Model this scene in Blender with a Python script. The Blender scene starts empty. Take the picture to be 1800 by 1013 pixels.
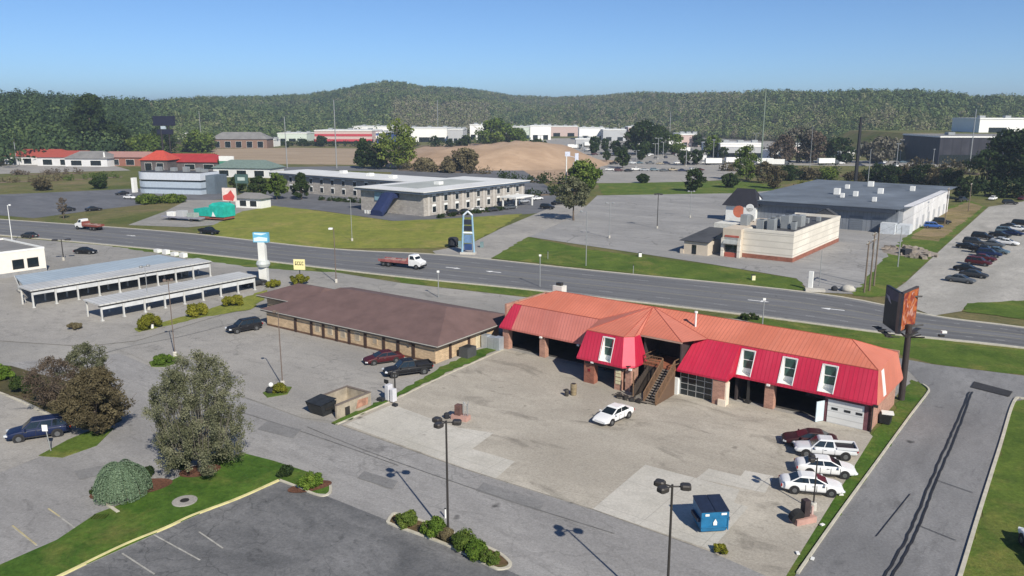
import bpy, math, random
import numpy as np
from mathutils import Vector, Matrix
R = math.radians; PI = math.pi
SC = bpy.context.scene; COL = SC.collection
random.seed(5); RNG = np.random.default_rng(5)
# ---------------------------------------------------------------- camera: 28 mm drone camera 30 m above the lot
CAMH, FPX = 30.0, 1400.0
PITCH = math.atan(306.5 / FPX); CP, SP = math.cos(PITCH), math.sin(PITCH)
def at(px, py, z=0.0):
    """survey helper: where the sight line of a photo point meets the level z"""
    u = (px - 900) / FPX; v = (py - 506.5) / FPX
    d = Vector((u, CP - v * SP, -SP - v * CP)); t = (z - CAMH) / d.z
    return Vector((0, 0, CAMH)) + d * t
def hat(b, py):
    v = (py - 506.5) / FPX
    return CAMH - (b.y * SP + v * b.y * CP) / (CP - v * SP)
def pm(py):
    y = at(900, py).y
    return FPX / (y * CP + CAMH * SP)
EU = Vector((.8, -.6, 0)); EV = Vector((.6, .8, 0)); GRID = math.atan2(-.6, .8)
cam = bpy.data.cameras.new('camera'); camo = bpy.data.objects.new('camera', cam); COL.objects.link(camo)
camo.location = (0, 0, CAMH); camo.rotation_euler = (PI / 2 - PITCH, 0, 0)
cam.sensor_width = 36; cam.lens = 28; cam.clip_end = 20000; cam.clip_start = .5
SC.camera = camo
# ---------------------------------------------------------------- light
SUN_EL = R(36.5); SUN_AZ = math.atan2(.435, -.90)      # compass-like angle from +Y towards +X
w = bpy.data.worlds.new('World'); SC.world = w; w.use_nodes = True
nt = w.node_tree; sky = nt.nodes.new('ShaderNodeTexSky'); sky.sky_type = 'NISHITA'; sky.sun_disc = False
sky.sun_elevation = SUN_EL; sky.sun_rotation = SUN_AZ
sky.altitude = 2200; sky.air_density = .85; sky.dust_density = .0; sky.ozone_density = 3.2
bg = nt.nodes['Background']; bg.inputs[1].default_value = .085
tn = nt.nodes.new('ShaderNodeMix'); tn.data_type = 'RGBA'; tn.blend_type = 'MULTIPLY'; tn.inputs[0].default_value = 1; tn.inputs[7].default_value = (.78, .96, 1.12, 1)
nt.links.new(sky.outputs[0], tn.inputs[6]); nt.links.new(tn.outputs[2], bg.inputs[0])
sl = bpy.data.lights.new('sun', 'SUN'); sl.energy = 5.0; sl.angle = R(.5); sl.color = (1, .935, .82)
so = bpy.data.objects.new('sun', sl); COL.objects.link(so)
sd = Vector((.435 * math.cos(SUN_EL), -.90 * math.cos(SUN_EL), math.sin(SUN_EL))).normalized()
so.rotation_euler = sd.to_track_quat('Z', 'Y').to_euler(); so.location = (60, -120, 150)
vs = SC.view_settings; vs.view_transform = 'Standard'; vs.look = 'None'; vs.exposure = .32; vs.gamma = 1
# ---------------------------------------------------------------- materials
MATS = {}
def _nodes(name):
    m = bpy.data.materials.new(name); m.use_nodes = True
    return m, m.node_tree, m.node_tree.nodes['Principled BSDF']
def N(nt, typ, **kw):
    n = nt.nodes.new('ShaderNode' + typ)
    for k, v in kw.items():
        if k in n.inputs.keys(): n.inputs[k].default_value = v
        else: setattr(n, k, v)
    return n
def mixc(nt, fac, a, b, mode='MIX'):
    n = nt.nodes.new('ShaderNodeMix'); n.data_type = 'RGBA'; n.blend_type = mode
    for i, x in ((0, fac), (6, a), (7, b)):
        if hasattr(x, 'is_output'): nt.links.new(x, n.inputs[i])
        elif i == 0: n.inputs[0].default_value = x
        else: n.inputs[i].default_value = (*x[:3], 1)
    return n.outputs[2]
def ramp(nt, fac, a, b):
    n = nt.nodes.new('ShaderNodeMapRange'); n.inputs[1].default_value = a; n.inputs[2].default_value = b
    nt.links.new(fac, n.inputs[0]); return n.outputs[0]
def sc_(c, k): return tuple(min(1, x * k) for x in c)
def coords(nt, kind, scale=(1, 1, 1), rot=0):
    if kind == 'P': src = N(nt, 'NewGeometry').outputs['Position']
    else: src = N(nt, 'TexCoord').outputs['Object']
    mp = N(nt, 'Mapping', vector_type='TEXTURE'); mp.inputs['Scale'].default_value = tuple(1 / q for q in scale); mp.inputs['Rotation'].default_value = (0, 0, rot)
    nt.links.new(src, mp.inputs[0]); return mp.outputs[0]
def noise_(nt, vec, scale, detail=4, rough=.55, dist=0):
    n = N(nt, 'TexNoise', Scale=scale, Detail=detail, Roughness=rough, Distortion=dist)
    nt.links.new(vec, n.inputs['Vector']); return n.outputs[0]
def mat(name, col, rough=.7, metal=0, var=.18, scale=1.2, bump=0, bscale=30, seams=None, spec=.4, brick=None, coat=0):
    if name in MATS: return MATS[name]
    m, nt, b = _nodes(name); L = nt.links
    vec = coords(nt, 'O')
    c = mixc(nt, ramp(nt, noise_(nt, vec, scale, 5, .65), .28, .72), sc_(col, 1 - var), sc_(col, 1 + var))
    if brick:
        sx = N(nt, 'SeparateXYZ'); L.new(vec, sx.inputs[0])
        ad = N(nt, 'Math', operation='ADD'); L.new(sx.outputs[0], ad.inputs[0]); L.new(sx.outputs[1], ad.inputs[1])
        cb = N(nt, 'CombineXYZ'); L.new(ad.outputs[0], cb.inputs[0]); L.new(sx.outputs[2], cb.inputs[1])
        bt = N(nt, 'TexBrick', Scale=1.0); bt.inputs['Brick Width'].default_value = brick[0]; bt.inputs['Row Height'].default_value = brick[1]
        bt.inputs['Mortar Size'].default_value = brick[2]
        bt.inputs['Color1'].default_value = (1.12, 1.1, 1.08, 1); bt.inputs['Color2'].default_value = (.82, .8, .8, 1); bt.inputs['Mortar'].default_value = (*brick[3], 1)
        L.new(cb.outputs[0], bt.inputs['Vector']); c = mixc(nt, 1.0, c, bt.outputs[0], 'MULTIPLY')
    if seams:   # standing seams / siding laps: (axis, pitch, depth)
        sx = N(nt, 'SeparateXYZ'); L.new(vec, sx.inputs[0])
        mu = N(nt, 'Math', operation='MULTIPLY'); L.new(sx.outputs['XYZ'.index(seams[0])], mu.inputs[0]); mu.inputs[1].default_value = 1 / seams[1]
        fr = N(nt, 'Math', operation='FRACT'); L.new(mu.outputs[0], fr.inputs[0])
        lt = N(nt, 'Math', operation='LESS_THAN'); L.new(fr.outputs[0], lt.inputs[0]); lt.inputs[1].default_value = .16
        fl = N(nt, 'Math', operation='FLOOR'); L.new(mu.outputs[0], fl.inputs[0])
        wn = N(nt, 'TexWhiteNoise', noise_dimensions='1D'); L.new(fl.outputs[0], wn.inputs['W'])
        c = mixc(nt, ramp(nt, wn.outputs[0], -1.5, 1.5), c, sc_(col, .82))
        k = [.10, .10, .10]; k['XYZ'.index(seams[0])] = 1.3         # weathering streaks that run down the sheets
        vw = coords(nt, 'O', tuple(k)); fw = N(nt, 'Math', operation='MULTIPLY'); L.new(ramp(nt, noise_(nt, vw, 1.0, 6, .7, .3), .46, .74), fw.inputs[0]); fw.inputs[1].default_value = .55
        g_ = sum(col) / 3; c = mixc(nt, fw.outputs[0], c, tuple(min(1, x * .78 + g_ * .16) for x in col))
        c = mixc(nt, ramp(nt, noise_(nt, vec, .18, 5, .6), .42, .75), c, tuple(min(1, x * 1.08 + .02) for x in col))
        c = mixc(nt, lt.outputs[0], c, sc_(col, .72))
        bp = N(nt, 'Bump', Strength=seams[2], Distance=.05); L.new(lt.outputs[0], bp.inputs['Height']); L.new(bp.outputs[0], b.inputs['Normal'])
    elif bump:
        bp = N(nt, 'Bump', Strength=bump, Distance=.05); L.new(noise_(nt, vec, bscale, 3), bp.inputs['Height']); L.new(bp.outputs[0], b.inputs['Normal'])
    L.new(c, b.inputs['Base Color'])
    b.inputs['Roughness'].default_value = rough; b.inputs['Metallic'].default_value = metal; b.inputs['Specular IOR Level'].default_value = spec
    if coat: b.inputs['Coat Weight'].default_value = coat
    MATS[name] = m; return m
def paving(name, dark, light, big=.05, rot=0, stretch=1.0, cracks=0, cscale=.12, stain=0, grain=.25, tone=None, rough=.9, joints=0):
    m, nt, b = _nodes(name); L = nt.links
    v0 = coords(nt, 'P'); vs_ = coords(nt, 'P', (1, stretch, 1), rot)
    f = noise_(nt, vs_, big, 8, .62, .6)
    c = mixc(nt, ramp(nt, f, .33, .67), dark, light)
    md = sc_(tuple((a + q) / 2 for a, q in zip(dark, light)), .86)
    c = mixc(nt, ramp(nt, noise_(nt, vs_, big * 7, 5, .6, .4), .48, .72), c, md)
    if tone: c = mixc(nt, ramp(nt, noise_(nt, v0, big * 1.7, 4, .5), .52, .68), c, tone)
    if stain:
        c = mixc(nt, ramp(nt, noise_(nt, vs_, big * 3.3, 6, .7, 1.2), 1 - stain - .12, 1 - stain + .08), c, sc_(dark, .55))
        c = mixc(nt, ramp(nt, noise_(nt, v0, .55, 2, .5), .70, .80), c, sc_(dark, .4))
    if joints:
        vj = coords(nt, 'P', (1 / joints, 1 / joints, 1), GRID)
        sx = N(nt, 'SeparateXYZ'); L.new(vj, sx.inputs[0])
        for k in (0, 1):
            fr = N(nt, 'Math', operation='FRACT'); L.new(sx.outputs[k], fr.inputs[0])
            lt = N(nt, 'Math', operation='LESS_THAN'); L.new(fr.outputs[0], lt.inputs[0]); lt.inputs[1].default_value = .012
            ml = N(nt, 'Math', operation='MULTIPLY'); L.new(lt.outputs[0], ml.inputs[0]); ml.inputs[1].default_value = .4
            c = mixc(nt, ml.outputs[0], c, sc_(dark, .5))
    if cracks:
        wob = N(nt, 'VectorMath', operation='ADD'); nz = N(nt, 'TexNoise', Scale=.35, Detail=4); L.new(v0, nz.inputs['Vector'])
        sc2 = N(nt, 'VectorMath', operation='SCALE'); L.new(nz.outputs[1], sc2.inputs[0]); sc2.inputs['Scale'].default_value = 3.5
        L.new(v0, wob.inputs[0]); L.new(sc2.outputs[0], wob.inputs[1])
        for s, wd, k in ((cscale, .010, cracks), (cscale * 2.7, .012, cracks * .5)):
            vo = N(nt, 'TexVoronoi', feature='DISTANCE_TO_EDGE', Scale=s); L.new(wob.outputs[0], vo.inputs['Vector'])
            lt = N(nt, 'Math', operation='LESS_THAN'); L.new(vo.outputs[0], lt.inputs[0]); lt.inputs[1].default_value = wd
            br = N(nt, 'Math', operation='MULTIPLY'); L.new(lt.outputs[0], br.inputs[0]); L.new(ramp(nt, noise_(nt, v0, .06, 3), .42, .62), br.inputs[1])
            ml = N(nt, 'Math', operation='MULTIPLY'); L.new(br.outputs[0], ml.inputs[0]); ml.inputs[1].default_value = k
            c = mixc(nt, ml.outputs[0], c, sc_(dark, .42))
    g = noise_(nt, v0, 5.5, 3, .8)
    c = mixc(nt, 1.0, c, mixc(nt, ramp(nt, g, .25, .75), (1 - grain,) * 3, (1 + grain,) * 3), 'MULTIPLY')
    bp = N(nt, 'Bump', Strength=.25, Distance=.03); L.new(noise_(nt, v0, 11, 4, .7), bp.inputs['Height']); L.new(bp.outputs[0], b.inputs['Normal'])
    L.new(c, b.inputs['Base Color']); b.inputs['Roughness'].default_value = rough; b.inputs['Specular IOR Level'].default_value = .25
    return m
def grass(name, a, b_, dry=None, big=.12, k=.5):
    m, nt, b = _nodes(name); L = nt.links; v0 = coords(nt, 'P')
    c = mixc(nt, ramp(nt, noise_(nt, v0, big, 7, .65, .5), .3, .7), a, b_)
    if dry: c = mixc(nt, ramp(nt, noise_(nt, v0, big * .8, 8, .7, 1.0), 1 - k - .1, 1 - k + .12), c, dry)
    g = noise_(nt, v0, 2.6, 6, .8)
    c = mixc(nt, 1.0, c, mixc(nt, ramp(nt, g, .3, .7), (.62,) * 3, (1.35,) * 3), 'MULTIPLY')
    c = mixc(nt, 1.0, c, mixc(nt, ramp(nt, noise_(nt, v0, .35, 5, .7, .8), .3, .7), (.72, .78, .8), (1.3, 1.2, 1.15)), 'MULTIPLY')
    ml = N(nt, 'Math', operation='MULTIPLY'); L.new(ramp(nt, noise_(nt, v0, .22, 9, .75, 1.5), .60, .72), ml.inputs[0]); ml.inputs[1].default_value = .36; c = mixc(nt, ml.outputs[0], c, (.19, .165, .09))
    bp = N(nt, 'Bump', Strength=.7, Distance=.12); L.new(noise_(nt, v0, 7, 5, .8), bp.inputs['Height']); L.new(bp.outputs[0], b.inputs['Normal'])
    L.new(c, b.inputs['Base Color']); b.inputs['Roughness'].default_value = .95; b.inputs['Specular IOR Level'].default_value = .1
    return m
def leafmat(name, stops, trans=.25):
    """foliage: colour by the tint stored on every leaf clump"""
    if name in MATS: return MATS[name]
    m, nt, b = _nodes(name); L = nt.links
    at_ = N(nt, 'Attribute', attribute_name='tint')
    cr = N(nt, 'ValToRGB'); cr.color_ramp.elements[0].color = (*stops[0], 1); cr.color_ramp.elements[1].color = (*stops[-1], 1)
    for i, s in enumerate(stops[1:-1]): cr.color_ramp.elements.new((i + 1) / (len(stops) - 1)).color = (*s, 1)
    L.new(at_.outputs['Fac'], cr.inputs[0]); L.new(cr.outputs[0], b.inputs['Base Color'])
    b.inputs['Roughness'].default_value = .75; b.inputs['Specular IOR Level'].default_value = .15
    tr = N(nt, 'BsdfTranslucent'); L.new(cr.outputs[0], tr.inputs[0])
    ms = N(nt, 'MixShader'); ms.inputs[0].default_value = trans
    L.new(b.outputs[0], ms.inputs[1]); L.new(tr.outputs[0], ms.inputs[2]); L.new(ms.outputs[0], nt.nodes['Material Output'].inputs[0])
    MATS[name] = m; return m
# ---------------------------------------------------------------- mesh builder and scene tags
def tag(o, label=None, cat=None, group=None, kind=None):
    if label: o['label'] = label
    if cat: o['category'] = cat
    if group: o['group'] = group
    if kind: o['kind'] = kind
    return o
def thing(name, label, cat, loc=(0, 0, 0), rz=0, group=None):
    o = bpy.data.objects.new(name, None); o.empty_display_size = .3; COL.objects.link(o)
    o.location = loc; o.rotation_euler = (0, 0, rz); return tag(o, label, cat, group)
class MB:
    def __init__(s): s.v = []; s.f = []
    def face(s, *pts):
        i = len(s.v); s.v += [tuple(p) for p in pts]; s.f.append(tuple(range(i, i + len(pts)))); return s
    def box(s, x0, x1, y0, y1, z0, z1):
        i = len(s.v)
        s.v += [(x0, y0, z0), (x1, y0, z0), (x1, y1, z0), (x0, y1, z0), (x0, y0, z1), (x1, y0, z1), (x1, y1, z1), (x0, y1, z1)]
        s.f += [tuple(i + k for k in q) for q in ((3, 2, 1, 0), (4, 5, 6, 7), (0, 1, 5, 4), (1, 2, 6, 5), (2, 3, 7, 6), (3, 0, 4, 7))]; return s
    def rbox(s, c, sx, sy, sz, rz=0, tilt=0):
        mtx = Matrix.Translation(Vector(c)) @ Matrix.Rotation(rz, 4, 'Z') @ Matrix.Rotation(tilt, 4, 'X')
        i = len(s.v); s.box(-sx / 2, sx / 2, -sy / 2, sy / 2, -sz / 2, sz / 2)
        for k in range(i, len(s.v)): s.v[k] = tuple(mtx @ Vector(s.v[k]))
        return s
    def prism(s, pts, z0, z1):
        n = len(pts); i = len(s.v)
        s.v += [(p[0], p[1], z0) for p in pts] + [(p[0], p[1], z1) for p in pts]
        s.f.append(tuple(i + k for k in reversed(range(n)))); s.f.append(tuple(i + n + k for k in range(n)))
        s.f += [(i + k, i + (k + 1) % n, i + n + (k + 1) % n, i + n + k) for k in range(n)]; return s
    def tube(s, p0, p1, r0, r1=None, n=8, cap=True):
        r1 = r0 if r1 is None else r1; p0 = Vector(p0); p1 = Vector(p1); d = p1 - p0
        if d.length < 1e-6: return s
        q = d.normalized().to_track_quat('Z', 'Y').to_matrix(); i = len(s.v)
        for p, r in ((p0, r0), (p1, r1)):
            for k in range(n):
                a = 2 * PI * k / n; s.v.append(tuple(p + q @ Vector((r * math.cos(a), r * math.sin(a), 0))))
        s.f += [(i + k, i + (k + 1) % n, i + n + (k + 1) % n, i + n + k) for k in range(n)]
        if cap: s.f.append(tuple(i + k for k in reversed(range(n)))); s.f.append(tuple(i + n + k for k in range(n)))
        return s
    def lathe(s, prof, n=12, c=(0, 0, 0)):
        i = len(s.v)
        for r, z in prof:
            for k in range(n): a = 2 * PI * k / n; s.v.append((c[0] + r * math.cos(a), c[1] + r * math.sin(a), c[2] + z))
        for j in range(len(prof) - 1):
            for k in range(n): a = i + j * n + k; b = i + j * n + (k + 1) % n; s.f.append((a, b, b + n, a + n))
        s.f.append(tuple(i + k for k in reversed(range(n)))); j = i + (len(prof) - 1) * n; s.f.append(tuple(j + k for k in range(n))); return s
    def loft(s, rings, cap=True):
        n = len(rings[0]); i = len(s.v)
        for r in rings: s.v += [tuple(p) for p in r]
        for j in range(len(rings) - 1):
            for k in range(n): a = i + j * n + k; b = i + j * n + (k + 1) % n; s.f.append((a, b, b + n, a + n))
        if cap: s.f.append(tuple(i + k for k in reversed(range(n)))); j = i + (len(rings) - 1) * n; s.f.append(tuple(j + k for k in range(n)))
        return s
    def build(s, name, m, parent=None, smooth=False, loc=None, bevel=0, recalc=True):
        me = bpy.data.meshes.new(name); me.from_pydata(s.v, [], s.f)
        if recalc:
            import bmesh
            bm = bmesh.new(); bm.from_mesh(me)
            if smooth: bmesh.ops.remove_doubles(bm, verts=bm.verts, dist=1e-4)
            bmesh.ops.recalc_face_normals(bm, faces=bm.faces); bm.to_mesh(me); bm.free()
        me.materials.append(m)
        if smooth: me.polygons.foreach_set('use_smooth', [True] * len(me.polygons))
        me.update(); o = bpy.data.objects.new(name, me); COL.objects.link(o)
        if parent: o.parent = parent
        if loc is not None: o.location = loc
        if bevel:
            b = o.modifiers.new('bevel', 'BEVEL'); b.width = bevel; b.segments = 2; b.limit_method = 'ANGLE'
        return o
def kids(o): return [c for c in bpy.data.objects if c.parent == o]
def children_map():
    d = {}
    for c in bpy.data.objects:
        if c.parent: d.setdefault(c.parent.name, []).append(c)
    return d
def copy_tree(o, label=None, loc=None, rz=None, scale=None, recolor=None):
    cm = children_map()
    def rec(x, par):
        c = x.copy(); COL.objects.link(c)
        if par: c.parent = par
        if recolor and x.name.split('.')[0] in recolor and c.material_slots:
            c.material_slots[0].link = 'OBJECT'; c.material_slots[0].material = recolor[x.name.split('.')[0]]
        for k in cm.get(x.name, []): rec(k, c)
        return c
    c = rec(o, None)
    if label: c['label'] = label
    if loc is not None: c.location = loc
    if rz is not None: c.rotation_euler = (0, 0, rz)
    if scale is not None: c.scale = scale if hasattr(scale, '__len__') else (scale,) * 3
    return c
LEVEL = [0]
def sheet(name, pts, m, z=None, world=False, struct=True):
    """a thin ground sheet from outline points, each one 4 mm above the one below"""
    if z is None: LEVEL[0] += 1; z = .004 * LEVEL[0]
    P = [Vector((p[0], p[1], z)) if world else at(p[0], p[1]) for p in pts]
    if any(k in name for k in ('verge', 'lawn', 'slope', 'strip', 'meadow', 'bed', 'bank')):      # worn, uneven turf edges
        Q = []; rn = random.Random(len(pts) * 7 + int(P[0].x))
        for a, b in zip(P, P[1:] + P[:1]):
            n = max(1, min(40, int((b - a).length / max(.7, a.length * .008))))
            for k in range(n):
                c = a.lerp(b, k / n); j = min(.5, .10 + c.length * .0018) * (0 if k == 0 else 1); Q.append(c + Vector((rn.uniform(-j, j), rn.uniform(-j, j), 0)))
        P = Q
    mb = MB(); mb.face(*[(p.x, p.y, z) for p in P])
    o = mb.build(name, m)
    if o.data.polygons[0].normal.z < 0:
        o.data.flip_normals()
    if struct: o['kind'] = 'structure'
    return o
def smooth_line(pts, n=6):
    P = [Vector(p) for p in pts]; out = []
    for i in range(len(P) - 1):
        a = P[max(0, i - 1)]; b = P[i]; c = P[i + 1]; d = P[min(len(P) - 1, i + 2)]
        for k in range(n):
            t = k / n
            out.append(.5 * ((2 * b) + (c - a) * t + (2 * a - 5 * b + 4 * c - d) * t * t + (3 * b - a - 3 * c + d) * t ** 3))
    return out + [P[-1]]
def ribbon(mb, line, half, z, h=0.0):
    """strip along a ground line; with h>0 a kerb of that height"""
    n = len(line); L_, R_ = [], []
    for i, p in enumerate(line):
        d = (line[min(n - 1, i + 1)] - line[max(0, i - 1)]); d.z = 0; d.normalize(); q = Vector((-d.y, d.x, 0))
        L_.append(p + q * half); R_.append(p - q * half)
    for i in range(n - 1):
        a, b, c, d = L_[i], L_[i + 1], R_[i + 1], R_[i]
        T = [(x.x, x.y, z + h) for x in (a, d, c, b)]
        mb.face(*T)
        if h:
            mb.face((a.x, a.y, z), (a.x, a.y, z + h), (b.x, b.y, z + h), (b.x, b.y, z)); mb.face((d.x, d.y, z), (c.x, c.y, z), (c.x, c.y, z + h), (d.x, d.y, z + h))
    if h:
        for j in (0, n - 1):
            a, d = L_[j], R_[j]; mb.face((a.x, a.y, z), (d.x, d.y, z), (d.x, d.y, z + h), (a.x, a.y, z + h))
    return mb
# ================================================================ GROUND
G_LAWN = grass('lawn', (.060, .105, .018), (.115, .168, .032), (.19, .185, .055), k=.40)
G_DEEP = grass('deep_lawn', (.042, .098, .014), (.088, .158, .027), (.15, .165, .045), k=.42, big=.2)
G_DRY = grass('dry_slope', (.155, .185, .036), (.235, .248, .058), (.29, .245, .088), k=.40, big=.09)
G_ROUGH = grass('rough_ground', (.075, .10, .027), (.14, .148, .052), (.20, .16, .09), k=.45, big=.03)
A_AISLE = paving('aisle_asphalt', (.225, .219, .214), (.315, .306, .296), .05, GRID, 3, cracks=.32, stain=.30)
A_LOT = paving('lot_asphalt', (.225, .218, .205), (.33, .315, .29), .045, GRID, 1.6, cracks=.4, stain=.30)
A_DARK = paving('dark_asphalt', (.088, .09, .094), (.20, .199, .20), .16, GRID, 1.5, cracks=.5, cscale=.2, stain=.30, grain=.3)
A_ROAD = paving('road_asphalt', (.125, .127, .135), (.185, .187, .192), .06, R(-27), 14, stain=.2, grain=.15)
A_DRIVE = paving('drive_asphalt', (.15, .15, .153), (.245, .243, .243), .055, R(53), 2.5, cracks=.18, stain=.3)
C_YARD = paving('yard_concrete', (.295, .268, .224), (.475, .437, .37), .04, GRID, 1.8, cracks=.12, stain=.34, tone=(.31, .282, .238))
C_PALE = paving('pale_concrete', (.41, .39, .34), (.54, .515, .465), .07, GRID, 1.2, stain=.25, joints=5, grain=.18)
C_LIGHT = paving('light_concrete', (.255, .245, .23), (.36, .34, .31), .05, GRID, 1.6, cracks=.3, stain=.3)
C_MALL = paving('mall_asphalt', (.23, .225, .22), (.33, .322, .31), .035, GRID, 2.4, cracks=.5, cscale=.07, stain=.28)
GRAVEL = paving('gravel', (.27, .26, .235), (.42, .40, .365), .07, R(53), 2, stain=.2, grain=.35)
DIRT = paving('bare_dirt', (.30, .205, .135), (.45, .325, .225), .03, 0, 2.2, stain=.2, grain=.2)
FIELD = paving('tan_field', (.30, .225, .15), (.40, .31, .215), .02, 0, 4, grain=.2)
HOTEL_A = paving('hotel_asphalt', (.10, .104, .115), (.165, .168, .18), .06, GRID, 2, stain=.25)
MULCH = paving('mulch', (.085, .038, .024), (.15, .07, .042), .8, grain=.5)
KERB = mat('kerb_concrete', (.46, .43, .35), .85, var=.2, scale=1.5)
KERB_Y = mat('kerb_yellow', (.62, .56, .27), .8, var=.22, scale=1.2)
LINE_W = mat('line_white', (.33, .33, .325), .8, var=.3, scale=1.5)
LINE_Y = mat('line_yellow', (.27, .24, .15), .8, var=.3, scale=1.0)
LINE_F = mat('line_faded', (.34, .33, .30), .85, var=.35, scale=2)
SEAL = mat('crack_seal', (.022, .023, .026), .6, var=.3, scale=3)
me = MB(); rr = 7000
ring = [(rr * math.cos(2 * PI * k / 48), 2500 + rr * math.sin(2 * PI * k / 48), 0) for k in range(48)]
me.face(*ring); tag(me.build('ground', G_ROUGH), kind='structure')
S = sheet
# --- beyond the road
S('tan_field', [(372, 287), (372, 262), (520, 260), (700, 262), (720, 285), (620, 290)], FIELD)
S('dirt_field', [(720, 300), (700, 268), (760, 255), (900, 250), (990, 256), (1090, 275), (1100, 300), (1010, 318), (800, 318)], DIRT)
S('far_pavement', [(900, 262), (930, 244), (1350, 240), (1400, 262), (1380, 284), (1250, 292), (1090, 280), (990, 270)], C_LIGHT)
S('dealer_pavement', [(1020, 322), (1060, 290), (1120, 280), (1260, 284), (1300, 298), (1278, 316), (1180, 322)], C_LIGHT)
S('far_road', [(360, 296), (620, 292), (720, 300), (720, 304), (600, 300), (360, 304)], A_ROAD)
S('boulevard', [(990, 270), (1200, 281), (1600, 283), (1900, 285), (1900, 297), (1600, 293), (1200, 289), (985, 277)], C_LIGHT)
S('green_strip', [(1050, 323), (1290, 318), (1380, 328), (1330, 342), (1060, 343)], G_LAWN)
S('left_far_lot', [(-60, 297), (20, 284), (190, 288), (230, 300), (140, 302), (-60, 308)], C_LIGHT)
S('side_lot', [(-60, 345), (100, 338), (235, 332), (420, 330), (400, 350), (250, 360), (150, 372), (60, 384), (-60, 374)], HOTEL_A)
S('left_meadow', [(-100, 312), (60, 305), (220, 305), (230, 325), (100, 335), (-100, 342)], G_ROUGH)
S('service_lot', [(225, 396), (290, 372), (330, 352), (470, 352), (420, 392), (330, 400)], A_LOT)
S('hotel_lot', [(430, 352), (470, 332), (520, 320), (680, 322), (690, 300), (920, 300), (1000, 352), (985, 372), (910, 378), (700, 390), (560, 370), (470, 362)], HOTEL_A)
S('hotel_slope', [(345, 410), (425, 372), (480, 362), (560, 371), (690, 389), (800, 384), (918, 376), (880, 400), (825, 430), (760, 437), (570, 437), (430, 422)], G_DRY)
S('side_street', [(760, 442), (825, 430), (885, 400), (945, 375), (985, 358), (1030, 362), (1010, 385), (930, 417), (866, 453), (860, 458), (770, 450)], C_LIGHT)
S('store_lot', [(930, 417), (1012, 380), (1050, 344), (1300, 340), (1400, 332), (1660, 332), (1660, 360), (1590, 420), (1510, 518), (1425, 514), (1400, 490), (1250, 465)], C_MALL)
S('store_lawn', [(862, 454), (928, 417), (1030, 438), (1140, 453), (1250, 466), (1400, 491), (1424, 513), (1230, 494), (1030, 472)], G_LAWN)
S('bank_lawn', [(1498, 520), (1540, 470), (1590, 418), (1652, 372), (1700, 352), (1735, 364), (1660, 432), (1590, 496), (1556, 521), (1530, 523)], G_LAWN)
S('bank_dirt', [(1600, 420), (1655, 375), (1700, 355), (1728, 364), (1650, 425)], grass('weedy_dirt', (.13, .12, .045), (.21, .175, .085), (.26, .2, .12), k=.5))
S('gravel_lot', [(1555, 523), (1592, 497), (1660, 434), (1738, 364), (1830, 350), (2050, 360), (2050, 540), (1800, 532), (1700, 535), (1690, 548), (1640, 556)], GRAVEL)
S('corner_lawn', [(1692, 548), (1700, 534), (1810, 528), (2050, 545), (2050, 600), (1800, 562)], G_LAWN)
# --- the five lane road
LEVEL[0] = 22
FAR = smooth_line([at(*p) for p in ((-420, 357), (-200, 371), (0, 386), (300, 408), (570, 437), (780, 449), (1030, 475), (1430, 516), (1640, 556), (1800, 577), (2150, 628))])
NEAR = smooth_line([at(*p) for p in ((-420, 382), (-200, 397), (0, 414), (190, 431), (400, 452), (700, 487), (930, 510), (1300, 553), (1560, 587), (1800, 613), (2150, 664))])
def road_line(f, n=70):
    out = []
    for k in range(n):
        t = k / (n - 1)
        def pick(Lp):
            x = t * (len(Lp) - 1); i = min(int(x), len(Lp) - 2); return Lp[i].lerp(Lp[i + 1], x - i)
        out.append(pick(FAR).lerp(pick(NEAR), f))
    return out
S('road', [(p.x, p.y) for p in FAR] + [(p.x, p.y) for p in reversed(NEAR)], A_ROAD, world=True)
# --- the near lots
LEVEL[0] = 1
S('left_lot', [(-500, 470), (0, 416), (188, 432), (300, 445), (440, 468), (560, 474), (700, 497), (925, 523), (1300, 562), (1560, 622), (1640, 655), (1580, 690), (1528, 762), (1382, 1013), (1330, 1120), (600, 1300), (-500, 1200)], A_LOT)
S('verge', [(188, 432), (196, 427), (300, 440), (440, 455), (560, 470), (640, 480), (620, 478), (560, 478), (440, 470), (300, 449)], G_LAWN)
S('verge', [(692, 489), (700, 485), (930, 510), (980, 516), (960, 526), (925, 522), (705, 497)], G_LAWN)
S('sidewalk', [(700, 498), (925, 523), (1300, 566), (1290, 575), (900, 536), (690, 506)], C_LIGHT)
S('verge', [(1285, 557), (1330, 557), (1560, 588), (1800, 614), (2150, 666), (2150, 706), (1800, 660), (1640, 640), (1560, 618), (1400, 585)], G_LAWN)
S('drive', [(1560, 626), (1640, 641), (1800, 661), (2150, 708), (2150, 760), (1800, 703), (1782, 706), (1686, 1013), (1630, 1200), (1290, 1200), (1402, 1005), (1632, 690), (1600, 655)], A_DRIVE)
S('side_lawn', [(1800, 704), (2200, 770), (2200, 1300), (1600, 1300), (1690, 1013), (1784, 708)], G_LAWN)
S('grass_strip', [(1602, 668), (1628, 678), (1630, 692), (1400, 1007), (1300, 1190), (1262, 1190), (1384, 1010), (1527, 768), (1560, 735)], G_DEEP)
S('motel_lot', [(210, 615), (330, 585), (468, 560), (470, 573), (765, 642), (880, 603), (780, 655), (590, 742), (530, 735), (440, 702), (300, 655)], C_LIGHT)
S('yard', [(884, 613), (1525, 759), (1534, 768), (1382, 1013), (1340, 1085), (1260, 975), (1045, 897), (820, 826), (600, 748), (770, 662)], C_YARD)
S('concrete_patch', [(607, 747), (690, 712), (800, 752), (868, 762), (830, 790), (905, 812), (872, 842), (820, 825)], C_PALE)
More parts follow.
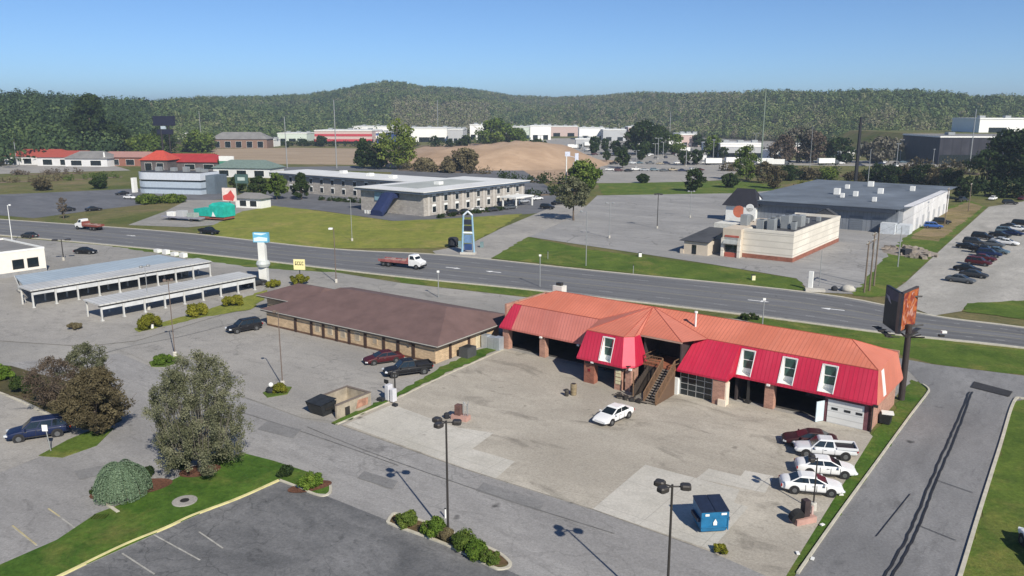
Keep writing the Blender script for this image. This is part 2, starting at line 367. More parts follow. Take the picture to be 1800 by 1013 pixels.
S('concrete_patch', [(1134, 818), (1225, 842), (1300, 862), (1290, 885), (1316, 892), (1250, 968), (1042, 896)], C_PALE)
S('concrete_patch', [(1246, 825), (1302, 838), (1310, 828), (1360, 838), (1345, 868), (1224, 842)], C_PALE)
S('concrete_apron', [(1040, 690), (1160, 715), (1262, 712), (1450, 748), (1520, 762), (1500, 800), (1400, 770), (1200, 735), (1020, 705)], C_YARD)
S('aisle', [(-500, 800), (0, 640), (210, 622), (300, 660), (440, 705), (535, 738), (600, 750), (820, 828), (1045, 899), (1250, 972), (1360, 1020), (1300, 1140), (600, 1300), (-500, 1200)], A_AISLE)
S('washer_lot', [(-200, 560), (0, 498), (60, 500), (460, 492), (470, 505), (420, 545), (240, 600), (150, 610), (0, 600)], C_LIGHT)
S('shrub_bed', [(236, 578), (330, 556), (470, 510), (474, 520), (440, 545), (350, 560), (245, 585)], G_DRY)
S('front_lot', [(108, 1016), (330, 915), (492, 848), (575, 874), (690, 920), (890, 1003), (1010, 1060), (900, 1300), (-100, 1300)], A_DARK)
S('left_car_park', [(-200, 640), (0, 690), (60, 718), (150, 762), (70, 805), (0, 832), (-200, 900)], C_LIGHT)
PATCH = paving('patched_asphalt', (.175, .172, .17), (.23, .227, .223), .2, GRID, 1.5, stain=.2)
for px in ([(470, 742), (530, 756), (515, 772), (452, 756)], [(850, 850), (960, 884), (948, 900), (836, 864)], [(130, 830), (205, 815), (215, 828), (140, 846)], [(330, 636), (420, 664), (408, 676), (318, 648)], [(640, 830), (700, 848), (690, 862), (628, 842)]): S('asphalt_patch', px, PATCH)
# --- islands and kerbs (real steps)
def island(name, px, m, h=.13):
    P = [at(*p) for p in px]; mb = MB(); mb.prism([(p.x, p.y) for p in P], .0, h)
    return tag(mb.build(name, m), kind='structure')
def kerb(px, m=KERB, half=.11, h=.15, smooth=True, name='kerb'):
    P = [at(*p) for p in px]; P = smooth_line(P, 5) if smooth else P
    mb = MB(); ribbon(mb, P, half, 0, h + .02); return tag(mb.build(name, m), kind='structure')
tip = [(-60, 1022), (100, 952), (170, 905), (210, 890), (300, 848), (352, 822), (425, 798), (480, 812), (560, 838), (580, 858), (578, 870), (548, 868), (492, 846), (330, 914), (108, 1014), (-60, 1096)]
island('grass_island', tip, G_DEEP)
kerb([(60, 1036), (108, 1014), (215, 962), (290, 931), (340, 908), (420, 878), (491, 846)], KERB_Y, .12)
kerb([(491, 846), (520, 857), (548, 869), (568, 874), (580, 868), (581, 856)], KERB)
mul = MB()
for (px, py, rx, ry) in ((232, 862, 3.1, 1.5), (352, 830, 1.7, 1.2), (545, 858, 1.8, .9)):
    c = at(px, py); a = .45
    mul.face(*[(c.x + rx * math.cos(t) * math.cos(a) - ry * math.sin(t) * math.sin(a), c.y + rx * math.cos(t) * math.sin(a) + ry * math.sin(t) * math.cos(a), .145) for t in [2 * PI * k / 24 for k in range(24)]])
tag(mul.build('mulch_bed', MULCH), kind='structure')
kerb([(168, 872), (172, 878), (208, 903)], KERB, .13)
isl = [(683, 918), (688, 910), (700, 906), (760, 925), (860, 966), (893, 988), (895, 998), (880, 1003), (860, 997), (780, 958), (690, 925)]
island('shrub_island', isl, grass('bed_soil', (.09, .06, .035), (.15, .11, .06), (.10, .12, .04), k=.4, big=.6))
kerb(isl + [isl[0]], KERB, .12)
island('grass_island', [(68, 803), (120, 775), (175, 752), (200, 755), (170, 785), (110, 806)], G_LAWN)
kerb([(-40, 676), (0, 692), (40, 709), (78, 728), (110, 742)], KERB, .12)
island('shrub_bank', [(-60, 640), (20, 645), (90, 665), (190, 690), (215, 740), (175, 760), (110, 738), (40, 704), (-60, 668)], grass('bed_earth', (.06, .055, .03), (.10, .095, .045), (.13, .09, .05), k=.4))
island('grass_island', [(262, 638), (290, 628), (316, 628), (320, 636), (290, 646), (266, 645)], G_LAWN)
island('grass_island', [(462, 692), (490, 680), (513, 682), (505, 694), (470, 700)], G_LAWN)
kerb([(1402, 1010), (1470, 912), (1540, 815), (1600, 732), (1629, 694), (1632, 685), (1622, 677)], KERB, .09)
kerb([(1672, 1060), (1688, 1013), (1722, 900), (1758, 785), (1782, 708), (1800, 702), (1850, 712)], KERB, .13)
kerb([(590, 748), (690, 705), (780, 662), (884, 616)], KERB, .08, .1)
S('grass_strip', [(582, 745), (690, 697), (770, 650), (826, 620), (884, 606), (882, 613), (780, 660), (690, 704), (592, 749)], G_DEEP)
# --- kerbs along the road, worn lines, arrows
for e, off in ((FAR, 0), (NEAR, 0)):
    mb = MB(); ribbon(mb, [p.copy() for p in e], .35, .0, .13); tag(mb.build('road_kerb', KERB), kind='structure')
LZ = .10
wt = MB()
for f in (.105, .165, .275, .335, .665, .725, .835, .895): ribbon(wt, road_line(f), .42, .096)
wt.build('wheel_tracks', paving('wheel_track', (.105, .106, .112), (.165, .166, .17), .05, R(-27), 20, stain=.25, grain=.15))['kind'] = 'structure'
mb = MB(); my = MB(); ms = MB()
for f in (.045, .955): ribbon(ms, road_line(f), .09, LZ)
for f in (.395, .605): ribbon(my, road_line(f), .08, LZ)
for f in (.22, .78):
    ln = road_line(f, 160)
    for k in range(0, 158, 4): ribbon(mb, ln[k:k + 2], .08, LZ)
mb.build('lane_dashes', LINE_W)['kind'] = 'structure'; my.build('centre_lines', LINE_Y)['kind'] = 'structure'; ms.build('edge_lines', LINE_F)['kind'] = 'structure'
ar = MB()
for (px, py, sgn) in ((796, 472, 1), (868, 479, -1), (1465, 545, -1), (1332, 530, 1), (230, 415, 1)):
    c = at(px, py); d = Vector((.88, -.475, 0)) * sgn; q = Vector((-d.y, d.x, 0))
    def X(a, b): p = c + d * a + q * b; return (p.x, p.y, LZ + .004)
    ar.face(X(-1.6, -.18), X(.5, -.18), X(.5, .18), X(-1.6, .18)); ar.face(X(.5, -.6), X(1.9, 0), X(.5, .6))
ar.build('turn_arrows', mat('arrow_white', (.75, .75, .73), .8, var=.2))['kind'] = 'structure'
# --- parking stripes, seal lines, patches on the near asphalt
st = MB()
for a, b in (((85, 896), (133, 931)), ((20, 927), (66, 962)), ((270, 942), (352, 987)), ((350, 937), (392, 966)), ((215, 975), (272, 1012))):
    ribbon(st, [at(*a), at(*b)], .06, LZ)
st.build('parking_stripes', LINE_F)['kind'] = 'structure'
st = MB()
for a, b in (((85, 896), (105, 910)), ((22, 926), (64, 960))): ribbon(st, [at(*a), at(*b)], .055, LZ + .004)
st.build('parking_stripes', mat('stall_yellow', (.42, .36, .20), .8, var=.3))['kind'] = 'structure'
st = MB()
for pts in (((1552, 1020), (1600, 935), (1640, 838), (1676, 758), (1704, 690)), ((1566, 1020), (1612, 935), (1650, 838), (1684, 758), (1709, 690))):
    ribbon(st, [p + Vector((random.uniform(-.05, .05), random.uniform(-.05, .05), 0)) for p in smooth_line([at(*p) for p in pts], 14)], .085, LZ)
for pts in (((1644, 845), (1710, 868)), ((1613, 925), (1680, 952)), ((1600, 870), (1560, 920), (1540, 945))): ribbon(st, smooth_line([at(*p) for p in pts]), .035, LZ)
st.build('crack_seal', SEAL)['kind'] = 'structure'
S('dark_patch', [(1712, 672), (1780, 690), (1774, 699), (1706, 682)], paving('fresh_asphalt', (.03, .03, .033), (.05, .05, .055), .3))
st = MB()   # old seal lines across the aisle
for pts in (((300, 690), (420, 725), (560, 770), (700, 820)), ((540, 752), (660, 800), (860, 870), (1080, 940)), ((0, 668), (120, 640), (220, 612), (330, 590), (460, 556))):
    ribbon(st, smooth_line([at(*p) for p in pts]), .05, LZ)
st.build('seal_lines', mat('old_seal', (.15, .148, .145), .8, var=.4, scale=.6))['kind'] = 'structure'
# --- dirt mound and wooded hills
def noise2(x, y, s, seed=0):
    from mathutils import noise as nz
    return nz.fractal(Vector((x * s + seed, y * s - seed, seed * .37)), 1.0, 2.0, 5)
mb = MB(); nx, ny = 40, 16; c0 = at(885, 300)
for j in range(ny):
    for i in range(nx):
        a = i / (nx - 1) * 2 - 1; b = j / (ny - 1) * 2 - 1
        x = c0.x + a * 70 - 6; y = c0.y + 62 + b * 64; r = max(0, 1 - (a * a + b * b))
        mb.v.append((x, y, -.5 + 12.2 * r ** .8 * (1 + .55 * noise2(x, y, .02, 3))))
for j in range(ny - 1):
    for i in range(nx - 1): a = j * nx + i; mb.f.append((a, a + 1, a + nx + 1, a + nx))
tag(mb.build('dirt_mound', DIRT, smooth=True), kind='structure')
SKX = [-500, -200, 0, 60, 110, 150, 200, 250, 300, 350, 420, 480, 540, 590, 640, 680, 710, 740, 800, 850, 900, 950, 1000, 1050, 1100, 1150, 1200, 1250, 1300, 1340, 1400, 1450, 1500, 1560, 1650, 1690, 1720, 1750, 1800, 2000, 2400]
SKY_ = [172, 172, 172, 170, 177, 178, 182, 181, 177, 172, 172, 170, 167, 161, 153, 147, 148, 154, 155, 161, 170, 172, 172, 170, 166, 164, 167, 165, 163, 160, 162, 163, 160, 160, 163, 170, 173, 170, 170, 168, 168]
DX = [-500, 0, 200, 330, 500, 700, 900, 1100, 1300, 1500, 1700, 1850, 2400]; DD = [950, 900, 950, 1500, 1900, 2000, 2500, 2000, 1500, 1250, 1350, 1450, 1450]; D0 = [520, 540, 600, 900, 1020, 1120, 1300, 1200, 980, 800, 760, 800, 800]
def hill_h(x, y):
    """height of the wooded hills at a ground point (numpy)"""
    r = np.hypot(x, y); az = np.arctan2(x, y); px = 900 + np.tan(np.clip(az, -1.2, 1.2)) * FPX * 1.0236
    el = (199.8 - np.interp(px, SKX, SKY_)) / FPX / 1.0236 * np.cos(az)
    D = np.interp(px, DX, DD); d0 = np.interp(px, DX, D0)
    top = 30 + D * el - 12
    t = np.clip((r - d0) / (D - d0), 0, 1); s = t * t * (3 - 2 * t)
    wob = .10 * np.sin(x * .011 + y * .006) + .08 * np.sin(x * .021 - y * .017 + 2)
    k1 = .5 + .5 * np.sin(az * 13 + 1.1) * np.cos(az * 5.3); s = s + .24 * k1 * np.exp(-((t - .40) / .13) ** 2) - .20 * k1 * np.exp(-((t - .66) / .12) ** 2)
    h = top * np.clip(s * (1 + wob * (1 - t) * 2), 0, 1.05)
    return np.where(r > D, h * np.clip(1 - (r - D) / 2600, .3, 1), h)
na, nr = 280, 90
azs = np.linspace(-1.1, 1.1, na); rs = 500 + 3200 * np.linspace(0, 1, nr) ** 1.5
X, Y = np.meshgrid(azs, rs); gx = Y * np.sin(X); gy = Y * np.cos(X); gz = hill_h(gx, gy) - .3
mb = MB(); mb.v = list(map(tuple, np.stack([gx.ravel(), gy.ravel(), gz.ravel()], 1)))
mb.f = [(j * na + i, j * na + i + 1, (j + 1) * na + i + 1, (j + 1) * na + i) for j in range(nr - 1) for i in range(na - 1)]
tag(mb.build('hills', grass('forest_floor', (.035, .05, .018), (.07, .07, .035), (.09, .075, .05), big=.01), smooth=True), kind='structure')
# ================================================================ VEGETATION
def quads_mesh(name, C, size, tint, m, parent=None, nrm=None, loc=None, aspect=1.0, upbias=0.0):
    """leaf-sized faces at points C (n,3), half-size array, tint array; normals random, blended with nrm"""
    n = len(C); r = RNG.normal(size=(n, 3))
    if nrm is not None: r = r * .55 + nrm
    r[:, 2] += upbias; r /= np.linalg.norm(r, axis=1)[:, None] + 1e-9
    h = RNG.normal(size=(n, 3)); a = np.cross(r, h); a /= np.linalg.norm(a, axis=1)[:, None] + 1e-9; b = np.cross(r, a)
    s = size[:, None]; a = a * s * aspect; b = b * s
    V = np.empty((n, 4, 3)); k = RNG.uniform(.6, 1.2, (n, 4, 1))
    V[:, 0] = C - a * k[:, 0]; V[:, 1] = C - b * k[:, 1]; V[:, 2] = C + a * k[:, 2]; V[:, 3] = C + b * k[:, 3]
    me = bpy.data.meshes.new(name); me.vertices.add(4 * n); me.loops.add(4 * n); me.polygons.add(n)
    me.vertices.foreach_set('co', V.ravel()); me.loops.foreach_set('vertex_index', np.arange(4 * n, dtype=np.int32))
    me.polygons.foreach_set('loop_start', np.arange(0, 4 * n, 4, dtype=np.int32))
    me.update(calc_edges=True)
    at_ = me.attributes.new('tint', 'FLOAT', 'FACE'); at_.data.foreach_set('value', np.clip(tint, 0, 1).astype(np.float32))
    me.materials.append(m); o = bpy.data.objects.new(name, me); COL.objects.link(o)
    if parent: o.parent = parent
    if loc is not None: o.location = loc
    return o
def clump_cloud(cent, rad, per, size, sq=.85, tint=None, shell=.5):
    """points on and in a set of leaf clumps"""
    n = len(cent); i = np.repeat(np.arange(n), per); d = RNG.normal(size=(n * per, 3)); d /= np.linalg.norm(d, axis=1)[:, None]
    rr = RNG.uniform(shell, 1.05, (n * per, 1)); C = cent[i] + d * rr * rad[i][:, None] * np.array([1, 1, sq])
    t = (np.full(n, .5) if tint is None else tint)[i] + RNG.normal(0, .13, n * per)
    return C, RNG.uniform(.7, 1.3, n * per) * size, t, d
BARK = mat('bark', (.11, .085, .065), .95, var=.3, scale=4, bump=.6)
BARK_G = mat('grey_bark', (.23, .20, .17), .95, var=.3, scale=4, bump=.6)
LF = dict(
    spring=leafmat('leaf_spring', [(.045, .075, .014), (.10, .15, .028), (.18, .22, .045)]),
    dark=leafmat('leaf_dark', [(.014, .028, .010), (.028, .050, .015), (.055, .080, .022)]),
    hedge=leafmat('leaf_hedge', [(.045, .085, .012), (.105, .175, .024), (.19, .26, .042)]),
    yellow=leafmat('leaf_yellow_green', [(.10, .11, .012), (.20, .20, .022), (.30, .28, .04)]),
    greyolive=leafmat('leaf_grey_olive', [(.072, .080, .040), (.150, .158, .090), (.255, .255, .165)], .3),
    brown=leafmat('leaf_brown_green', [(.058, .048, .028), (.118, .098, .054), (.185, .158, .088)], .25),
    plum=leafmat('leaf_plum', [(.056, .042, .032), (.110, .083, .060), (.17, .14, .105)], .2),
    weeping=leafmat('leaf_weeping', [(.08, .13, .075), (.155, .225, .14), (.235, .31, .205)]),
    bare=leafmat('twig_grey', [(.07, .065, .05), (.12, .11, .085), (.17, .16, .12)], .1),
    forest=leafmat('leaf_forest', [(.030, .054, .024), (.078, .118, .042), (.140, .178, .062), (.175, .178, .092), (.21, .185, .138)], .12))
# --- the woods on the hills: one far-off mass
def forest():
    n = 105000; az = RNG.uniform(-.86, .90, n); r = np.sqrt(RNG.uniform(530 ** 2, 2700 ** 2, n))
    px = 900 + np.tan(az) * FPX * 1.0236; D = np.interp(px, DX, DD); d0 = np.interp(px, DX, D0)
    keep = (r > d0 + RNG.uniform(-20, 30, n)) & (r < D + 160) & (RNG.uniform(size=n) < np.clip(1500 / r, .35, 1) * 1.0)
    az, r, px, D, d0 = (q[keep] for q in (az, r, px, D, d0)); x = r * np.sin(az); y = r * np.cos(az); n = len(x)
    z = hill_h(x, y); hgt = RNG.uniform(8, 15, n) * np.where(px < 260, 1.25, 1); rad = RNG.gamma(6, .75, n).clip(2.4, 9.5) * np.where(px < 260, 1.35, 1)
    pat = .5 + .5 * np.sin(x * .0075 + 1.3 * np.sin(y * .006)) * np.cos(y * .0055 + 1.1 * np.sin(x * .0041))
    pat2 = np.sin(x * .047 + 2 * np.sin(y * .019)) * np.sin(y * .041 + 1.7 * np.sin(x * .023)); tint = np.clip(.28 + .30 * pat + .20 * pat2 + RNG.normal(0, .15, n), 0, .9); con = RNG.uniform(size=n) < .10; tint[con] = RNG.uniform(0, .12, con.sum())
    bare = ((px > 690) & (px < 860) & (z < 45)) | ((px > 950) & (px < 1300) & (RNG.uniform(size=n) < .45)); tint[bare] = np.clip(RNG.normal(.78, .12, bare.sum()), 0, 1)
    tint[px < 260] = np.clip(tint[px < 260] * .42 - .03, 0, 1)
    near = r < 1000; cent = np.stack([x, y, z + hgt * .62], 1); V = []
    for sel, per in ((near, 70), (~near, 30)):
        k = np.where(sel)[0]; i = np.repeat(k, per)
        d = RNG.normal(size=(len(i), 3)); d[:, 2] += .25; d /= np.linalg.norm(d, axis=1)[:, None]
        lump = 1 + .16 * np.sin(d[:, 0] * 5 + x[i]) * np.sin(d[:, 1] * 5 + y[i])
        C = cent[i] + d * RNG.uniform(.60, 1.05, (len(i), 1)) * lump[:, None] * np.stack([rad, rad, hgt * .5], 1)[i]
        sz = RNG.uniform(.55, 1.0, len(i)) * np.sqrt(rad[i] / 4.5) if per == 70 else np.minimum(RNG.uniform(.17, .30, len(i)) * rad[i], 1.8)
        V.append((C, sz, tint[i] + RNG.normal(0, .05, len(i)), d * (1.5 if per == 70 else 4.0)))
    C, sz, ti, nn = (np.concatenate(q) for q in zip(*V))
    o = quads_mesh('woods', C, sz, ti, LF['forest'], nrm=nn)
    tag(o, 'wooded hills of mixed dark green, olive and grey-brown trees behind the town', 'woods', kind='stuff')
forest()
def trunk(parent, h, r, m=BARK, limbs=7, spread=2.5, crown0=.35, top=None, lean=0.0):
    mb = MB(); pts = [Vector((0, 0, -.2))]; rs = [r * 1.25]
    for k in range(1, 6):
        t = k / 5; pts.append(Vector((random.uniform(-.04, .04) * h * t + lean * t, random.uniform(-.04, .04) * h * t, h * t))); rs.append(r * (1 - .8 * t))
    for k in range(5): mb.tube(pts[k], pts[k + 1], rs[k], rs[k + 1], 8, cap=k == 4)
    for k in range(limbs):
        t = crown0 + (1 - crown0) * .8 * k / max(1, limbs - 1); i = min(4, int(t * 5)); p = pts[i].lerp(pts[i + 1], t * 5 - i); a = k * 2.4 + random.random()
        L_ = spread * (1.15 - t) * random.uniform(.7, 1.1); q = p + Vector((math.cos(a) * L_, math.sin(a) * L_, L_ * random.uniform(.5, 1.0)))
        mid = p.lerp(q, .5) + Vector((0, 0, -.08 * L_)); r0 = r * (1 - .8 * t) * .6
        mb.tube(p, mid, r0, r0 * .7, 6, False); mb.tube(mid, q, r0 * .7, r0 * .2, 6, False)
        for e in range(2):
            b_ = a + random.uniform(-.8, .8); mb.tube(mid.lerp(q, .5), q + Vector((math.cos(b_), math.sin(b_), random.uniform(.2, .9))) * L_ * .4, r0 * .35, r0 * .1, 5, False)
    return mb.build('trunk', m, parent, smooth=True)
def tree(name, label, px, py, h, rad, leaf, nclump=60, per=90, lsize=.16, crown0=.25, shape='oval', group=None, bark=BARK, tr=None, cat='tree', trunk_r=None, base=None, tint0=.5, crad=.24, dens=1.0):
    base = base or at(px, py); t = thing(name, label, cat, base, random.uniform(0, 6), group)
    trunk(t, h * .85, trunk_r or h * .022, bark, 9, rad * 1.0, crown0 + .05)
    z0 = h * crown0; H_ = h - z0; u = RNG.uniform(0, 1, nclump); a = RNG.uniform(0, 2 * PI, nclump)
    if shape == 'cone': prof = (1 - u) ** .8 * .95 + .08
    elif shape == 'round': prof = np.sqrt(np.clip(1 - (2 * u - 1) ** 2, 0, 1))
    elif shape == 'vase': prof = np.clip(np.sin(PI * (u * .72 + .24)), .12, 1)
    else: prof = np.sin(PI * np.clip(u * .86 + .10, 0, 1)) ** .75
    prof = prof * (1 + .20 * np.sin(a * 3 + 1) * np.sin(u * 9)) * RNG.uniform(.78, 1.06, nclump)
    rr = np.sqrt(RNG.uniform(.25, 1, nclump)) * prof * rad * .86
    cent = np.stack([rr * np.cos(a), rr * np.sin(a), z0 + H_ * (.06 + .88 * u)], 1)
    cr = RNG.uniform(.7, 1.3, nclump) * rad * crad; tn = tint0 + RNG.normal(0, .17, nclump)
    C, s, ti, d = clump_cloud(cent, cr, int(per * dens), lsize, .8, tn)
    ti = np.where(RNG.uniform(size=len(ti)) < .04, ti + .3, ti)
    quads_mesh('crown', C, s, ti, LF[leaf], t, nrm=d * .8)
    return t
def bush(name, label, px, py, w, h, leaf, group=None, per=170, lsize=.07, tint0=.5, cat='shrub', long=1.0, rz=0, z=0.1):
    c = at(px, py); c.z = z; t = thing(name, label, cat, c, rz, group)
    n = max(8, int(26 * long)); a = RNG.uniform(0, 2 * PI, n); r = np.sqrt(RNG.uniform(0, 1, n)) * .36 * w; u = RNG.uniform(.28, .78, n)
    cent = np.stack([r * np.cos(a) * long, r * np.sin(a), h * u * (1 - .35 * (r / (.4 * w)) ** 2)], 1)
    C, s, ti, d = clump_cloud(cent, RNG.uniform(.8, 1.2, n) * min(w, h) * .24, per, lsize, .9, tint0 + RNG.normal(0, .16, n))
    C[:, 2] = np.maximum(C[:, 2], .03)
    quads_mesh('foliage', C, s, ti, LF[leaf], t, nrm=d * .8, upbias=.2)
    mb = MB()
    for k in range(7): q = random.uniform(0, 6.28); mb.tube((.05 * math.cos(q), .05 * math.sin(q), -.1), (w * .3 * math.cos(q), w * .3 * math.sin(q), h * .7), .03, .012, 5, False)
    mb.build('stem', BARK, t)
    return t
# --- the large grey-green tree on the grass island: many upright branches and a thin crown
def big_tree():
    b = at(352, 830); b.z = .1
    t = thing('ornamental_tree', 'large oval grey-green tree with pale upright branches on the grass island', 'tree', b)
    mb = MB(); mb.tube((0, 0, -.2), (.05, 0, 1.3), .24, .18, 10)
    for k in range(110):
        a = k * 2.399; f = math.sqrt((k + .5) / 110); top = 9.9 * (1 - .50 * f ** 2.4) * random.uniform(.86, 1.02)
        if k < 8: top = random.uniform(9.3, 10.2)
        e = Vector((math.cos(a) * f * 3.9, math.sin(a) * f * 3.9, top)); s0 = Vector((.05, 0, random.uniform(.9, 2.2)))
        m1 = s0.lerp(e, .45) + Vector((math.cos(a), math.sin(a), 0)) * f * 1.0; m1.z = 1.0 + (top - 1) * .42 * (1 - .15 * f)
        mb.tube(s0, m1, .055, .035, 5, False); mb.tube(m1, e, .035, .010, 5, False)
    mb.build('trunk', mat('pale_bark', (.17, .155, .125), .95, var=.3, scale=4), t, smooth=True)
    n = 430; u = RNG.uniform(0, 1, n); a = RNG.uniform(0, 2 * PI, n)
    prof = np.interp(u, [0, .12, .3, .5, .7, .85, 1], [.82, .98, 1.0, 1.0, .92, .70, .30])
    rr = np.sqrt(RNG.uniform(.12, 1, n)) * prof * 3.95 * (1 + .10 * np.sin(5 * a) + .06 * np.sin(9 * a + 20 * u)); zz = .9 + 9.1 * u + .5 * np.sin(a * 2)
    cent = np.stack([rr * np.cos(a), rr * np.sin(a), zz], 1); cent[:60, 0] += .5
    C, s, ti, d = clump_cloud(cent, RNG.uniform(.35, .62, n), 145, .068, 1.25, .58 + RNG.normal(0, .16, n), .15)
    C[:, 2] = np.maximum(C[:, 2], .9); quads_mesh('crown', C, s, ti, LF['greyolive'], t, aspect=.8); t.scale = (.94, .94, .99)
big_tree()
def weeping():
    b = at(216, 872); b.z = .1; t = thing('weeping_shrub', 'pale blue-green dome-shaped weeping shrub in the mulch bed', 'shrub', b)
    n = 760; a = RNG.uniform(0, 2 * PI, n); th = np.arccos(RNG.uniform(.0, 1, n)); rr = RNG.uniform(.80, 1.06, n)
    P = []; T = []; D = []
    for k in range(n):      # each frond hangs from the top over the dome
        tt = .5 + random.gauss(0, .17)
        for j in range(56):
            s = random.random() ** .8; ph = .08 + s * 1.52; e = rr[k] * (1 + .05 * math.sin(a[k] * 5))
            P.append((2.05 * e * math.sin(ph) * math.cos(a[k] + .08 * s), 2.05 * e * math.sin(ph) * math.sin(a[k] + .08 * s), .25 + 2.35 * e * math.cos(ph) ** .8 if ph < 1.55 else .2)); T.append(tt + random.gauss(0, .1)); D.append((math.sin(ph) * math.cos(a[k]), math.sin(ph) * math.sin(a[k]), math.cos(ph)))
    quads_mesh('foliage', np.array(P), RNG.uniform(.03, .065, len(P)), np.array(T), LF['weeping'], t, nrm=np.array(D) * .8)
    mb = MB(); mb.tube((0, 0, -.2), (.1, .05, 1.2), .14, .1, 8)
    for k in range(14): q = k * .45; mb.tube((.1, .05, 1.1), (1.1 * math.cos(q), 1.1 * math.sin(q), 2.0), .05, .02, 5, False)
    mb.build('trunk', BARK, t)
weeping()
bush('understory_shrub', 'dark green shrub under the left side of the large grey-green tree', 318, 822, 2.4, 1.0, 'dark', per=200)
bush('understory_shrub', 'dark green shrub under the right side of the large grey-green tree', 392, 812, 3.0, 1.1, 'dark', per=220)
bush('boxwood_shrub', 'small dark green shrub at the kerb left of the weeping shrub', 170, 870, 1.0, .8, 'dark', per=90)
bush('boxwood_shrub', 'small dark shrub behind the weeping shrub at the mulch edge', 262, 838, .9, .9, 'dark', per=90, tint0=.3)
tree('flowering_tree', 'dense brown-green bushy tree with a dark base beside the navy suv', 172, 764, 6.7, 3.6, 'brown', 300, 120, .075, .08, 'oval', tint0=.5, crad=.14)
tree('flowering_tree', 'sparse reddish-brown tree left of the dense brown-green tree', 100, 722, 5.7, 3.5, 'plum', 170, 65, .065, .12, 'round', crad=.14)
tree('flowering_tree', 'thin grey-green tree behind the dense brown-green tree', 160, 706, 6.6, 3.0, 'greyolive', 170, 70, .065, .15, 'oval', tint0=.3, crad=.14)
bush('hedge_shrub', 'broad bright green hedge shrub at the left edge of the photo', 2, 668, 3.2, 1.8, 'hedge', per=260, lsize=.09)
bush('hedge_shrub', 'dark green hedge shrub between the bright hedge and the reddish tree', 44, 690, 3.6, 2.0, 'dark', per=260, lsize=.09, tint0=.75)
bush('hedge_shrub', 'low brownish shrub on the bank under the plum tree', 92, 712, 3.0, 1.2, 'brown', per=200, lsize=.09)
bush('kerb_shrub', 'small round dark shrub at the yellow kerb corner', 503, 840, 1.25, 1.25, 'dark', per=200, tint0=.6)
bush('kerb_shrub', 'light green round shrub on the kerb tip beside the small dark one', 545, 858, 2.1, 1.4, 'hedge', per=260, long=1.1)
IG = None
for px, py, w_, h_, lf, lab, tn in ((716, 926, 1.7, 1.3, 'spring', 'feathery olive shrub at the left end of the shrub island', .5), (761, 944, 1.9, 1.6, 'hedge', 'roundest bright green shrub left of the light pole in the island', .5),
                                    (783, 950, 1.2, 1.0, 'brown', 'low brown-green shrub at the foot of the three-headed light pole', .6), (815, 966, 1.7, 1.5, 'spring', 'green shrub just right of the light pole in the island', .35),
                                    (838, 980, 1.7, 1.3, 'hedge', 'green shrub in the middle of the right half of the shrub island', .35), (862, 992, 1.4, 1.0, 'spring', 'low shrub at the right tip of the shrub island', .4)):
    bush('island_shrub', lab, px, py, w_, h_, lf, 'shrubs in the kerbed island', per=230, tint0=tn)
YG = 'yellow-green shrubs along the car wash'
bush('shrub', 'yellow-green shrub with brown patches, nearest along the car wash', 264, 578, 3.6, 2.2, 'yellow', YG, per=260, lsize=.10, tint0=.35)
bush('shrub', 'bright yellow-green shrub in the middle of the car wash row', 346, 556, 3.4, 2.2, 'yellow', YG, per=260, lsize=.10)
bush('shrub', 'longest yellow-green shrub at the far end of the car wash row', 410, 538, 3.0, 1.8, 'yellow', YG, per=200, lsize=.10, long=1.6, rz=.9)
bush('shrub', 'low dull brown-green shrub alone on the pavement by the car wash', 131, 580, 2.6, 1.0, 'brown', per=200, tint0=.8)
bush('shrub', 'clipped green shrubbery at the foot of the tall lamp by the motel lot', 287, 640, 2.3, 1.2, 'hedge', long=1.5, rz=.8, per=200, tint0=.4)
bush('shrub', 'yellow-green shrub at the foot of the slim lamp by the motel', 492, 692, 1.7, 1.2, 'yellow', tint0=.25)
bush('shrub', 'yellow-green bush under the yellow sign', 527, 500, 4.2, 1.8, 'yellow', per=200, lsize=.12, tint0=.3)
bush('shrub', 'yellow-green bush at the foot of the white pylon', 480, 505, 3.0, 1.3, 'yellow', per=160, lsize=.12, tint0=.4)
bush('weed_clump', 'yellowish weed clump at the yard edge below the blue dumpster', 1266, 972, 1.3, .6, 'yellow', tint0=.35, per=60, cat='weeds', z=.05)
bush('shrub', 'dark low shrub behind the red roof by the road', 1318, 562, 3.5, .9, 'dark', per=120, lsize=.1, tint0=.8)
# --- hedgerows and scrub belts: each one thing
def hedgerow(label, px0, py0, px1, py1, h, w, leaf, tint0=.5, ls=None, per=34):
    a = at(px0, py0); b = at(px1, py1); L = (b - a).length; c = a.lerp(b, .5); d = (b - a).normalized()
    t = thing('hedgerow', label, 'hedge', c, math.atan2(d.y, d.x), 'hedgerows and scrub belts'); n = max(12, min(90, int(L / (w * .38))))
    u = RNG.uniform(-.5, .5, n) * L; hh = h * RNG.uniform(.45, 1.0, n) * (1 + .2 * np.sin(u * .2))
    cent = np.concatenate([np.stack([u, RNG.normal(0, w * .25, n), hh * f], 1) for f in (.30, .72)])
    C, s, ti, dd = clump_cloud(cent, np.tile(w * .40 * RNG.uniform(.7, 1.2, n), 2), per, ls or max(.22, w * .07), .9, np.tile(tint0 + RNG.normal(0, .18, n), 2))
    C[:, 2] = np.maximum(C[:, 2], .05); quads_mesh('foliage', C, s, ti, LF[leaf], t, nrm=dd * .8)
    mb = MB(); mb.tube((-L * .5, 0, .05), (L * .5, 0, .05), w * .12, None, 6); mb.build('woody_base', BARK, t)
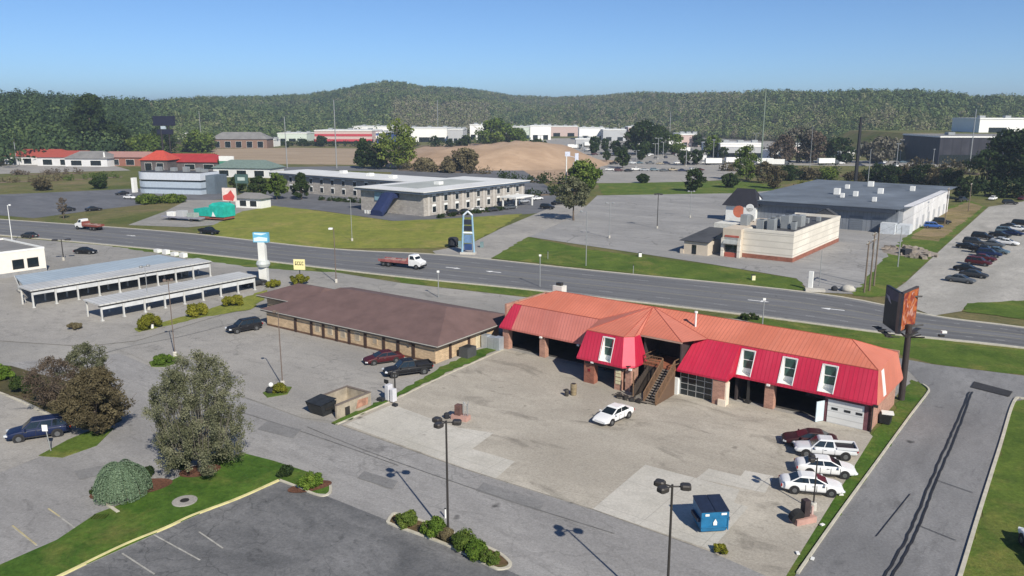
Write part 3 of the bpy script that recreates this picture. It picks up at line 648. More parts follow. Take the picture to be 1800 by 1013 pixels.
for q in (('brown hedgerow along the left meadow, left half', 0, 322, 110, 318, 3.2, 4, 'brown', .7), ('olive hedgerow along the left meadow, right half', 112, 318, 215, 312, 3.0, 4, 'spring', .3), ('reddish brown scrub at the far end of the left meadow', 20, 308, 150, 306, 3, 4, 'plum', .7),
          ('dark hedge behind the hotel roof, left of the dirt mound', 700, 300, 860, 306, 4, 6, 'brown', .6), ('dark scrub line along the foot of the dirt mound', 880, 318, 1000, 324, 4.5, 6, 'dark', .6), ('scrub between the hotel porch and the pale vase-shaped tree', 925, 346, 990, 342, 3.6, 5, 'dark', .6),
          ('dark bushes in front of the striped store', 490, 256, 640, 258, 5, 9, 'dark', .5), ('dark bushes between the plain white store and the mound', 690, 258, 820, 258, 6, 10, 'dark', .6), ('spring green bushes along the mound crest', 830, 252, 960, 258, 7, 11, 'spring', .5), ('dark bushes below the right store row', 1090, 262, 1210, 266, 6, 9, 'dark', .5),
          ('dark scrub behind the steel-grey shed', 1230, 268, 1350, 272, 7, 10, 'dark', .4), ('brown scrub belt along the boulevard, left part', 1270, 300, 1380, 306, 5, 6, 'brown', .5), ('green scrub belt along the boulevard, middle part', 1380, 308, 1490, 312, 5, 7, 'dark', .5), ('dark thicket behind the warehouse roof', 1510, 318, 1640, 322, 7, 8, 'dark', .3), ('dark thicket before the long dark hall', 1600, 300, 1720, 308, 8, 9, 'brown', .3),
          ('dark trees and scrub in the shade beside the gravel lot', 1730, 345, 1830, 350, 8, 8, 'dark', .25), ('yellowish weeds on the edge of the store lot behind the warehouse', 1395, 326, 1500, 324, 1.6, 4, 'yellow', .3), ('dark bushes along the hotel court wall', 560, 352, 650, 358, 1.4, 2.2, 'dark', .5), ('low bushes along the hotel right face', 770, 384, 880, 370, 1.2, 2, 'dark', .5), ('dark hedge behind the red shopping row', 230, 284, 380, 282, 6, 8, 'spring', .4), ('dark woodland edge left of the red roofs', -20, 286, 60, 282, 9, 10, 'dark', .4), ('dark woodland edge behind the red roofs', 70, 278, 230, 276, 10, 11, 'dark', .5), ('scrubby green belt left of the brown brick house', 310, 268, 372, 264, 7, 9, 'spring', .3)):
    hedgerow(*q)
# --- trees across the road
MT = 'trees around the hotel'
for px, py, h_, r_, lf, sh, lab in ((455, 352, 8.5, 4.0, 'dark', 'oval', 'dark evergreen tree left of the hotel, nearest the teal canopy'), (487, 351, 9.5, 4.2, 'spring', 'oval', 'green tree between the two others left of the hotel'), (530, 351, 9.5, 4.0, 'dark', 'cone', 'dark pointed tree in front of the hotel wing'),
                                    (420, 340, 7, 3.6, 'dark', 'round', 'round dark tree beside the round-fronted diner')):
    tree('broadleaf_tree', lab, px, py, h_, r_, lf, 60, 60, .32, .12, sh, MT, tint0=.6 if lf == 'dark' else .45)
tree('ash_tree', 'pale grey-green vase-shaped tree beside the side street', 1008, 388, 12.5, 6.2, 'greyolive', 80, 45, .30, .3, 'vase', tint0=.45, crad=.2)
tree('broadleaf_tree', 'bright green round tree behind the pale vase-shaped tree', 1026, 338, 12.0, 7.5, 'spring', 80, 60, .5, .1, 'round')
BG = 'trees between the hotel and the dirt mound'
for px, py, h_, r_, lf, sh, lab, tn in ((640, 296, 17, 7, 'dark', 'cone', 'dark conifer behind the hotel, left of the yellow-green tree', .5), (664, 297, 13, 7, 'dark', 'round', 'dark round tree between conifer and yellow-green tree', .35), (700, 298, 27, 13, 'spring', 'oval', 'tall yellow-green tree behind the hotel roof', .8),
                                        (818, 303, 12, 8.5, 'brown', 'round', 'brown-green round tree in front of the dirt mound', .7), (788, 304, 8, 5, 'brown', 'cone', 'small pointed brown tree beside the dirt mound', .6), (745, 300, 6, 7, 'brown', 'round', 'low brown thicket behind the hotel roof', .8)):
    tree('broadleaf_tree', lab, px, py, h_, r_, lf, 70, 55, .6, .08, sh, BG, tint0=tn)
TG = 'trees dotted about the far lots'
for k, (px, py, h_, r_, lf, sh, lab) in enumerate((
    (870, 256, 24, 20, 'spring', 'round', 'light green grove behind the crest of the dirt mound'), (905, 256, 16, 13, 'spring', 'round', 'smaller light green tree right of the grove on the mound'),
    (1128, 272, 24, 16, 'dark', 'round', 'dark green tree in front of the white stores'), (1152, 272, 21, 14, 'dark', 'round', 'dark green tree right beside its twin at the white stores'), (1186, 272, 15, 9, 'spring', 'oval', 'small green tree right of the dark pair'),
    (1252, 276, 15, 9, 'spring', 'oval', 'spring green tree at the end of the white stores'), (1220, 337, 9, 4.5, 'dark', 'oval', 'dark bush-like tree on the green strip behind the store lot'), (1312, 318, 16, 7, 'spring', 'oval', 'yellow-green tree left of the steel lattice pole'),
    (1283, 330, 6, 4, 'dark', 'round', 'low dark bush at the end of the green strip'), (1130, 322, 4, 3, 'dark', 'round', 'small dark bush on the green strip'), (165, 277, 44, 14, 'dark', 'oval', 'tallest dark tree rising above the left woods'), (202, 276, 25, 12, 'dark', 'round', 'dark tree right of the tallest one in the left woods'),
    (132, 274, 26, 12, 'dark', 'round', 'dark tree left of the tallest one in the left woods'), (290, 270, 22, 12, 'dark', 'round', 'dark tree behind the tall two-panel sign'), (350, 268, 16, 15, 'spring', 'round', 'green thicket left of the tan field'), (258, 275, 14, 16, 'spring', 'round', 'green thicket behind the red buildings'),
    (75, 335, 5, 4.5, 'brown', 'round', 'brown bush in the left meadow'), (175, 332, 5, 3.6, 'dark', 'round', 'dark round bush in the left meadow'), (262, 358, 2.6, 5, 'spring', 'round', 'low green shrubs left in front of the pale diner'), (305, 356, 2.4, 5, 'spring', 'round', 'low green shrubs right in front of the pale diner'), (398, 300, 7, 5, 'dark', 'round', 'dark green bush behind the pale diner'))):
    tree('broadleaf_tree', lab, px, py, h_, r_, lf, 150 if 'left woods' in lab else 60, 60, max(.3, r_ * .055), .06, sh, TG, tint0=.5 if lf != 'dark' else .6)
tree('sapling', 'pinkish bare sapling on the grass by the road at the left', 112, 385, 6.5, 1.8, 'plum', 40, 40, .12, .2, 'round', tint0=.9)
# belt of scrub and bare trees along the right
SG = 'scrubby trees behind the grey warehouse'
BELT = [(1360, 332, 9, 5, 'brown'), (1385, 318, 11, 7, 'dark'), (1420, 316, 8, 8, 'brown'), (1455, 316, 8, 8, 'spring'), (1540, 318, 12, 8, 'dark'), (1565, 322, 12, 8, 'dark'), (1590, 320, 11, 9, 'brown'), (1620, 324, 13, 9, 'dark'), (1650, 326, 14, 9, 'brown'), (1672, 330, 12, 8, 'dark'), (1695, 350, 13, 7, 'dark'), (1732, 336, 16, 9, 'dark'), (1760, 330, 24, 11, 'dark'), (1790, 332, 25, 12, 'dark'), (1815, 340, 24, 11, 'dark'), (1400, 286, 22, 12, 'bare'), (1428, 287, 20, 11, 'plum'), (1375, 288, 17, 10, 'plum'), (1475, 287, 15, 12, 'dark'), (1545, 287, 15, 14, 'bare'), (1500, 320, 7, 6, 'brown'), (1342, 322, 9, 5, 'brown')]
NM = {'dark': 'dark green', 'brown': 'brown-green', 'spring': 'yellow-green', 'bare': 'grey leafless', 'plum': 'reddish-brown'}
BELT = [(a, b, h * (.62 if b > 300 and 1380 < a < 1700 else 1), r * (.8 if b > 300 and 1380 < a < 1700 else 1), l) for a, b, h, r, l in BELT]; BELT.sort(); NTH = ['first', 'second', 'third', 'fourth', 'fifth', 'sixth', 'seventh', 'eighth', 'ninth', 'tenth', 'eleventh', 'twelfth', 'thirteenth', 'fourteenth', 'fifteenth', 'sixteenth', 'seventeenth', 'eighteenth', 'nineteenth']; seen = {True: 0, False: 0}
for k, (px, py, h_, r_, lf) in enumerate(BELT):
    near = py > 300; where = 'of the scrub belt behind the grey warehouse' if near else 'of the boulevard trees beyond it'; q = NTH[seen[near]]; seen[near] += 1
    tree('scrub_tree', f'{NM[lf]} tree, {q} from the left {where}', px, py, h_, r_, lf, 45, 45, max(.35, r_ * .06), .06, 'round' if k % 3 else 'oval', SG, tint0=.35 if lf in ('dark', 'brown') else .5)
# ================================================================ BUILDINGS NEAR THE CAMERA
ORD = ['nearest', 'second', 'third', 'fourth', 'fifth', 'sixth', 'seventh', 'eighth', 'ninth', 'tenth', 'eleventh', 'twelfth', 'thirteenth', 'fourteenth', 'fifteenth', 'sixteenth', 'seventeenth', 'eighteenth', 'nineteenth', 'twentieth', 'last']
GLASS = mat('dark_glass', (.012, .018, .022), .08, var=.3, scale=.7, spec=.6)
GLASS_G = mat('green_glass', (.03, .075, .065), .15, var=.4, scale=1.5, spec=.6)
WHITE = mat('white_paint', (.74, .74, .71), .6, var=.08, scale=1.0)
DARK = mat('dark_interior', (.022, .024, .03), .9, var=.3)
BRICK_R = mat('red_brick', (.235, .095, .065), .9, var=.25, scale=1.0, brick=(.44, .16, .014, (1.35, 1.35, 1.3)))
BRICK_P = mat('pink_brick', (.36, .205, .155), .9, var=.2, scale=1.0, brick=(.44, .16, .016, (1.25, 1.25, 1.2)))
BRICK_D = mat('purple_brick', (.15, .062, .072), .9, var=.25, scale=1.0, brick=(.44, .16, .014, (1.3, 1.3, 1.3)))
BRICK_T = mat('tan_brick', (.50, .375, .24), .9, var=.16, scale=.8, brick=(.44, .16, .014, (.85, .85, .85)))
CRIMX = mat('crimson_roof_panels', (.53, .02, .060), .48, var=.26, scale=.45, seams=('X', .42, .55))
CRIMY = mat('crimson_roof_return', (.52, .018, .056), .45, var=.12, scale=.5, seams=('Y', .42, .55))
FADE_X = mat('faded_roof_panels', (.56, .185, .145), .6, var=.15, scale=.35, seams=('X', .42, .45))
FADE_T = mat('faded_top_roof', (.60, .182, .112), .6, var=.2, scale=.22, seams=('X', .42, .4))
FADE_Y = mat('faded_top_roof_end', (.58, .185, .122), .6, var=.16, scale=.22, seams=('Y', .42, .4))
RIDGE = mat('ridge_flashing', (.36, .085, .055), .6, var=.2)
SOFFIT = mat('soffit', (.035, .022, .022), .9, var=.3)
WOOD = mat('weathered_wood', (.15, .088, .05), .9, var=.35, scale=5)
WOOD_G = mat('grey_deck_boards', (.21, .18, .15), .9, var=.3, scale=5, seams=('Y', .28, .4))
STEEL = mat('dark_steel', (.045, .043, .042), .5, .4, var=.2)
def red_garage():
    A = at(885, 612); t = thing('auto_garage', 'long brick garage with crimson mansard, faded orange top roof and open bays', 'garage', A, -math.acos(.78583))
    z0, z1, zr = 3.0, 5.95, 7.55; VF, VB, VR, D = -.45, .95, 4.7, 9.4; VE = 8.45; UL, UR = -.35, 45.9
    # --- walls
    w_ = MB(); w_.box(0, 45.4, 9.0, 9.3, -.1, z1); w_.box(0, .3, .3, 9.0, -.1, z1 - .05); w_.box(45.1, 45.4, 0, 9.0, -.1, z0 - .02)
    w_.build('end_walls', BRICK_P, t)
    w_ = MB(); w_.box(.3, 45.1, 8.8, 8.99, -.1, z1 - .1); w_.box(.31, .4, .6, 8.8, -.1, z0 - .1); w_.build('back_wall', DARK, t); w_ = MB(); w_.box(.41, 40.9, .75, 8.79, 0, .075); w_.build('floor_slab', mat('shade_dark_floor', (.06, .056, .052), .8, var=.4, scale=.4), t)  # back wall and floor coloured dark: the shade inside the bays is painted in
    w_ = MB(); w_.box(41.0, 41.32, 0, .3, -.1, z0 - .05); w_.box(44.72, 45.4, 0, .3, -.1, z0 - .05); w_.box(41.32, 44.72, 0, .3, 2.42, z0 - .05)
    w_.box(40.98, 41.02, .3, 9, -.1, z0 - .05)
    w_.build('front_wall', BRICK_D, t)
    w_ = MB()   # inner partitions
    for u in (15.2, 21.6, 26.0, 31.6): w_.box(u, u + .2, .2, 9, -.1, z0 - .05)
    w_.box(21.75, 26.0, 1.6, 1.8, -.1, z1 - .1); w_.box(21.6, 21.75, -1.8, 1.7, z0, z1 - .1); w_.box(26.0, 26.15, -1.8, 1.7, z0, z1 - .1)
    w_.build('partition_wall', mat('shade_dark_brick', (.04, .03, .03), .9, var=.3), t)  # near-black brick: shade of the bays and upper recess put into the colour
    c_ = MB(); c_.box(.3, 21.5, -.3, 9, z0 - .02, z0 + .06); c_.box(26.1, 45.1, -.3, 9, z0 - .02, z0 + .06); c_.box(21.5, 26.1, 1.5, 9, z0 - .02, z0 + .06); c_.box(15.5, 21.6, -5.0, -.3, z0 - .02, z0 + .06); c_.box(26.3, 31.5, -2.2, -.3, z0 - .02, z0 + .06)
    c_.build('ceiling', SOFFIT, t)  # ceiling near-black too, bay shade painted into its colour
    # --- mansard with window niches
    def mans(name, m, u0, u1, ub0, ub1, vf=VF, vb=VB, zb=z1, za=z0):
        mb = MB(); mb.face((u0, vf, za), (u1, vf, za), (ub1, vb, zb), (ub0, vb, zb)); mb.face((u0, vf, za - .22), (u1, vf, za - .22), (u1, vf, za), (u0, vf, za))
        mb.face((u0, vf, za - .22), (u0, vf + .5, za - .22), (u1, vf + .5, za - .22), (u1, vf, za - .22)); return mb.build(name, m, t, recalc=False)
    mans('mansard_panel', CRIMX, UL, 1.7, 1.0, 2.3)
    mans('mansard_panel', FADE_X, 1.7, 15.0, 2.3, 15.0)
    edges = [31.6, 31.95, 33.35, 36.35, 37.75, 40.35, 41.75, UR]
    for a, b in ((31.6, 31.95), (33.35, 36.35), (37.75, 40.35), (41.75, UR)): mans('mansard_panel', CRIMX, a, b, a, b - (.5 if b == UR else 0))
    def niche(u0, u1, vf, vb, za, zb):
        n = MB(); k = lambda z: vf + (z - za) / (zb - za) * (vb - vf)
        zl, zt = za + .12, zb - .28; vt = k(zt)
        n.face((u0, k(zl), zl), (u0, vt, zl), (u0, vt, zt)); n.face((u1, k(zl), zl), (u1, vt, zt), (u1, vt, zl)); n.face((u0, k(zl), zl), (u1, k(zl), zl), (u1, vt, zl), (u0, vt, zl))
        for a, b in ((u0, u0 + .16), (u1 - .16, u1)): n.box(a, b, vt - .06, vt + .02, zl, zt)
        n.box(u0 + .16, u1 - .16, vt - .06, vt + .02, zl, zl + .5); n.box(u0 + .16, u1 - .16, vt - .06, vt + .02, zt - .14, zt)
        for a, b in ((u0 - .09, u0), (u1, u1 + .09)): n.face((a, k(zl) - .07, zl), (b, k(zl) - .07, zl), (b, k(zt) - .07, zt), (a, k(zt) - .07, zt)); n.face((a, k(zl) - .07, zl), (a, k(zt) - .07, zt), (a, k(zt) + .02, zt), (a, k(zl) + .02, zl))
        fr = n.build('dormer_window', WHITE, t); p = MB(); p.box(u0 + .16, u1 - .16, vt - .03, vt, zl + .5, zt - .14); p.build('pane', GLASS_G, fr)
        q = MB(); q.box(u0 + .16, u1 - .16, vt - .05, vt - .031, (zl + zt) / 2 + .1, (zl + zt) / 2 + .17); q.build('glazing_bar', WHITE, fr)
        MB().face((u0, k(zt), zt), (u1, k(zt), zt), (u1, vb, zb), (u0, vb, zb)).build('mansard_panel', CRIMX, t, recalc=False); c = MB(); c.face((u0, vf, za - .22), (u1, vf, za - .22), (u1, k(zl), zl), (u0, k(zl), zl)); c.build('mansard_panel', CRIMX, t, recalc=False)
    for a, b in ((31.95, 33.35), (36.35, 37.75), (40.35, 41.75)): niche(a, b, VF, VB, z0, z1)
    # right end mansard, with a white slot window, and left end
    mb = MB(); mb.face((UR, VF, z0), (UR, D + .4, z0), (UR - .5, VE, z1), (UR - .5, VB, z1)); mb.face((UR, VF, z0 - .22), (UR, D + .4, z0 - .22), (UR, D + .4, z0), (UR, VF, z0)); mb.build('mansard_end', FADE_Y, t, recalc=False)
    f = MB(); f.face((UR + .03, 1.9, z0 + .12), (UR + .03, 2.8, z0 + .12), (UR - .43, 2.8, z1 - .25), (UR - .43, 1.9, z1 - .25)); f.face((UR + .03, 1.9, z0 + .12), (UR - .43, 1.9, z1 - .25), (UR - .5, 1.9, z1 - .25), (UR - .05, 1.9, z0 + .12))
    fr = f.build('slot_window', WHITE, t)
    mb = MB(); mb.face((UL, D + .4, z0), (UL, VF, z0), (1.0, VB, z1), (1.0, VE, z1)); mb.build('mansard_end', CRIMY, t, recalc=False)
    mb = MB(); mb.face((UR, D + .4, z0), (UL, D + .4, z0), (1.0, VE, z1), (UR - .5, VE, z1)); mb.face((UL, D + .4, z0), (UR, D + .4, z0), (UR, D - .1, z0 - .01), (UL, D - .1, z0 - .01)); mb.build('mansard_back', FADE_X, t, recalc=False)
    # --- top roof: hipped, with the fan over the projecting pavilion
    RL, RR = (5.0, VR, zr), (41.8, VR, zr)
    mb = MB(); mb.face((1.0, VB, z1), (UR - .5, VB, z1), RR, RL); mb.build('top_roof', FADE_T, t, recalc=False)
    mb = MB(); mb.face((UR - .5, VE, z1), (1.0, VE, z1), RL, RR); mb.build('top_roof', FADE_T, t, recalc=False)
    for tri in (((UR - .5, VB, z1), (UR - .5, VE, z1), RR), ((1.0, VE, z1), (1.0, VB, z1), RL)): MB().face(*tri).build('top_roof_hip', FADE_Y, t, recalc=False)
    P = (19.2, VR - .1, zr + .05); FL, FR, CH, E1, E2, V1, V2 = (15.6, -4.25, 6.02), (20.4, -4.25, 6.02), (21.25, -3.4, 6.02), (21.3, -2.2, 6.02), (26.35, -2.2, 6.02), (14.0, VB, z1 + .01), (27.9, VB, z1 + .01)
    for tri, m in (((V1, FL, P), FADE_Y), ((FL, FR, P), FADE_T), ((FR, CH, P), FADE_Y), ((CH, E1, P), FADE_Y), ((E1, E2, P), FADE_T), ((E2, V2, P), FADE_Y)):
        MB().face(*tri).build('pavilion_roof', m, t, recalc=False)
    rd = MB()
    for a in (FL, FR, CH, E1, E2): rd.tube(a, P, .05, .05, 5)
    for a, b in ((RR, (UR - .5, VB, z1)), (RR, (UR - .5, VE, z1)), (RL, (1.0, VB, z1)), (RL, RR), (V1, P), (V2, P), ((1.0, VB, z1), V1), (V2, (UR - .5, VB, z1)), (FL, FR), (FR, CH)): rd.tube(a, b, .045, .045, 5)
    rd.build('ridge_cap', RIDGE, t)
    # --- projecting pavilion with its own mansard
    e0, e1, e2, e3 = (14.95, -5.3, z0), (20.9, -5.3, z0), (21.95, -4.25, z0), (21.95, -1.6, z0)
    sk = lambda a: (a[0], a[1], a[2] - .22)
    def pan(a, b, c, d, m): mb = MB(); mb.face(a, b, c, d); mb.face(sk(a), sk(b), b, a); return mb.build('mansard_panel', m, t, recalc=False)
    L_ = lambda a, b, s: tuple(x + (y - x) * s for x, y in zip(a, b))
    s0, s1 = .50, .735
    pan(e0, L_(e0, e1, s0), L_(FL, FR, s0), FL, CRIMX); pan(L_(e0, e1, s1), e1, FR, L_(FL, FR, s1), CRIMX)
    niche(e0[0] + (e1[0] - e0[0]) * s0, e0[0] + (e1[0] - e0[0]) * s1, -5.3, -4.25, z0, 6.02)
    pan(e1, e2, CH, FR, mat('crimson_lit_tone', (.60, .06, .10), .5, var=.12)); pan(e2, e3, E1, CH, CRIMY)  # chamfer panel in a lighter crimson: its sunlit look is in the colour
    pan((14.95, -.4, z0), e0, FL, (15.6, .9, 6.02), CRIMY)
    fb = MB(); fb.box(21.3, 26.35, -2.2, -2.05, 5.82, 6.0); fb.build('eave_fascia', mat('tan_fascia', (.40, .26, .20), .8), t)
    so_ = MB(); so_.box(21.35, 26.3, -2.04, 1.6, 5.86, 5.92); so_.build('soffit', SOFFIT, t)
    # --- second projecting bay (lean-to mansard) with the glazed door
    pan((26.0, -2.45, z0), (31.75, -2.45, z0), (31.6, VB, z1), (26.55, VB, z1), CRIMX)
    mb = MB(); mb.face((31.75, -2.45, z0 - .22), (31.6, -.42, z0 - .22), (31.6, VB, z1), (31.75, -2.45, z0)); mb.build('mansard_return', CRIMY, t, recalc=False); mb = MB(); mb.face((26.0, -2.45, z0), (26.55, VB, z1), (26.3, VB, z0 - .2), (26.0, VB, z0 - .2), (26.0, -2.45, z0 - .2)); mb.build('mansard_return', CRIMY, t, recalc=False)
    d = MB(); d.box(26.15, 29.9, -1.72, -1.66, 0, 2.75); dr = d.build('glazed_door', GLASS, t)
    g = MB()
    for u in (26.15, 27.05, 28.0, 28.95, 29.84): g.box(u, u + .07, -1.76, -1.73, 0, 2.75)
    for z in (0, .66, 1.34, 2.02, 2.68): g.box(26.15, 29.9, -1.765, -1.735, z, z + .07)
    g.build('door_frame', mat('aluminium', (.42, .43, .44), .5, .6, var=.1), dr)
    # --- piers
    def pier(u, v, w_, d_, m, top=z0 - .24, cap=None):
        mb = MB(); mb.box(u - w_ / 2, u + w_ / 2, v, v + d_, -.1, top); return mb.build('pier', m, t)
    pier(.45, -.1, .95, .8, BRICK_P); pier(6.4, -.2, .85, .8, BRICK_P)
    p = pier(16.4, -4.9, 1.35, .8, BRICK_R); mb = MB(); mb.box(16.25, 16.55, -4.94, -4.9, 1.45, 1.75); mb.build('emblem', mat('dark_red_badge', (.2, .012, .02), .6), p)
    pier(20.2, -4.9, .9, .7, BRICK_P); pier(21.35, -4.7, .7, 1.6, BRICK_P)
    n = MB()
    for z in (.75, 1.15, 1.6, 2.0): n.box(19.9, 20.55, -4.95, -4.905, z, z + .32)
    n.build('notice_board', mat('cream_boards', (.62, .56, .36), .7, var=.25, scale=3), t)
    pier(25.85, -2.2, .5, .5, WHITE, 1.9)
    p = pier(30.85, -2.35, 1.35, 1.0, BRICK_P); mb = MB(); mb.box(31.53, 31.66, -2.3, -1.45, -.05, 2.5); mb.box(30.9, 31.75, -2.55, -2.36, -.05, .75); mb.build('pier_lit_side', mat('lit_tone_cream', (.72, .62, .50), .8), p)  # pale boxes paint the sunlit right side of the brick pier
    pier(35.4, -.1, .95, .8, BRICK_P)
    mb = MB(); mb.box(32.95, 33.2, .1, .35, -.1, z0 - .24); mb.box(32.8, 33.35, -.05, .5, -.1, .25); mb.build('steel_post', STEEL, t)
    h = MB(); h.box(15.9, 20.9, -4.95, -4.7, 2.35, z0 - .23); h.build('lintel', STEEL, t)
    # --- white sectional door and the leaf beside it
    d = MB(); d.box(41.32, 44.72, -.06, .05, 0, 2.42); dr = d.build('garage_door', mat('white_sectional_door', (.72, .72, .70), .5, var=.06, seams=('Z', .6, .4)), t)
    wi = MB()
    for u in (42.0, 43.2, 44.3): wi = MB(); wi.box(u - .3, u + .3, -.085, -.062, 1.42, 1.66); wi.build('door_window', GLASS, dr)
    d = MB(); d.rbox((40.75, -.55, 1.15), .08, 1.0, 2.1, -.5); d.build('open_door_leaf', mat('pale_blue_door', (.50, .58, .62), .6), t)
    # wall lamps, chimney, vent
    for u, v in ((12.0, -.5), (6.4, -.5), (17.0, -5.2), (35.4, -.5), (21.7, -4.9)):
        mb = MB(); mb.rbox((u, v, z0 - .30), .32, .22, .2); mb.build('wall_lamp', WHITE, t)
    mb = MB(); mb.box(1.0, 2.5, 9.6, 10.8, 0, 6.9); mb.build('chimney', mat('white_block', (.62, .60, .55), .8, var=.15), t); mb = MB(); mb.box(1.35, 2.15, 9.9, 10.5, 6.9, 7.3); mb.build('chimney_pot', STEEL, t)
    mb = MB(); mb.tube((25.6, 2.6, 6.5), (25.6, 2.6, 8.2), .11, .11, 8); mb.tube((25.6, 2.6, 8.2), (25.6, 2.6, 8.4), .2, .2, 8); mb.build('vent_pipe', WHITE, t)
    mb = MB(); mb.box(UR - .3, UR + .1, VF - .12, VF + .05, z0 - .3, z0 - .05); mb.tube((45.5, -.12, 0), (45.5, -.12, 2.7), .06, .06, 6); mb.build('downpipe', STEEL, t)
    # things inside the bays
    for q in ((37.2, 40.0, 6.2, 7.4, 0, 2.0), (1.5, 4, 7.5, 8.6, 0, 1.3), (9, 13, 7.5, 8.7, 0, 1.8)): mb = MB(); mb.box(*q); mb.build('workbench', mat('shop_steel', (.12, .10, .10), .6, var=.4), t)
    return t
red_garage()
def stairs():
    A = at(885, 612); rz = -math.acos(.78583); Rz = Matrix.Rotation(rz, 4, 'Z')
    t = thing('wooden_staircase', 'weathered wooden staircase with railings up to the upper door between the red roofs', 'staircase', A + Rz @ Vector((24.0, -2.0, 0)), rz)
    L_, H_ = 4.1, 2.95
    d = MB(); d.box(-2.2, 1.9, -.6, 3.5, H_ - .16, H_); d.build('landing', mat('rusty_landing', (.27, .095, .05), .9, var=.35, scale=2), t)
    n = 14; s = MB()
    for k in range(n):
        z = H_ - (k + 1) * H_ / (n + 1); y = -.6 - k * L_ / n; s.box(.5, 1.8, y - .34, y, z - .05, z)
    s.build('treads', WOOD_G, t)
    for x in (.4, 1.82):
        mb = MB(); mb.face((x, -.6, H_), (x, -.6, H_ - .35), (x, -.6 - L_, 0), (x, -.6 - L_, .3)); mb.face((x + .07, -.6, H_), (x + .07, -.6 - L_, .3), (x + .07, -.6 - L_, 0), (x + .07, -.6, H_ - .35)); mb.face((x, -.6, H_), (x, -.6 - L_, .3), (x + .07, -.6 - L_, .3), (x + .07, -.6, H_)); mb.build('stringer', WOOD, t)
        r = MB(); r.tube((x, -.6, H_ + 1), (x, -.6 - L_, 1.2), .06, .06, 6)
        sk_ = MB(); sk_.face((x + .035, -.6, H_ - .36), (x + .035, -.6, 0), (x + .035, -.6 - L_, 0)); sk_.build('skirt_boards', mat('brown_boards', (.115, .066, .038), .9, var=.45, scale=5, seams=('Y', .2, .4)), t)
        for k in range(18): q = k / 17; zz = H_ + (.3 - H_) * q; r.tube((x, -.6 - L_ * q, zz - .1), (x, -.6 - L_ * q, zz + .95), .05 if k % 4 else .075, None, 5)
        r.build('railing', WOOD, t)
    r = MB()
    for x in (-1.85, 1.85):
        for z in (.5, 1.0): r.tube((x, -.55, H_ + z), (x, 2.0, H_ + z), .05, None, 5)
    for z in (.5, 1.0): r.tube((-1.85, -.55, H_ + z), (.3, -.55, H_ + z), .05, None, 5)
    for k in range(9): r.tube((-1.85 + .19 * k, -.55, H_), (-1.85 + .19 * k, -.55, H_ + 1), .03, None, 5)
    r.build('railing', WOOD, t)
    f = MB()   # board screen closing the left side under the landing
    for k in range(14): f.box(-1.4 + .03 * (k % 2), -1.3, -4.0 + .26 * k, -3.78 + .26 * k, 0, 1.2 + 1.7 * k / 13)
    for k in range(6): f.box(-1.85 + .28 * k, -1.6 + .28 * k, -.66, -.60, 0, H_ - .17)
    f.build('board_screen', mat('dark_boards', (.055, .042, .034), .9, var=.4, scale=4), t)
    p = MB()
    for x, y in ((-1.8, -.5), (1.8, -.5), (-1.3, -3.9)): p.tube((x, y, -.1), (x, y, H_), .08, None, 6)
    p.build('post', WOOD, t)
stairs()
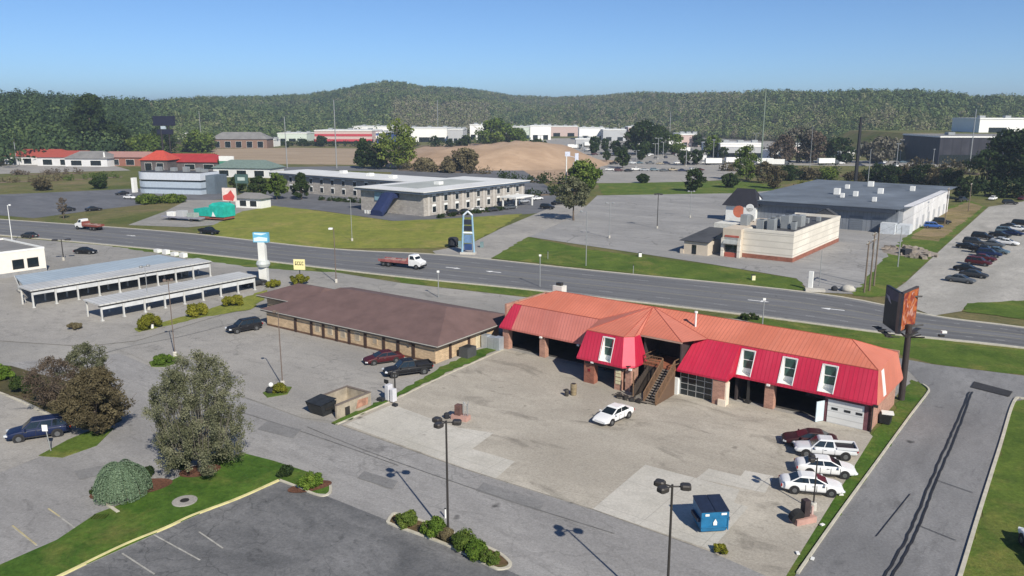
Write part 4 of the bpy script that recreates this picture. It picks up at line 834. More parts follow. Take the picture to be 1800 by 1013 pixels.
def brown_motel():
    A = at(470, 572); rz = math.atan2(-.57413, .81876); t = thing('office_building', 'low tan brick building with a large brown shingle hip roof', 'building', A, rz)
    SH = mat('brown_shingle', (.135, .085, .078), .9, var=.22, scale=.35, bump=.4, bscale=6); FA = mat('dark_fascia', (.05, .045, .042), .7, var=.2); GUT = mat('pale_gutter', (.33, .31, .28), .6, var=.1)
    TR = mat('dark_brown_trim', (.055, .032, .024), .8, var=.25)
    W, D, zw, ze = 31.9, 13.2, 2.35, 2.55
    mb = MB(); mb.box(0, W, 0, D, -.1, zw); mb.build('wall', BRICK_T, t)
    mb = MB(); mb.box(-.03, W + .03, -.04, 0, -.1, .28); mb.build('wall_base', mat('dark_base_course', (.12, .07, .045), .9, var=.3), t)
    def hip(x0, x1, y0, y1, z, rx0, rx1, ry, zr, name='roof'):
        m = MB(); a, b, c, d = (x0, y0, z), (x1, y0, z), (x1, y1, z), (x0, y1, z); e, f = (rx0, ry, zr), (rx1, ry, zr)
        m.face(a, b, f, e); m.face(b, c, f); m.face(c, d, e, f); m.face(d, a, e); m.face(d, c, b, a); r = m.build(name, SH, t)
        g = MB()
        for q, (p0, p1) in enumerate(((a, b), (b, c), (c, d), (d, a))):
            p0 = Vector(p0); p1 = Vector(p1); n = (p1 - p0).normalized(); o = Vector((n.y, -n.x, 0))
            g.face(p0 + o * .03 + Vector((0, 0, .02)), p1 + o * .03 + Vector((0, 0, .02)), p1 + o * .03 - Vector((0, 0, .28)), p0 + o * .03 - Vector((0, 0, .28)))
        g.build('fascia', FA, r)
        g = MB()
        for p0, p1 in ((a, b), (b, c)): g.tube(Vector(p0) + Vector((.0, -.06, -.08)) if p0 == a else Vector(p0) + Vector((.06, 0, -.08)), Vector(p1) + Vector((0, -.06, -.08)) if p0 == a else Vector(p1) + Vector((.06, 0, -.08)), .08, None, 6)
        g.build('gutter', GUT, r); return r
    hip(-.8, W + .7, -.42, D + 4.2, ze - .1, 6.5, W - 5, 8.4, 4.9)
    hip(-8.2, 4.0, 4.6, 14.2, 2.62, -4.0, 2.0, 9.4, 4.1, 'wing_roof')
    mb = MB(); mb.box(-7.0, -.02, 5.6, 13.0, -.1, zw); mb.build('wing_wall', BRICK_T, t)
    # dark pilasters and slit windows along the front and the right end
    for u in (6.3, 9.6, 12.0, 14.6, 17.0, 20.0, 23.3, 25.8, 28.4):
        mb = MB(); mb.box(u - .2, u + .2, -.14, -.001, 0, zw - .01); mb.build('pilaster', TR, t)
    for v in (2.8, 6.6):
        mb = MB(); mb.box(W + .001, W + .14, v - .2, v + .2, 0, zw - .01); mb.build('pilaster', TR, t)
    mb = MB(); mb.box(27.9, 28.2, -.4, -.15, 1.9, zw); mb.build('eave_brace', TR, t)
    for u in (10.8, 13.3, 15.8, 18.5, 21.7):
        mb = MB(); mb.box(u - .45, u + .45, -.05, -.002, .75, 1.95); f = mb.build('window', BRICK_T if u == 21.7 else mat('cream_panel', (.46, .40, .30), .8), t); mb = MB(); mb.box(u - .32, u + .32, -.062, -.052, .9, 1.85); mb.build('pane', mat('curtained_glass', (.30, .25, .19), .3, var=.2), f)
    mb = MB(); mb.box(W + .002, W + .06, 8.0, 9.0, 0, 2.0); mb.build('side_door', mat('cream_door', (.52, .44, .30), .7), t)
    mb = MB(); mb.box(-.06, -.002, 2.0, 3.2, 0, 2.05); mb.build('side_door', TR, t)
    return t, rz, A
_, MRZ, MA = brown_motel()
def mloc(u, v, z=0): return MA + Matrix.Rotation(MRZ, 4, 'Z') @ Vector((u, v, z))
t = thing('air_conditioner', 'dark air conditioning unit by the right end of the brown-roofed building', 'air conditioner', mloc(33.3, 4.6), MRZ)
mb = MB(); mb.box(-.7, .7, -.9, .9, .1, 1.35); mb.build('casing', mat('ac_grey', (.07, .075, .08), .5, var=.2, seams=('Z', .09, .6)), t); mb = MB(); mb.tube((0, 0, 1.36), (0, 0, 1.42), .5, .5, 16); mb.build('fan_grille', STEEL, t); mb = MB(); mb.box(-.85, .85, -1.05, 1.05, -.05, .1); mb.build('pad', C_PALE, t)
t = thing('electrical_cabinet', 'pale silver utility cabinets on the grass between brown and red roofs', 'cabinet', at(866, 613), MRZ)
for k in range(3): mb = MB(); mb.box(-1.5 + k * 1.0, -.55 + k * 1.0, -.5, .5, 0, 1.75 - .12 * (k % 2)); mb.build('cabinet_box', mat('galvanised', (.46, .50, .54), .45, .5, var=.12), t, bevel=.03)
# ================================================================ OTHER BUILDINGS
TINW = mat('canopy_sheet', (.50, .50, .485), .5, .0, var=.14, scale=.25, seams=('Y', .9, .3))
TINB = mat('blue_grey_sheet', (.38, .45, .50), .5, 0, var=.10, scale=.25, seams=('Y', .9, .3))
VAL = mat('canopy_valance', (.52, .53, .53), .6, var=.22, scale=.7)
POSTM = mat('canopy_post', (.50, .50, .48), .6, var=.15)
CREAM = mat('cream_stucco', (.68, .635, .55), .85, var=.06, scale=.5, seams=('Z', 1.3, .15))
CREAM2 = mat('tan_stucco', (.52, .45, .36), .85, var=.08, scale=.5)
STONE = mat('beige_block', (.37, .35, .32), .9, var=.14, scale=.5, brick=(.8, .4, .02, (.8, .8, .8)))
ROOFW = mat('white_membrane', (.66, .66, .64), .6, var=.10, scale=.12)
ROOFG = mat('grey_flat_roof', (.20, .195, .19), .9, var=.25, scale=.15)
ROOFD = mat('dark_flat_roof', (.055, .058, .066), .9, var=.3, scale=.3)
def frame(px, py, rz=GRID): return at(px, py), rz
# --- car wash: long post-and-sheet canopies
def canopy(label, org, rz, u0, u1, v0, v1, z, nposts, rear=None):
    t = thing('wash_canopy', label, 'canopy', org, rz, 'car wash canopies')
    mb = MB(); mb.face((u0, v0, z), (u1, v0, z - .12), (u1, v1, z - .12), (u0, v1, z)); mb.face((u1, v0, z - .12), (u1, v0, z - .34), (u1, v1, z - .34), (u1, v1, z - .12)); mb.face((u0, v0, z), (u1, v0, z - .12), (u1, v0, z - .34), (u0, v0, z - .22)); mb.face((u0, v0, z - .22), (u1, v0, z - .34), (u1, v1, z - .34), (u0, v1, z - .22))
    mb.build('roof', TINW, t)
    if rear:
        a, b, zz = rear; m2 = MB(); m2.face((a, v0 + 4, zz), (b, v0 + 1, z - .25), (b, v1 - 1.5, z - .25), (a, v1 - 1.5, zz)); m2.face((a, v0 + 4, zz - .15), (b, v0 + 1, z - .4), (b, v1 - 1.5, z - .4), (a, v1 - 1.5, zz - .15)); m2.build('rear_roof', TINB, t)
        for k in range(2): m3 = MB(); [m3.box(a + .2 + k * 6, a + .45 + k * 6, v, v + .25, -.1, zz - .2) for v in np.linspace(v0 + 4.2, v1 - 2, 7)]; m3.build('rear_posts', POSTM, t)
        m4 = MB(); m4.box(a + .5, b, v1 - 2.2, v1 - 2.05, 0, zz - .3); m4.build('screen_wall', VAL, t)
        m5 = MB(); m5.tube((a + .2, v0 + 3.9, .4), (b, v0 + .9, z - .3), .07); m5.tube((a + .2, v0 + 3.9, zz), (b, v0 + .9, .4), .07); m5.build('end_brace', POSTM, t)
    n = nposts - 1; L = (v1 - v0 - .6) / n
    for k in range(n):      # hanging translucent panels between the posts
        m = MB(); m.box(u1 - .22, u1 - .16, v0 + .45 + k * L, v0 + .15 + (k + 1) * L, z - (1.25 if (k * 7) % 5 else 1.0), z - .345); m.build('hanging_panel', VAL, t)
    for k in range(nposts):
        m = MB(); y = v0 + .3 + k * L; m.box(u1 - .35, u1 - .12, y - .11, y + .11, -.1, z - .35); m.box(u1 - .45, u1 - .02, y - .2, y + .2, -.1, .2); m.build('post', POSTM, t)
        m = MB(); m.box(u0 + .2, u0 + .4, y - .1, y + .1, -.1, z - .25); m.build('post', POSTM, t)
    m = MB(); m.box(u1 - .4, u1 - .08, v0, v1, z - .55, z - .345); m.build('beam', STEEL, t); return t
O = at(70, 540)
canopy('long pale car wash canopy with a wide blue-grey rear roof, farther from the motel', O, GRID, -4.2, 0.3, -1.2, 30.5, 3.1, 10, (-15.5, -4.2, 2.75))
canopy('long narrow car wash canopy of white sheets, nearer the motel', O, GRID, 12.3, 17.2, 1.2, 28.2, 2.75, 9)
t = thing('vacuum_cabinet', 'white equipment cabinets at the far end of the car wash canopies', 'cabinet', at(300, 448), GRID)
for k in range(4): mb = MB(); mb.box(-6 + 3.4 * k, -4.4 + 3.4 * k, -.5, .5, 0, .7 + .2 * (k % 2)); mb.build('cabinet_box', WHITE, t)
# --- flat roofed white shop at the left edge
t = thing('white_shop', 'flat-roofed white shop with two dark windows at the left edge', 'shop', at(75, 472), GRID)
mb = MB(); mb.box(-14, 4.2, -22, -1, -.1, 4.6); mb.build('wall', mat('white_stucco', (.74, .70, .62), .8, var=.06), t)
mb = MB(); mb.box(-13.7, 3.95, -21.7, -1.25, 4.6, 4.64); mb.build('roof', ROOFG, t)
mb = MB(); [mb.box(*q) for q in ((-14.05, 4.25, -22, -21.7, 4.55, 4.9), (-14.05, 4.25, -1.3, -.95, 4.55, 4.9), (3.95, 4.25, -21.7, -1.3, 4.55, 4.9), (-14.05, -13.75, -21.7, -1.3, 4.55, 4.9))]; mb.build('parapet', WHITE, t)
mb = MB(); mb.box(4.2, 4.5, -22, -1.2, -.1, .8); mb.build('planter_wall', mat('grey_block', (.25, .25, .25), .9), t)
for v in (-3.3, -5.9, -13.0):
    mb = MB(); mb.box(4.2, 4.27, v - 1.0, v + 1.0, 1.3, 3.1); f = mb.build('window', STEEL, t); mb = MB(); mb.box(4.27, 4.29, v - .9, v + .9, 1.4, 3.0); mb.build('pane', GLASS, f)
# --- low block enclosure beside the yard, with its dark bin
BLK = mat('stained_block', (.33, .285, .22), .9, var=.35, scale=.9)
B0 = at(590, 737); t = thing('bin_enclosure', 'roofless low block enclosure with stained pale walls between motel lot and yard', 'enclosure', B0, GRID + R(2))
mb = MB(); mb.box(0, .22, 0, 4.8, -.1, 1.45); mb.build('wall', BLK, t); mb = MB(); mb.box(-3.3, -.001, 4.58, 4.8, -.1, 1.45); mb.build('wall', BLK, t); mb = MB(); mb.box(-3.3, -3.1, 1.4, 4.58, -.1, 1.45); mb.build('wall', BLK, t)
mb = MB(); mb.box(-.05, .27, -.02, 4.84, 1.45, 1.53); mb.box(-3.34, -.05, 4.54, 4.84, 1.45, 1.53); mb.box(-3.34, -3.06, 1.36, 4.54, 1.45, 1.53); mb.build('coping', mat('dark_coping', (.16, .13, .11), .9), t)
mb = MB(); mb.face((.226, 2.6, .3), (.226, 4.3, .3), (.226, 4.4, 1.1), (.226, 2.9, 1.2)); mb.build('rust_stain', mat('rust_wash', (.36, .19, .13), .9, var=.5, scale=1.5), t)
mb = MB(); mb.box(.225, .30, 1.1, 1.7, .1, .95); mb.build('hatch', STEEL, t)
t = thing('waste_skip', 'dark open-topped waste skip at the mouth of the block enclosure', 'skip', at(566, 727), GRID + R(2))
SKM = mat('skip_black', (.022, .024, .026), .6, var=.4, scale=2)
mb = MB(); mb.loft([[(-1.0, -.7, .15), (1.0, -.7, .15), (1.0, .8, .15), (-1.0, .8, .15)], [(-1.15, -1.1, 1.35), (1.15, -1.1, 1.35), (1.15, 1.0, 1.35), (-1.15, 1.0, 1.35)]]); mb.build('bin_body', SKM, t)
for s in (-1, 1): mb = MB(); mb.face((s * .03, -1.15, 1.4), (s * 1.18, -1.15, 1.4), (s * 1.18, 1.0, 1.6), (s * .03, 1.0, 1.6)); mb.face((s * .03, -1.15, 1.36), (s * 1.18, -1.15, 1.36), (s * 1.18, 1.0, 1.56), (s * .03, 1.0, 1.56)); mb.build('lid', SKM, t)
mb = MB(); [mb.box(s * 1.12 - .06, s * 1.12 + .06, -.5, .5, .7, .95) for s in (-1, 1)]; mb.build('side_pocket', STEEL, t)
# --- windowed box helper for the mid and far buildings
def windows(t, wall, n, p0, p1, z0, z1, w_, m=GLASS, fr=WHITE, trim=.12, white_above=0):
    """a row of windows on the wall from p0 to p1 (local), each a part with its pane"""
    p0 = Vector((*p0, 0)); p1 = Vector((*p1, 0)); d = (p1 - p0).normalized(); nn = Vector((d.y, -d.x, 0))
    for k in range(n):
        c = p0.lerp(p1, (k + .5) / n); a, b = c - d * w_ / 2, c + d * w_ / 2
        def panel(a, b, za, zb, o, q):
            mb = MB(); i0 = a + nn * .002; i1 = b + nn * .002; e0 = a + nn * o; e1 = b + nn * o
            mb.loft([[(i0.x, i0.y, za), (i1.x, i1.y, za), (e1.x, e1.y, za), (e0.x, e0.y, za)], [(i0.x, i0.y, zb), (i1.x, i1.y, zb), (e1.x, e1.y, zb), (e0.x, e0.y, zb)]]); return mb
        f = panel(a - d * trim, b + d * trim, z0 - trim, z1 + trim + white_above, .07, 0).build('window', fr, t)
        panel(a, b, z0, z1, .10, 0).build('pane', m, f)
# --- hotel: two storey block building in an L
C0 = at(745, 381); t = thing('hotel', 'two-storey beige L-shaped hotel with white roof edge and dark blue stair canopy', 'hotel', C0, GRID)
H = 7.1
mb = MB(); mb.box(-27, 0, 0, 51, -.1, H - .5); mb.build('wall', STONE, t); mb = MB(); mb.box(-104, -27.01, 25, 41, -.1, H - .52); mb.build('wall', STONE, t)
def ovh(x0, x1, y0, y1): return [(x0, y0), (x1, y0), (x1, y1), (x0, y1)]
mb = MB(); mb.prism(ovh(-28.4, 1.4, -1.4, 52.3), H - .5, H + .12); mb.build('eave_band', mat('navy_eave', (.075, .10, .14), .6, var=.1), t)
mb = MB(); mb.prism(ovh(-28.6, 1.6, -1.6, 52.5), H + .122, H + .36); mb.build('roof', ROOFW, t)
mb = MB(); mb.prism(ovh(-105.4, -28.7, 23.6, 42.4), H - .52, H + .1); mb.build('eave_band', MATS['navy_eave'], t)
mb = MB(); mb.prism(ovh(-105.6, -28.65, 23.4, 42.6), H + .102, H + .34); mb.build('roof', ROOFW, t)
mb = MB(); mb.prism(ovh(-24, -8, 6, 40), H + .36, H + .38); mb.build('roof_field', mat('grey_membrane', (.36, .38, .36), .8, var=.2, scale=.1), t)
for k, (x, y) in enumerate(((-60, 33), (-78, 36), (-45, 30), (-14, 20))): mb = MB(); mb.box(x, x + 2.2, y, y + 2.2, H + .3, H + 1.3); mb.build('roof_unit', WHITE, t)
for z in (.9, 4.0): windows(t, None, 9, (.0, 2), (.0, 49.4), z, z + 1.75, 1.5, white_above=.5)
for z in (.9, 4.0): windows(t, None, 12, (-103, 25), (-30, 25), z, z + 1.7, 1.6, white_above=.4)
for k in range(10): mb = MB(); mb.box(.005, .22, 1.6 + 5.27 * k, 2.5 + 5.27 * k, 0, 6.5); mb.build('pilaster', mat('light_block', (.46, .43, .39), .85, var=.1), t)
mb = MB(); mb.box(-20.5, -13, -.3, -.01, 3.6, 6.3); mb.build('stair_glazing', mat('sky_blue_glazing', (.22, .36, .44), .2, var=.3), t)
mb = MB(); xs = -15.2
prof = [(0, 6.0), (-2.5, 5.8), (-5, 3.0), (-7.2, .9)]
rings = []
for y, z in prof: rings.append([(xs, y, z - .9), (xs + 5.2, y, z - .9), (xs + 5.2, y, z + .25), (xs + 3.9, y, z + .75), (xs + 1.3, y, z + .75), (xs, y, z + .25)])
for r in rings[-1:]: pass
mb.loft(rings); mb.build('stair_canopy', mat('navy_canvas', (.018, .028, .085), .6, var=.2, scale=1), t)
mb = MB(); [mb.box(-20 + 1.1 * k, -19.4 + 1.1 * k, -5.2, -5, 0, 1.0) for k in range(6)]; mb.box(-20.3, -14, -5.15, -5.05, 1.0, 1.1); mb.build('stair_railing', WHITE, t)
mb = MB(); mb.box(2.5, 9, 34, 44, 3.0, 3.5); [mb.box(x, x + .4, y, y + .4, 0, 3) for x in (3, 8.4) for y in (34.4, 43.4)]; mb.build('entrance_porch', WHITE, t)
# --- cream restaurant with roof units
K0 = at(1392, 462); t = thing('restaurant', 'cream flat-roofed restaurant with red brick base and rooftop units', 'restaurant', K0, GRID)
mb = MB(); mb.box(-10.6, 0, 0, 34, .95, 5.7); mb.build('wall', CREAM, t); mb = MB(); mb.box(-10.6, .08, -.08, 34.05, -.1, .949); mb.build('brick_base', BRICK_R, t)
mb = MB(); mb.box(-10.2, -.35, .4, 33.6, 5.2, 5.72); mb.build('roof', ROOFD, t)
mb = MB(); [mb.box(*q) for q in ((-10.65, .06, -.06, .34, 5.7, 6.3), (-10.65, .06, 33.66, 34.06, 5.7, 6.3), (-.34, .06, .34, 33.66, 5.7, 6.3), (-10.65, -10.3, .34, 33.66, 5.7, 6.0))]; mb.build('parapet', CREAM, t)
mb = MB(); mb.box(-14.6, -10.62, -1.4, 20, -.1, 6.1); mb.build('entry_block', CREAM2, t)
mb = MB(); mb.box(-14.0, -11.1, -1.75, -1.41, 2.9, 4.2); mb.face((-14.1, -1.42, 4.2), (-11.0, -1.42, 4.2), (-11.0, -2.5, 3.0), (-14.1, -2.5, 3.0)); mb.build('awning', mat('grey_awning', (.30, .31, .30), .7), t)
mb = MB(); mb.box(-13.9, -11.2, -1.46, -1.402, 1.1, 2.6); mb.build('window', GLASS, t); mb = MB(); mb.box(-13.9, -11.2, -1.6, -1.402, 0, 1.0); mb.box(-14.1, -11.0, -1.5, -1.402, 4.3, 4.7); mb.build('red_panel', mat('red_tile', (.40, .10, .07), .7, var=.2), t)
for u in (-14.6, -11.0): mb = MB(); mb.box(u - .1, u + .5, -1.9, -1.405, 0, 4.1); mb.build('pilaster', CREAM, t)
mb = MB(); mb.box(-21, -14.62, 9, 20, -.1, 5.6); mb.build('rear_wall', mat('off_white_wall', (.58, .57, .52), .85), t)
mb = MB(); mb.box(-22.5, -17.0, -3.4, 3.5, -.1, 2.9); mb.box(-23.3, -22.5, -3.6, 3.0, -.1, 1.0); mb.build('patio_wall', CREAM2, t)
mb = MB(); mb.face((-23.5, -3.8, 3.0), (-16.6, -3.8, 3.0), (-18, 9.0, 4.6), (-22, 9.0, 4.6)); mb.face((-23.5, -3.8, 2.9), (-16.6, -3.8, 2.9), (-18, 9.0, 4.5), (-22, 9.0, 4.5)); mb.build('patio_roof', ROOFD, t)
mb = MB(); mb.box(-20.6, -19.6, -3.46, -3.401, .2, 2.2); mb.build('patio_door', GLASS, t)
RU = mat('roof_unit_grey', (.34, .36, .365), .5, .3, var=.15, seams=('Z', .2, .4))
for k, (x, y, sx, sy, h_) in enumerate(((-8.6, 5, 1.6, 2.2, 1.6), (-6.2, 4.6, 1.6, 1.8, 1.9), (-7.6, 12, 1.8, 2.4, 1.6), (-4.6, 9, 1.8, 2.2, 2.2), (-3.8, 14, 2.6, 3.0, 1.9), (-2.6, 8.0, 1.0, 1.2, 1.3), (-3.6, 20, 1.0, 1.0, .9), (-2.4, 25, .9, .9, .8), (-12.6, 6, 1.6, 2.0, 2.1))):
    mb = MB(); mb.box(x - sx / 2, x + sx / 2, y - sy / 2, y + sy / 2, 5.72 if x > -11 else 6.1, 5.72 + h_ * 1.3); r = mb.build('roof_unit', RU, t, bevel=.05)
    if k < 6: mb = MB(); mb.tube((x, y, 5.72 + h_ * 1.3), (x, y, 5.8 + h_ * 1.3), .45, .45, 12); mb.build('fan', STEEL, r)
mb = MB(); mb.face((-1, 34, 6.3), (-6, 34.2, 6.3), (-3.5, 34.1, 7.7)); mb.face((-1, 36, 6.3), (-6, 36, 6.3), (-3.5, 36, 7.7)); mb.face((-1, 34, 6.3), (-1, 36, 6.3), (-3.5, 36, 7.7), (-3.5, 34, 7.7)); mb.face((-6, 34, 6.3), (-6, 36, 6.3), (-3.5, 36, 7.7), (-3.5, 34, 7.7)); mb.build('roof_hatch', ROOFD, t)
# painted roof sign: orange disc and white shapes on legs, standing behind the restaurant roof
sb = K0 + Matrix.Rotation(GRID, 4, 'Z') @ Vector((-14.2, 12, 0)); sb.z = 5.8
t = thing('roof_sign', 'orange and white shaped sign standing on the restaurant roof', 'sign', sb, GRID)
mb = MB(); mb.tube((-2.3, -.1, 2.4), (-2.3, .1, 2.4), 1.35, 1.35, 16); mb.build('orange_disc', mat('sign_orange', (.55, .16, .09), .6, var=.15), t)
mb = MB(); mb.prism([(-1.2, -.12), (1.6, -.12), (1.6, .12), (-1.2, .12)], .6, 3.4); mb.tube((.2, -.12, 3.4), (.2, .12, 3.4), .9, .9, 14); mb.build('white_panel', WHITE, t)
mb = MB(); mb.tube((.6, -.2, 1.2), (.6, .2, 1.2), .75, .75, 14); mb.build('grey_disc', RU, t); mb = MB(); mb.tube((-1, 0, 0), (-1, 0, 1.2), .1); mb.tube((1.2, 0, 0), (1.2, 0, 1), .1); mb.build('leg', STEEL, t)
# --- black-roofed pavilion behind the restaurant
t = thing('pavilion', 'small white pavilion with a steep black hip roof behind the restaurant', 'pavilion', at(1308, 388), GRID)
mb = MB(); mb.box(-4.2, 4.2, -3.6, 3.6, -.1, 4.6); mb.build('wall', WHITE, t)
mb = MB(); a, b, c, d = (-5.2, -4.4, 4.5), (5.2, -4.4, 4.5), (5.2, 4.4, 4.5), (-5.2, 4.4, 4.5); e, f = (-2.6, 0, 9.2), (2.6, 0, 9.2)
mb.face(a, b, f, e); mb.face(b, c, f); mb.face(c, d, e, f); mb.face(d, a, e); mb.face(d, c, b, a); mb.build('roof', mat('black_shingle', (.018, .018, .026), .85, var=.3), t)
mb = MB(); mb.face((5.25, -2.3, 4.6), (5.25, 2.3, 4.6), (4.0, 0, 7.2)); mb.build('gable', WHITE, t)
# --- grey warehouse
W0 = at(1590, 415); t = thing('warehouse', 'long grey warehouse with wide flat roof and white end wall', 'warehouse', W0, GRID)
mb = MB(); mb.box(-44, -2.5, 3, 78, -.1, 6.2); mb.build('wall', mat('grey_metal_wall', (.20, .22, .25), .6, .1, var=.1, seams=('X', 1.0, .3)), t)
mb = MB(); mb.box(-2.48, 0, 9, 62, -.1, 6.6); mb.build('end_wall', mat('white_metal_wall', (.72, .71, .71), .6, var=.14, seams=('Y', 2.4, .3)), t)
mb = MB(); mb.face((-45, 2, 6.3), (-2, 2, 6.3), (-.2, 9, 6.65), (-.2, 79, 6.65), (-45, 79, 6.9)); mb.face((-45, 2, 6.2), (-2, 2, 6.2), (-2, 2, 6.3), (-45, 2, 6.3)); mb.build('roof', mat('blue_grey_roof', (.125, .145, .17), .75, var=.4, scale=.07), t)
mb = MB(); mb.box(-43, -3, 1.6, 2.98, 5.2, 6.1); mb.build('canopy', mat('dark_blue_eave', (.03, .04, .06), .7), t)
for k in range(5): mb = MB(); mb.box(-31 + 5.6 * k, -27.6 + 5.6 * k, 2.9, 2.995, 0, 3.8); mb.build('loading_door', mat('grey_door', (.13, .15, .18), .6, seams=('Z', .5, .3)), t)
for k in range(6): mb = MB(); mb.box(.002, .06, 13 + 8 * k, 15.6 + 8 * k, 0, 3.2); mb.build('side_door', mat('silver_door', (.42, .43, .45), .5), t)
for k, (x, y, s) in enumerate(((-26, 30, 1.6), (-22, 22, 1.0), (-20, 28, 1.2), (-12, 16, 1.0), (-16, 40, 1.4), (-10, 55, 1.3), (-28, 50, 1.2), (-24, 62, 1.6))): mb = MB(); mb.box(x, x + s, y, y + s, 6.5, 6.7 + s); mb.build('roof_unit', WHITE, t)
mb = MB(); mb.box(-6, -2.5, .5, 2.9, -.1, 2.8); mb.box(-2.4, .6, 2, 6, -.1, 2.4); mb.build('annex', mat('pale_annex', (.52, .55, .58), .7, var=.2), t)
# --- pale round-fronted diner with banded walls
D0_ = at(294, 341); t = thing('diner', 'pale silver-blue round-fronted diner with dark horizontal bands', 'diner', D0_, R(-14)); t.scale = (1.0, 1, 1.36)
def rnd(w_, d_, n=14, r=6.0):
    P = [(w_, 0), (w_, d_), (-w_, d_)]
    for k in range(n + 1): a = PI + k / n * PI / 2; P.append((-w_ + r + r * math.cos(a), r + r * math.sin(a)))
    return P
for nm, z0, z1, g, m in (('wall', -.1, 1.2, 0, mat('silver_blue_wall', (.46, .53, .60), .4, .2, var=.1)), ('dark_band', 1.2, 1.75, -.06, mat('slate_band', (.10, .13, .17), .5)), ('wall', 1.75, 3.4, 0, MATS['silver_blue_wall']), ('window_band', 3.4, 3.9, -.06, GLASS), ('upper_wall', 3.9, 5.9, .02, mat('pale_silver', (.58, .61, .66), .45, .1, var=.1))):
    mb = MB(); mb.prism([(x + (g if x > 0 else -g), y - g) for x, y in rnd(15, 12)], z0, z1); mb.build(nm, m, t)
mb = MB(); mb.prism(rnd(14.6, 11.6), 5.9, 5.95); mb.build('roof', ROOFD, t)
for k, (x, y, h_) in enumerate(((-9, 6, 1.2), (-3, 7, 1.0), (4, 5, 1.4), (9, 6, 1.1), (12, 5, .8))): mb = MB(); mb.box(x, x + 2.0, y, y + 1.8, 5.95, 5.95 + h_); mb.build('roof_unit', RU, t)
mb = MB(); mb.box(-16.5, -15.4, 1, 3, 0, 4.2); mb.build('white_fin', WHITE, t)
mb = MB(); mb.box(15.1, 19, 3, 11, -.1, 5.2); mb.build('side_wing', mat('slate_wall', (.11, .14, .17), .6, var=.2), t)
# red-roofed mall row behind it
RR_ = mat('red_metal_roof', (.34, .035, .035), .6, var=.2, scale=.3)
def gabled(name, label, px, py, w_, d_, h_, rh, wallm, roofm, rz=R(-8), extra=()):
    t = thing(name, label, 'building', at(px, py), rz)
    mb = MB(); mb.box(-w_ / 2, w_ / 2, 0, d_, -.1, h_); mb.build('wall', wallm, t)
    a, b, c, d = (-w_ / 2 - .8, -.8, h_), (w_ / 2 + .8, -.8, h_), (w_ / 2 + .8, d_ + .8, h_), (-w_ / 2 - .8, d_ + .8, h_); i = min(w_, d_) * .4
    e, f = (-w_ / 2 + i, d_ / 2, h_ + rh), (w_ / 2 - i, d_ / 2, h_ + rh)
    mb = MB(); mb.face(a, b, f, e); mb.face(b, c, f); mb.face(c, d, e, f); mb.face(d, a, e); mb.face(d, c, b, a); mb.build('roof', roofm, t)
    n = max(2, int(w_ / 9)); windows(t, None, n, (-w_ / 2 + 1, 0), (w_ / 2 - 1, 0), .6, h_ * .75, w_ / n * .5); return t
RWALL = mat('dark_shop_front', (.10, .085, .085), .8, var=.4, scale=.3)
PW = mat('pale_wall', (.60, .60, .60), .8, var=.12, scale=.2)
gabled('shopping_row', 'long row with red metal roofs behind the pale diner', 318, 300, 44, 16, 4.5, 4.2, RWALL, RR_, R(-6))
gabled('red_roof_shop', 'taller red-roofed shop at the left end of the red row behind the diner', 272, 302, 15, 14, 6, 4.8, RWALL, mat('orange_red_roof', (.46, .07, .045), .6, var=.2), R(-6))
gabled('red_roof_shop', 'low white building with red roof at the far left, left one of the pair', 62, 290, 38, 18, 5.0, 4.0, PW, mat('rust_red_roof', (.33, .07, .05), .7, var=.2), R(-4))
gabled('red_roof_shop', 'low white building with red roof at the far left, right one of the pair', 115, 292, 34, 16, 5.0, 3.6, PW, MATS['rust_red_roof'], R(-4))
gabled('grey_roof_shop', 'pale house with grey gable roof right of the red-roofed pair', 152, 293, 26, 14, 4.6, 4.0, PW, ROOFG, R(-6))
gabled('brick_store', 'brick-red store between the red-roofed pair and the diner', 216, 292, 40, 18, 5, 3.0, mat('brick_red_wall', (.25, .11, .08), .9, var=.2), mat('pinkish_roof', (.36, .20, .17), .8, var=.2), R(-6))
gabled('green_roof_house', 'pale building with grey-green roof right behind the diner', 425, 312, 30, 14, 4.4, 3.6, PW, mat('grey_green_roof', (.14, .19, .17), .8, var=.3), R(-12))
gabled('drive_through_hut', 'small white-columned hut with a grey roof beside the red and white sign', 437, 366, 10, 5, 3.2, 1.6, WHITE, ROOFG, R(-20))
gabled('brick_house', 'brown brick house at the left edge of the tan field', 420, 261, 50, 20, 8, 6, mat('brown_brick_far', (.20, .13, .10), .9, var=.2), ROOFG, 0)
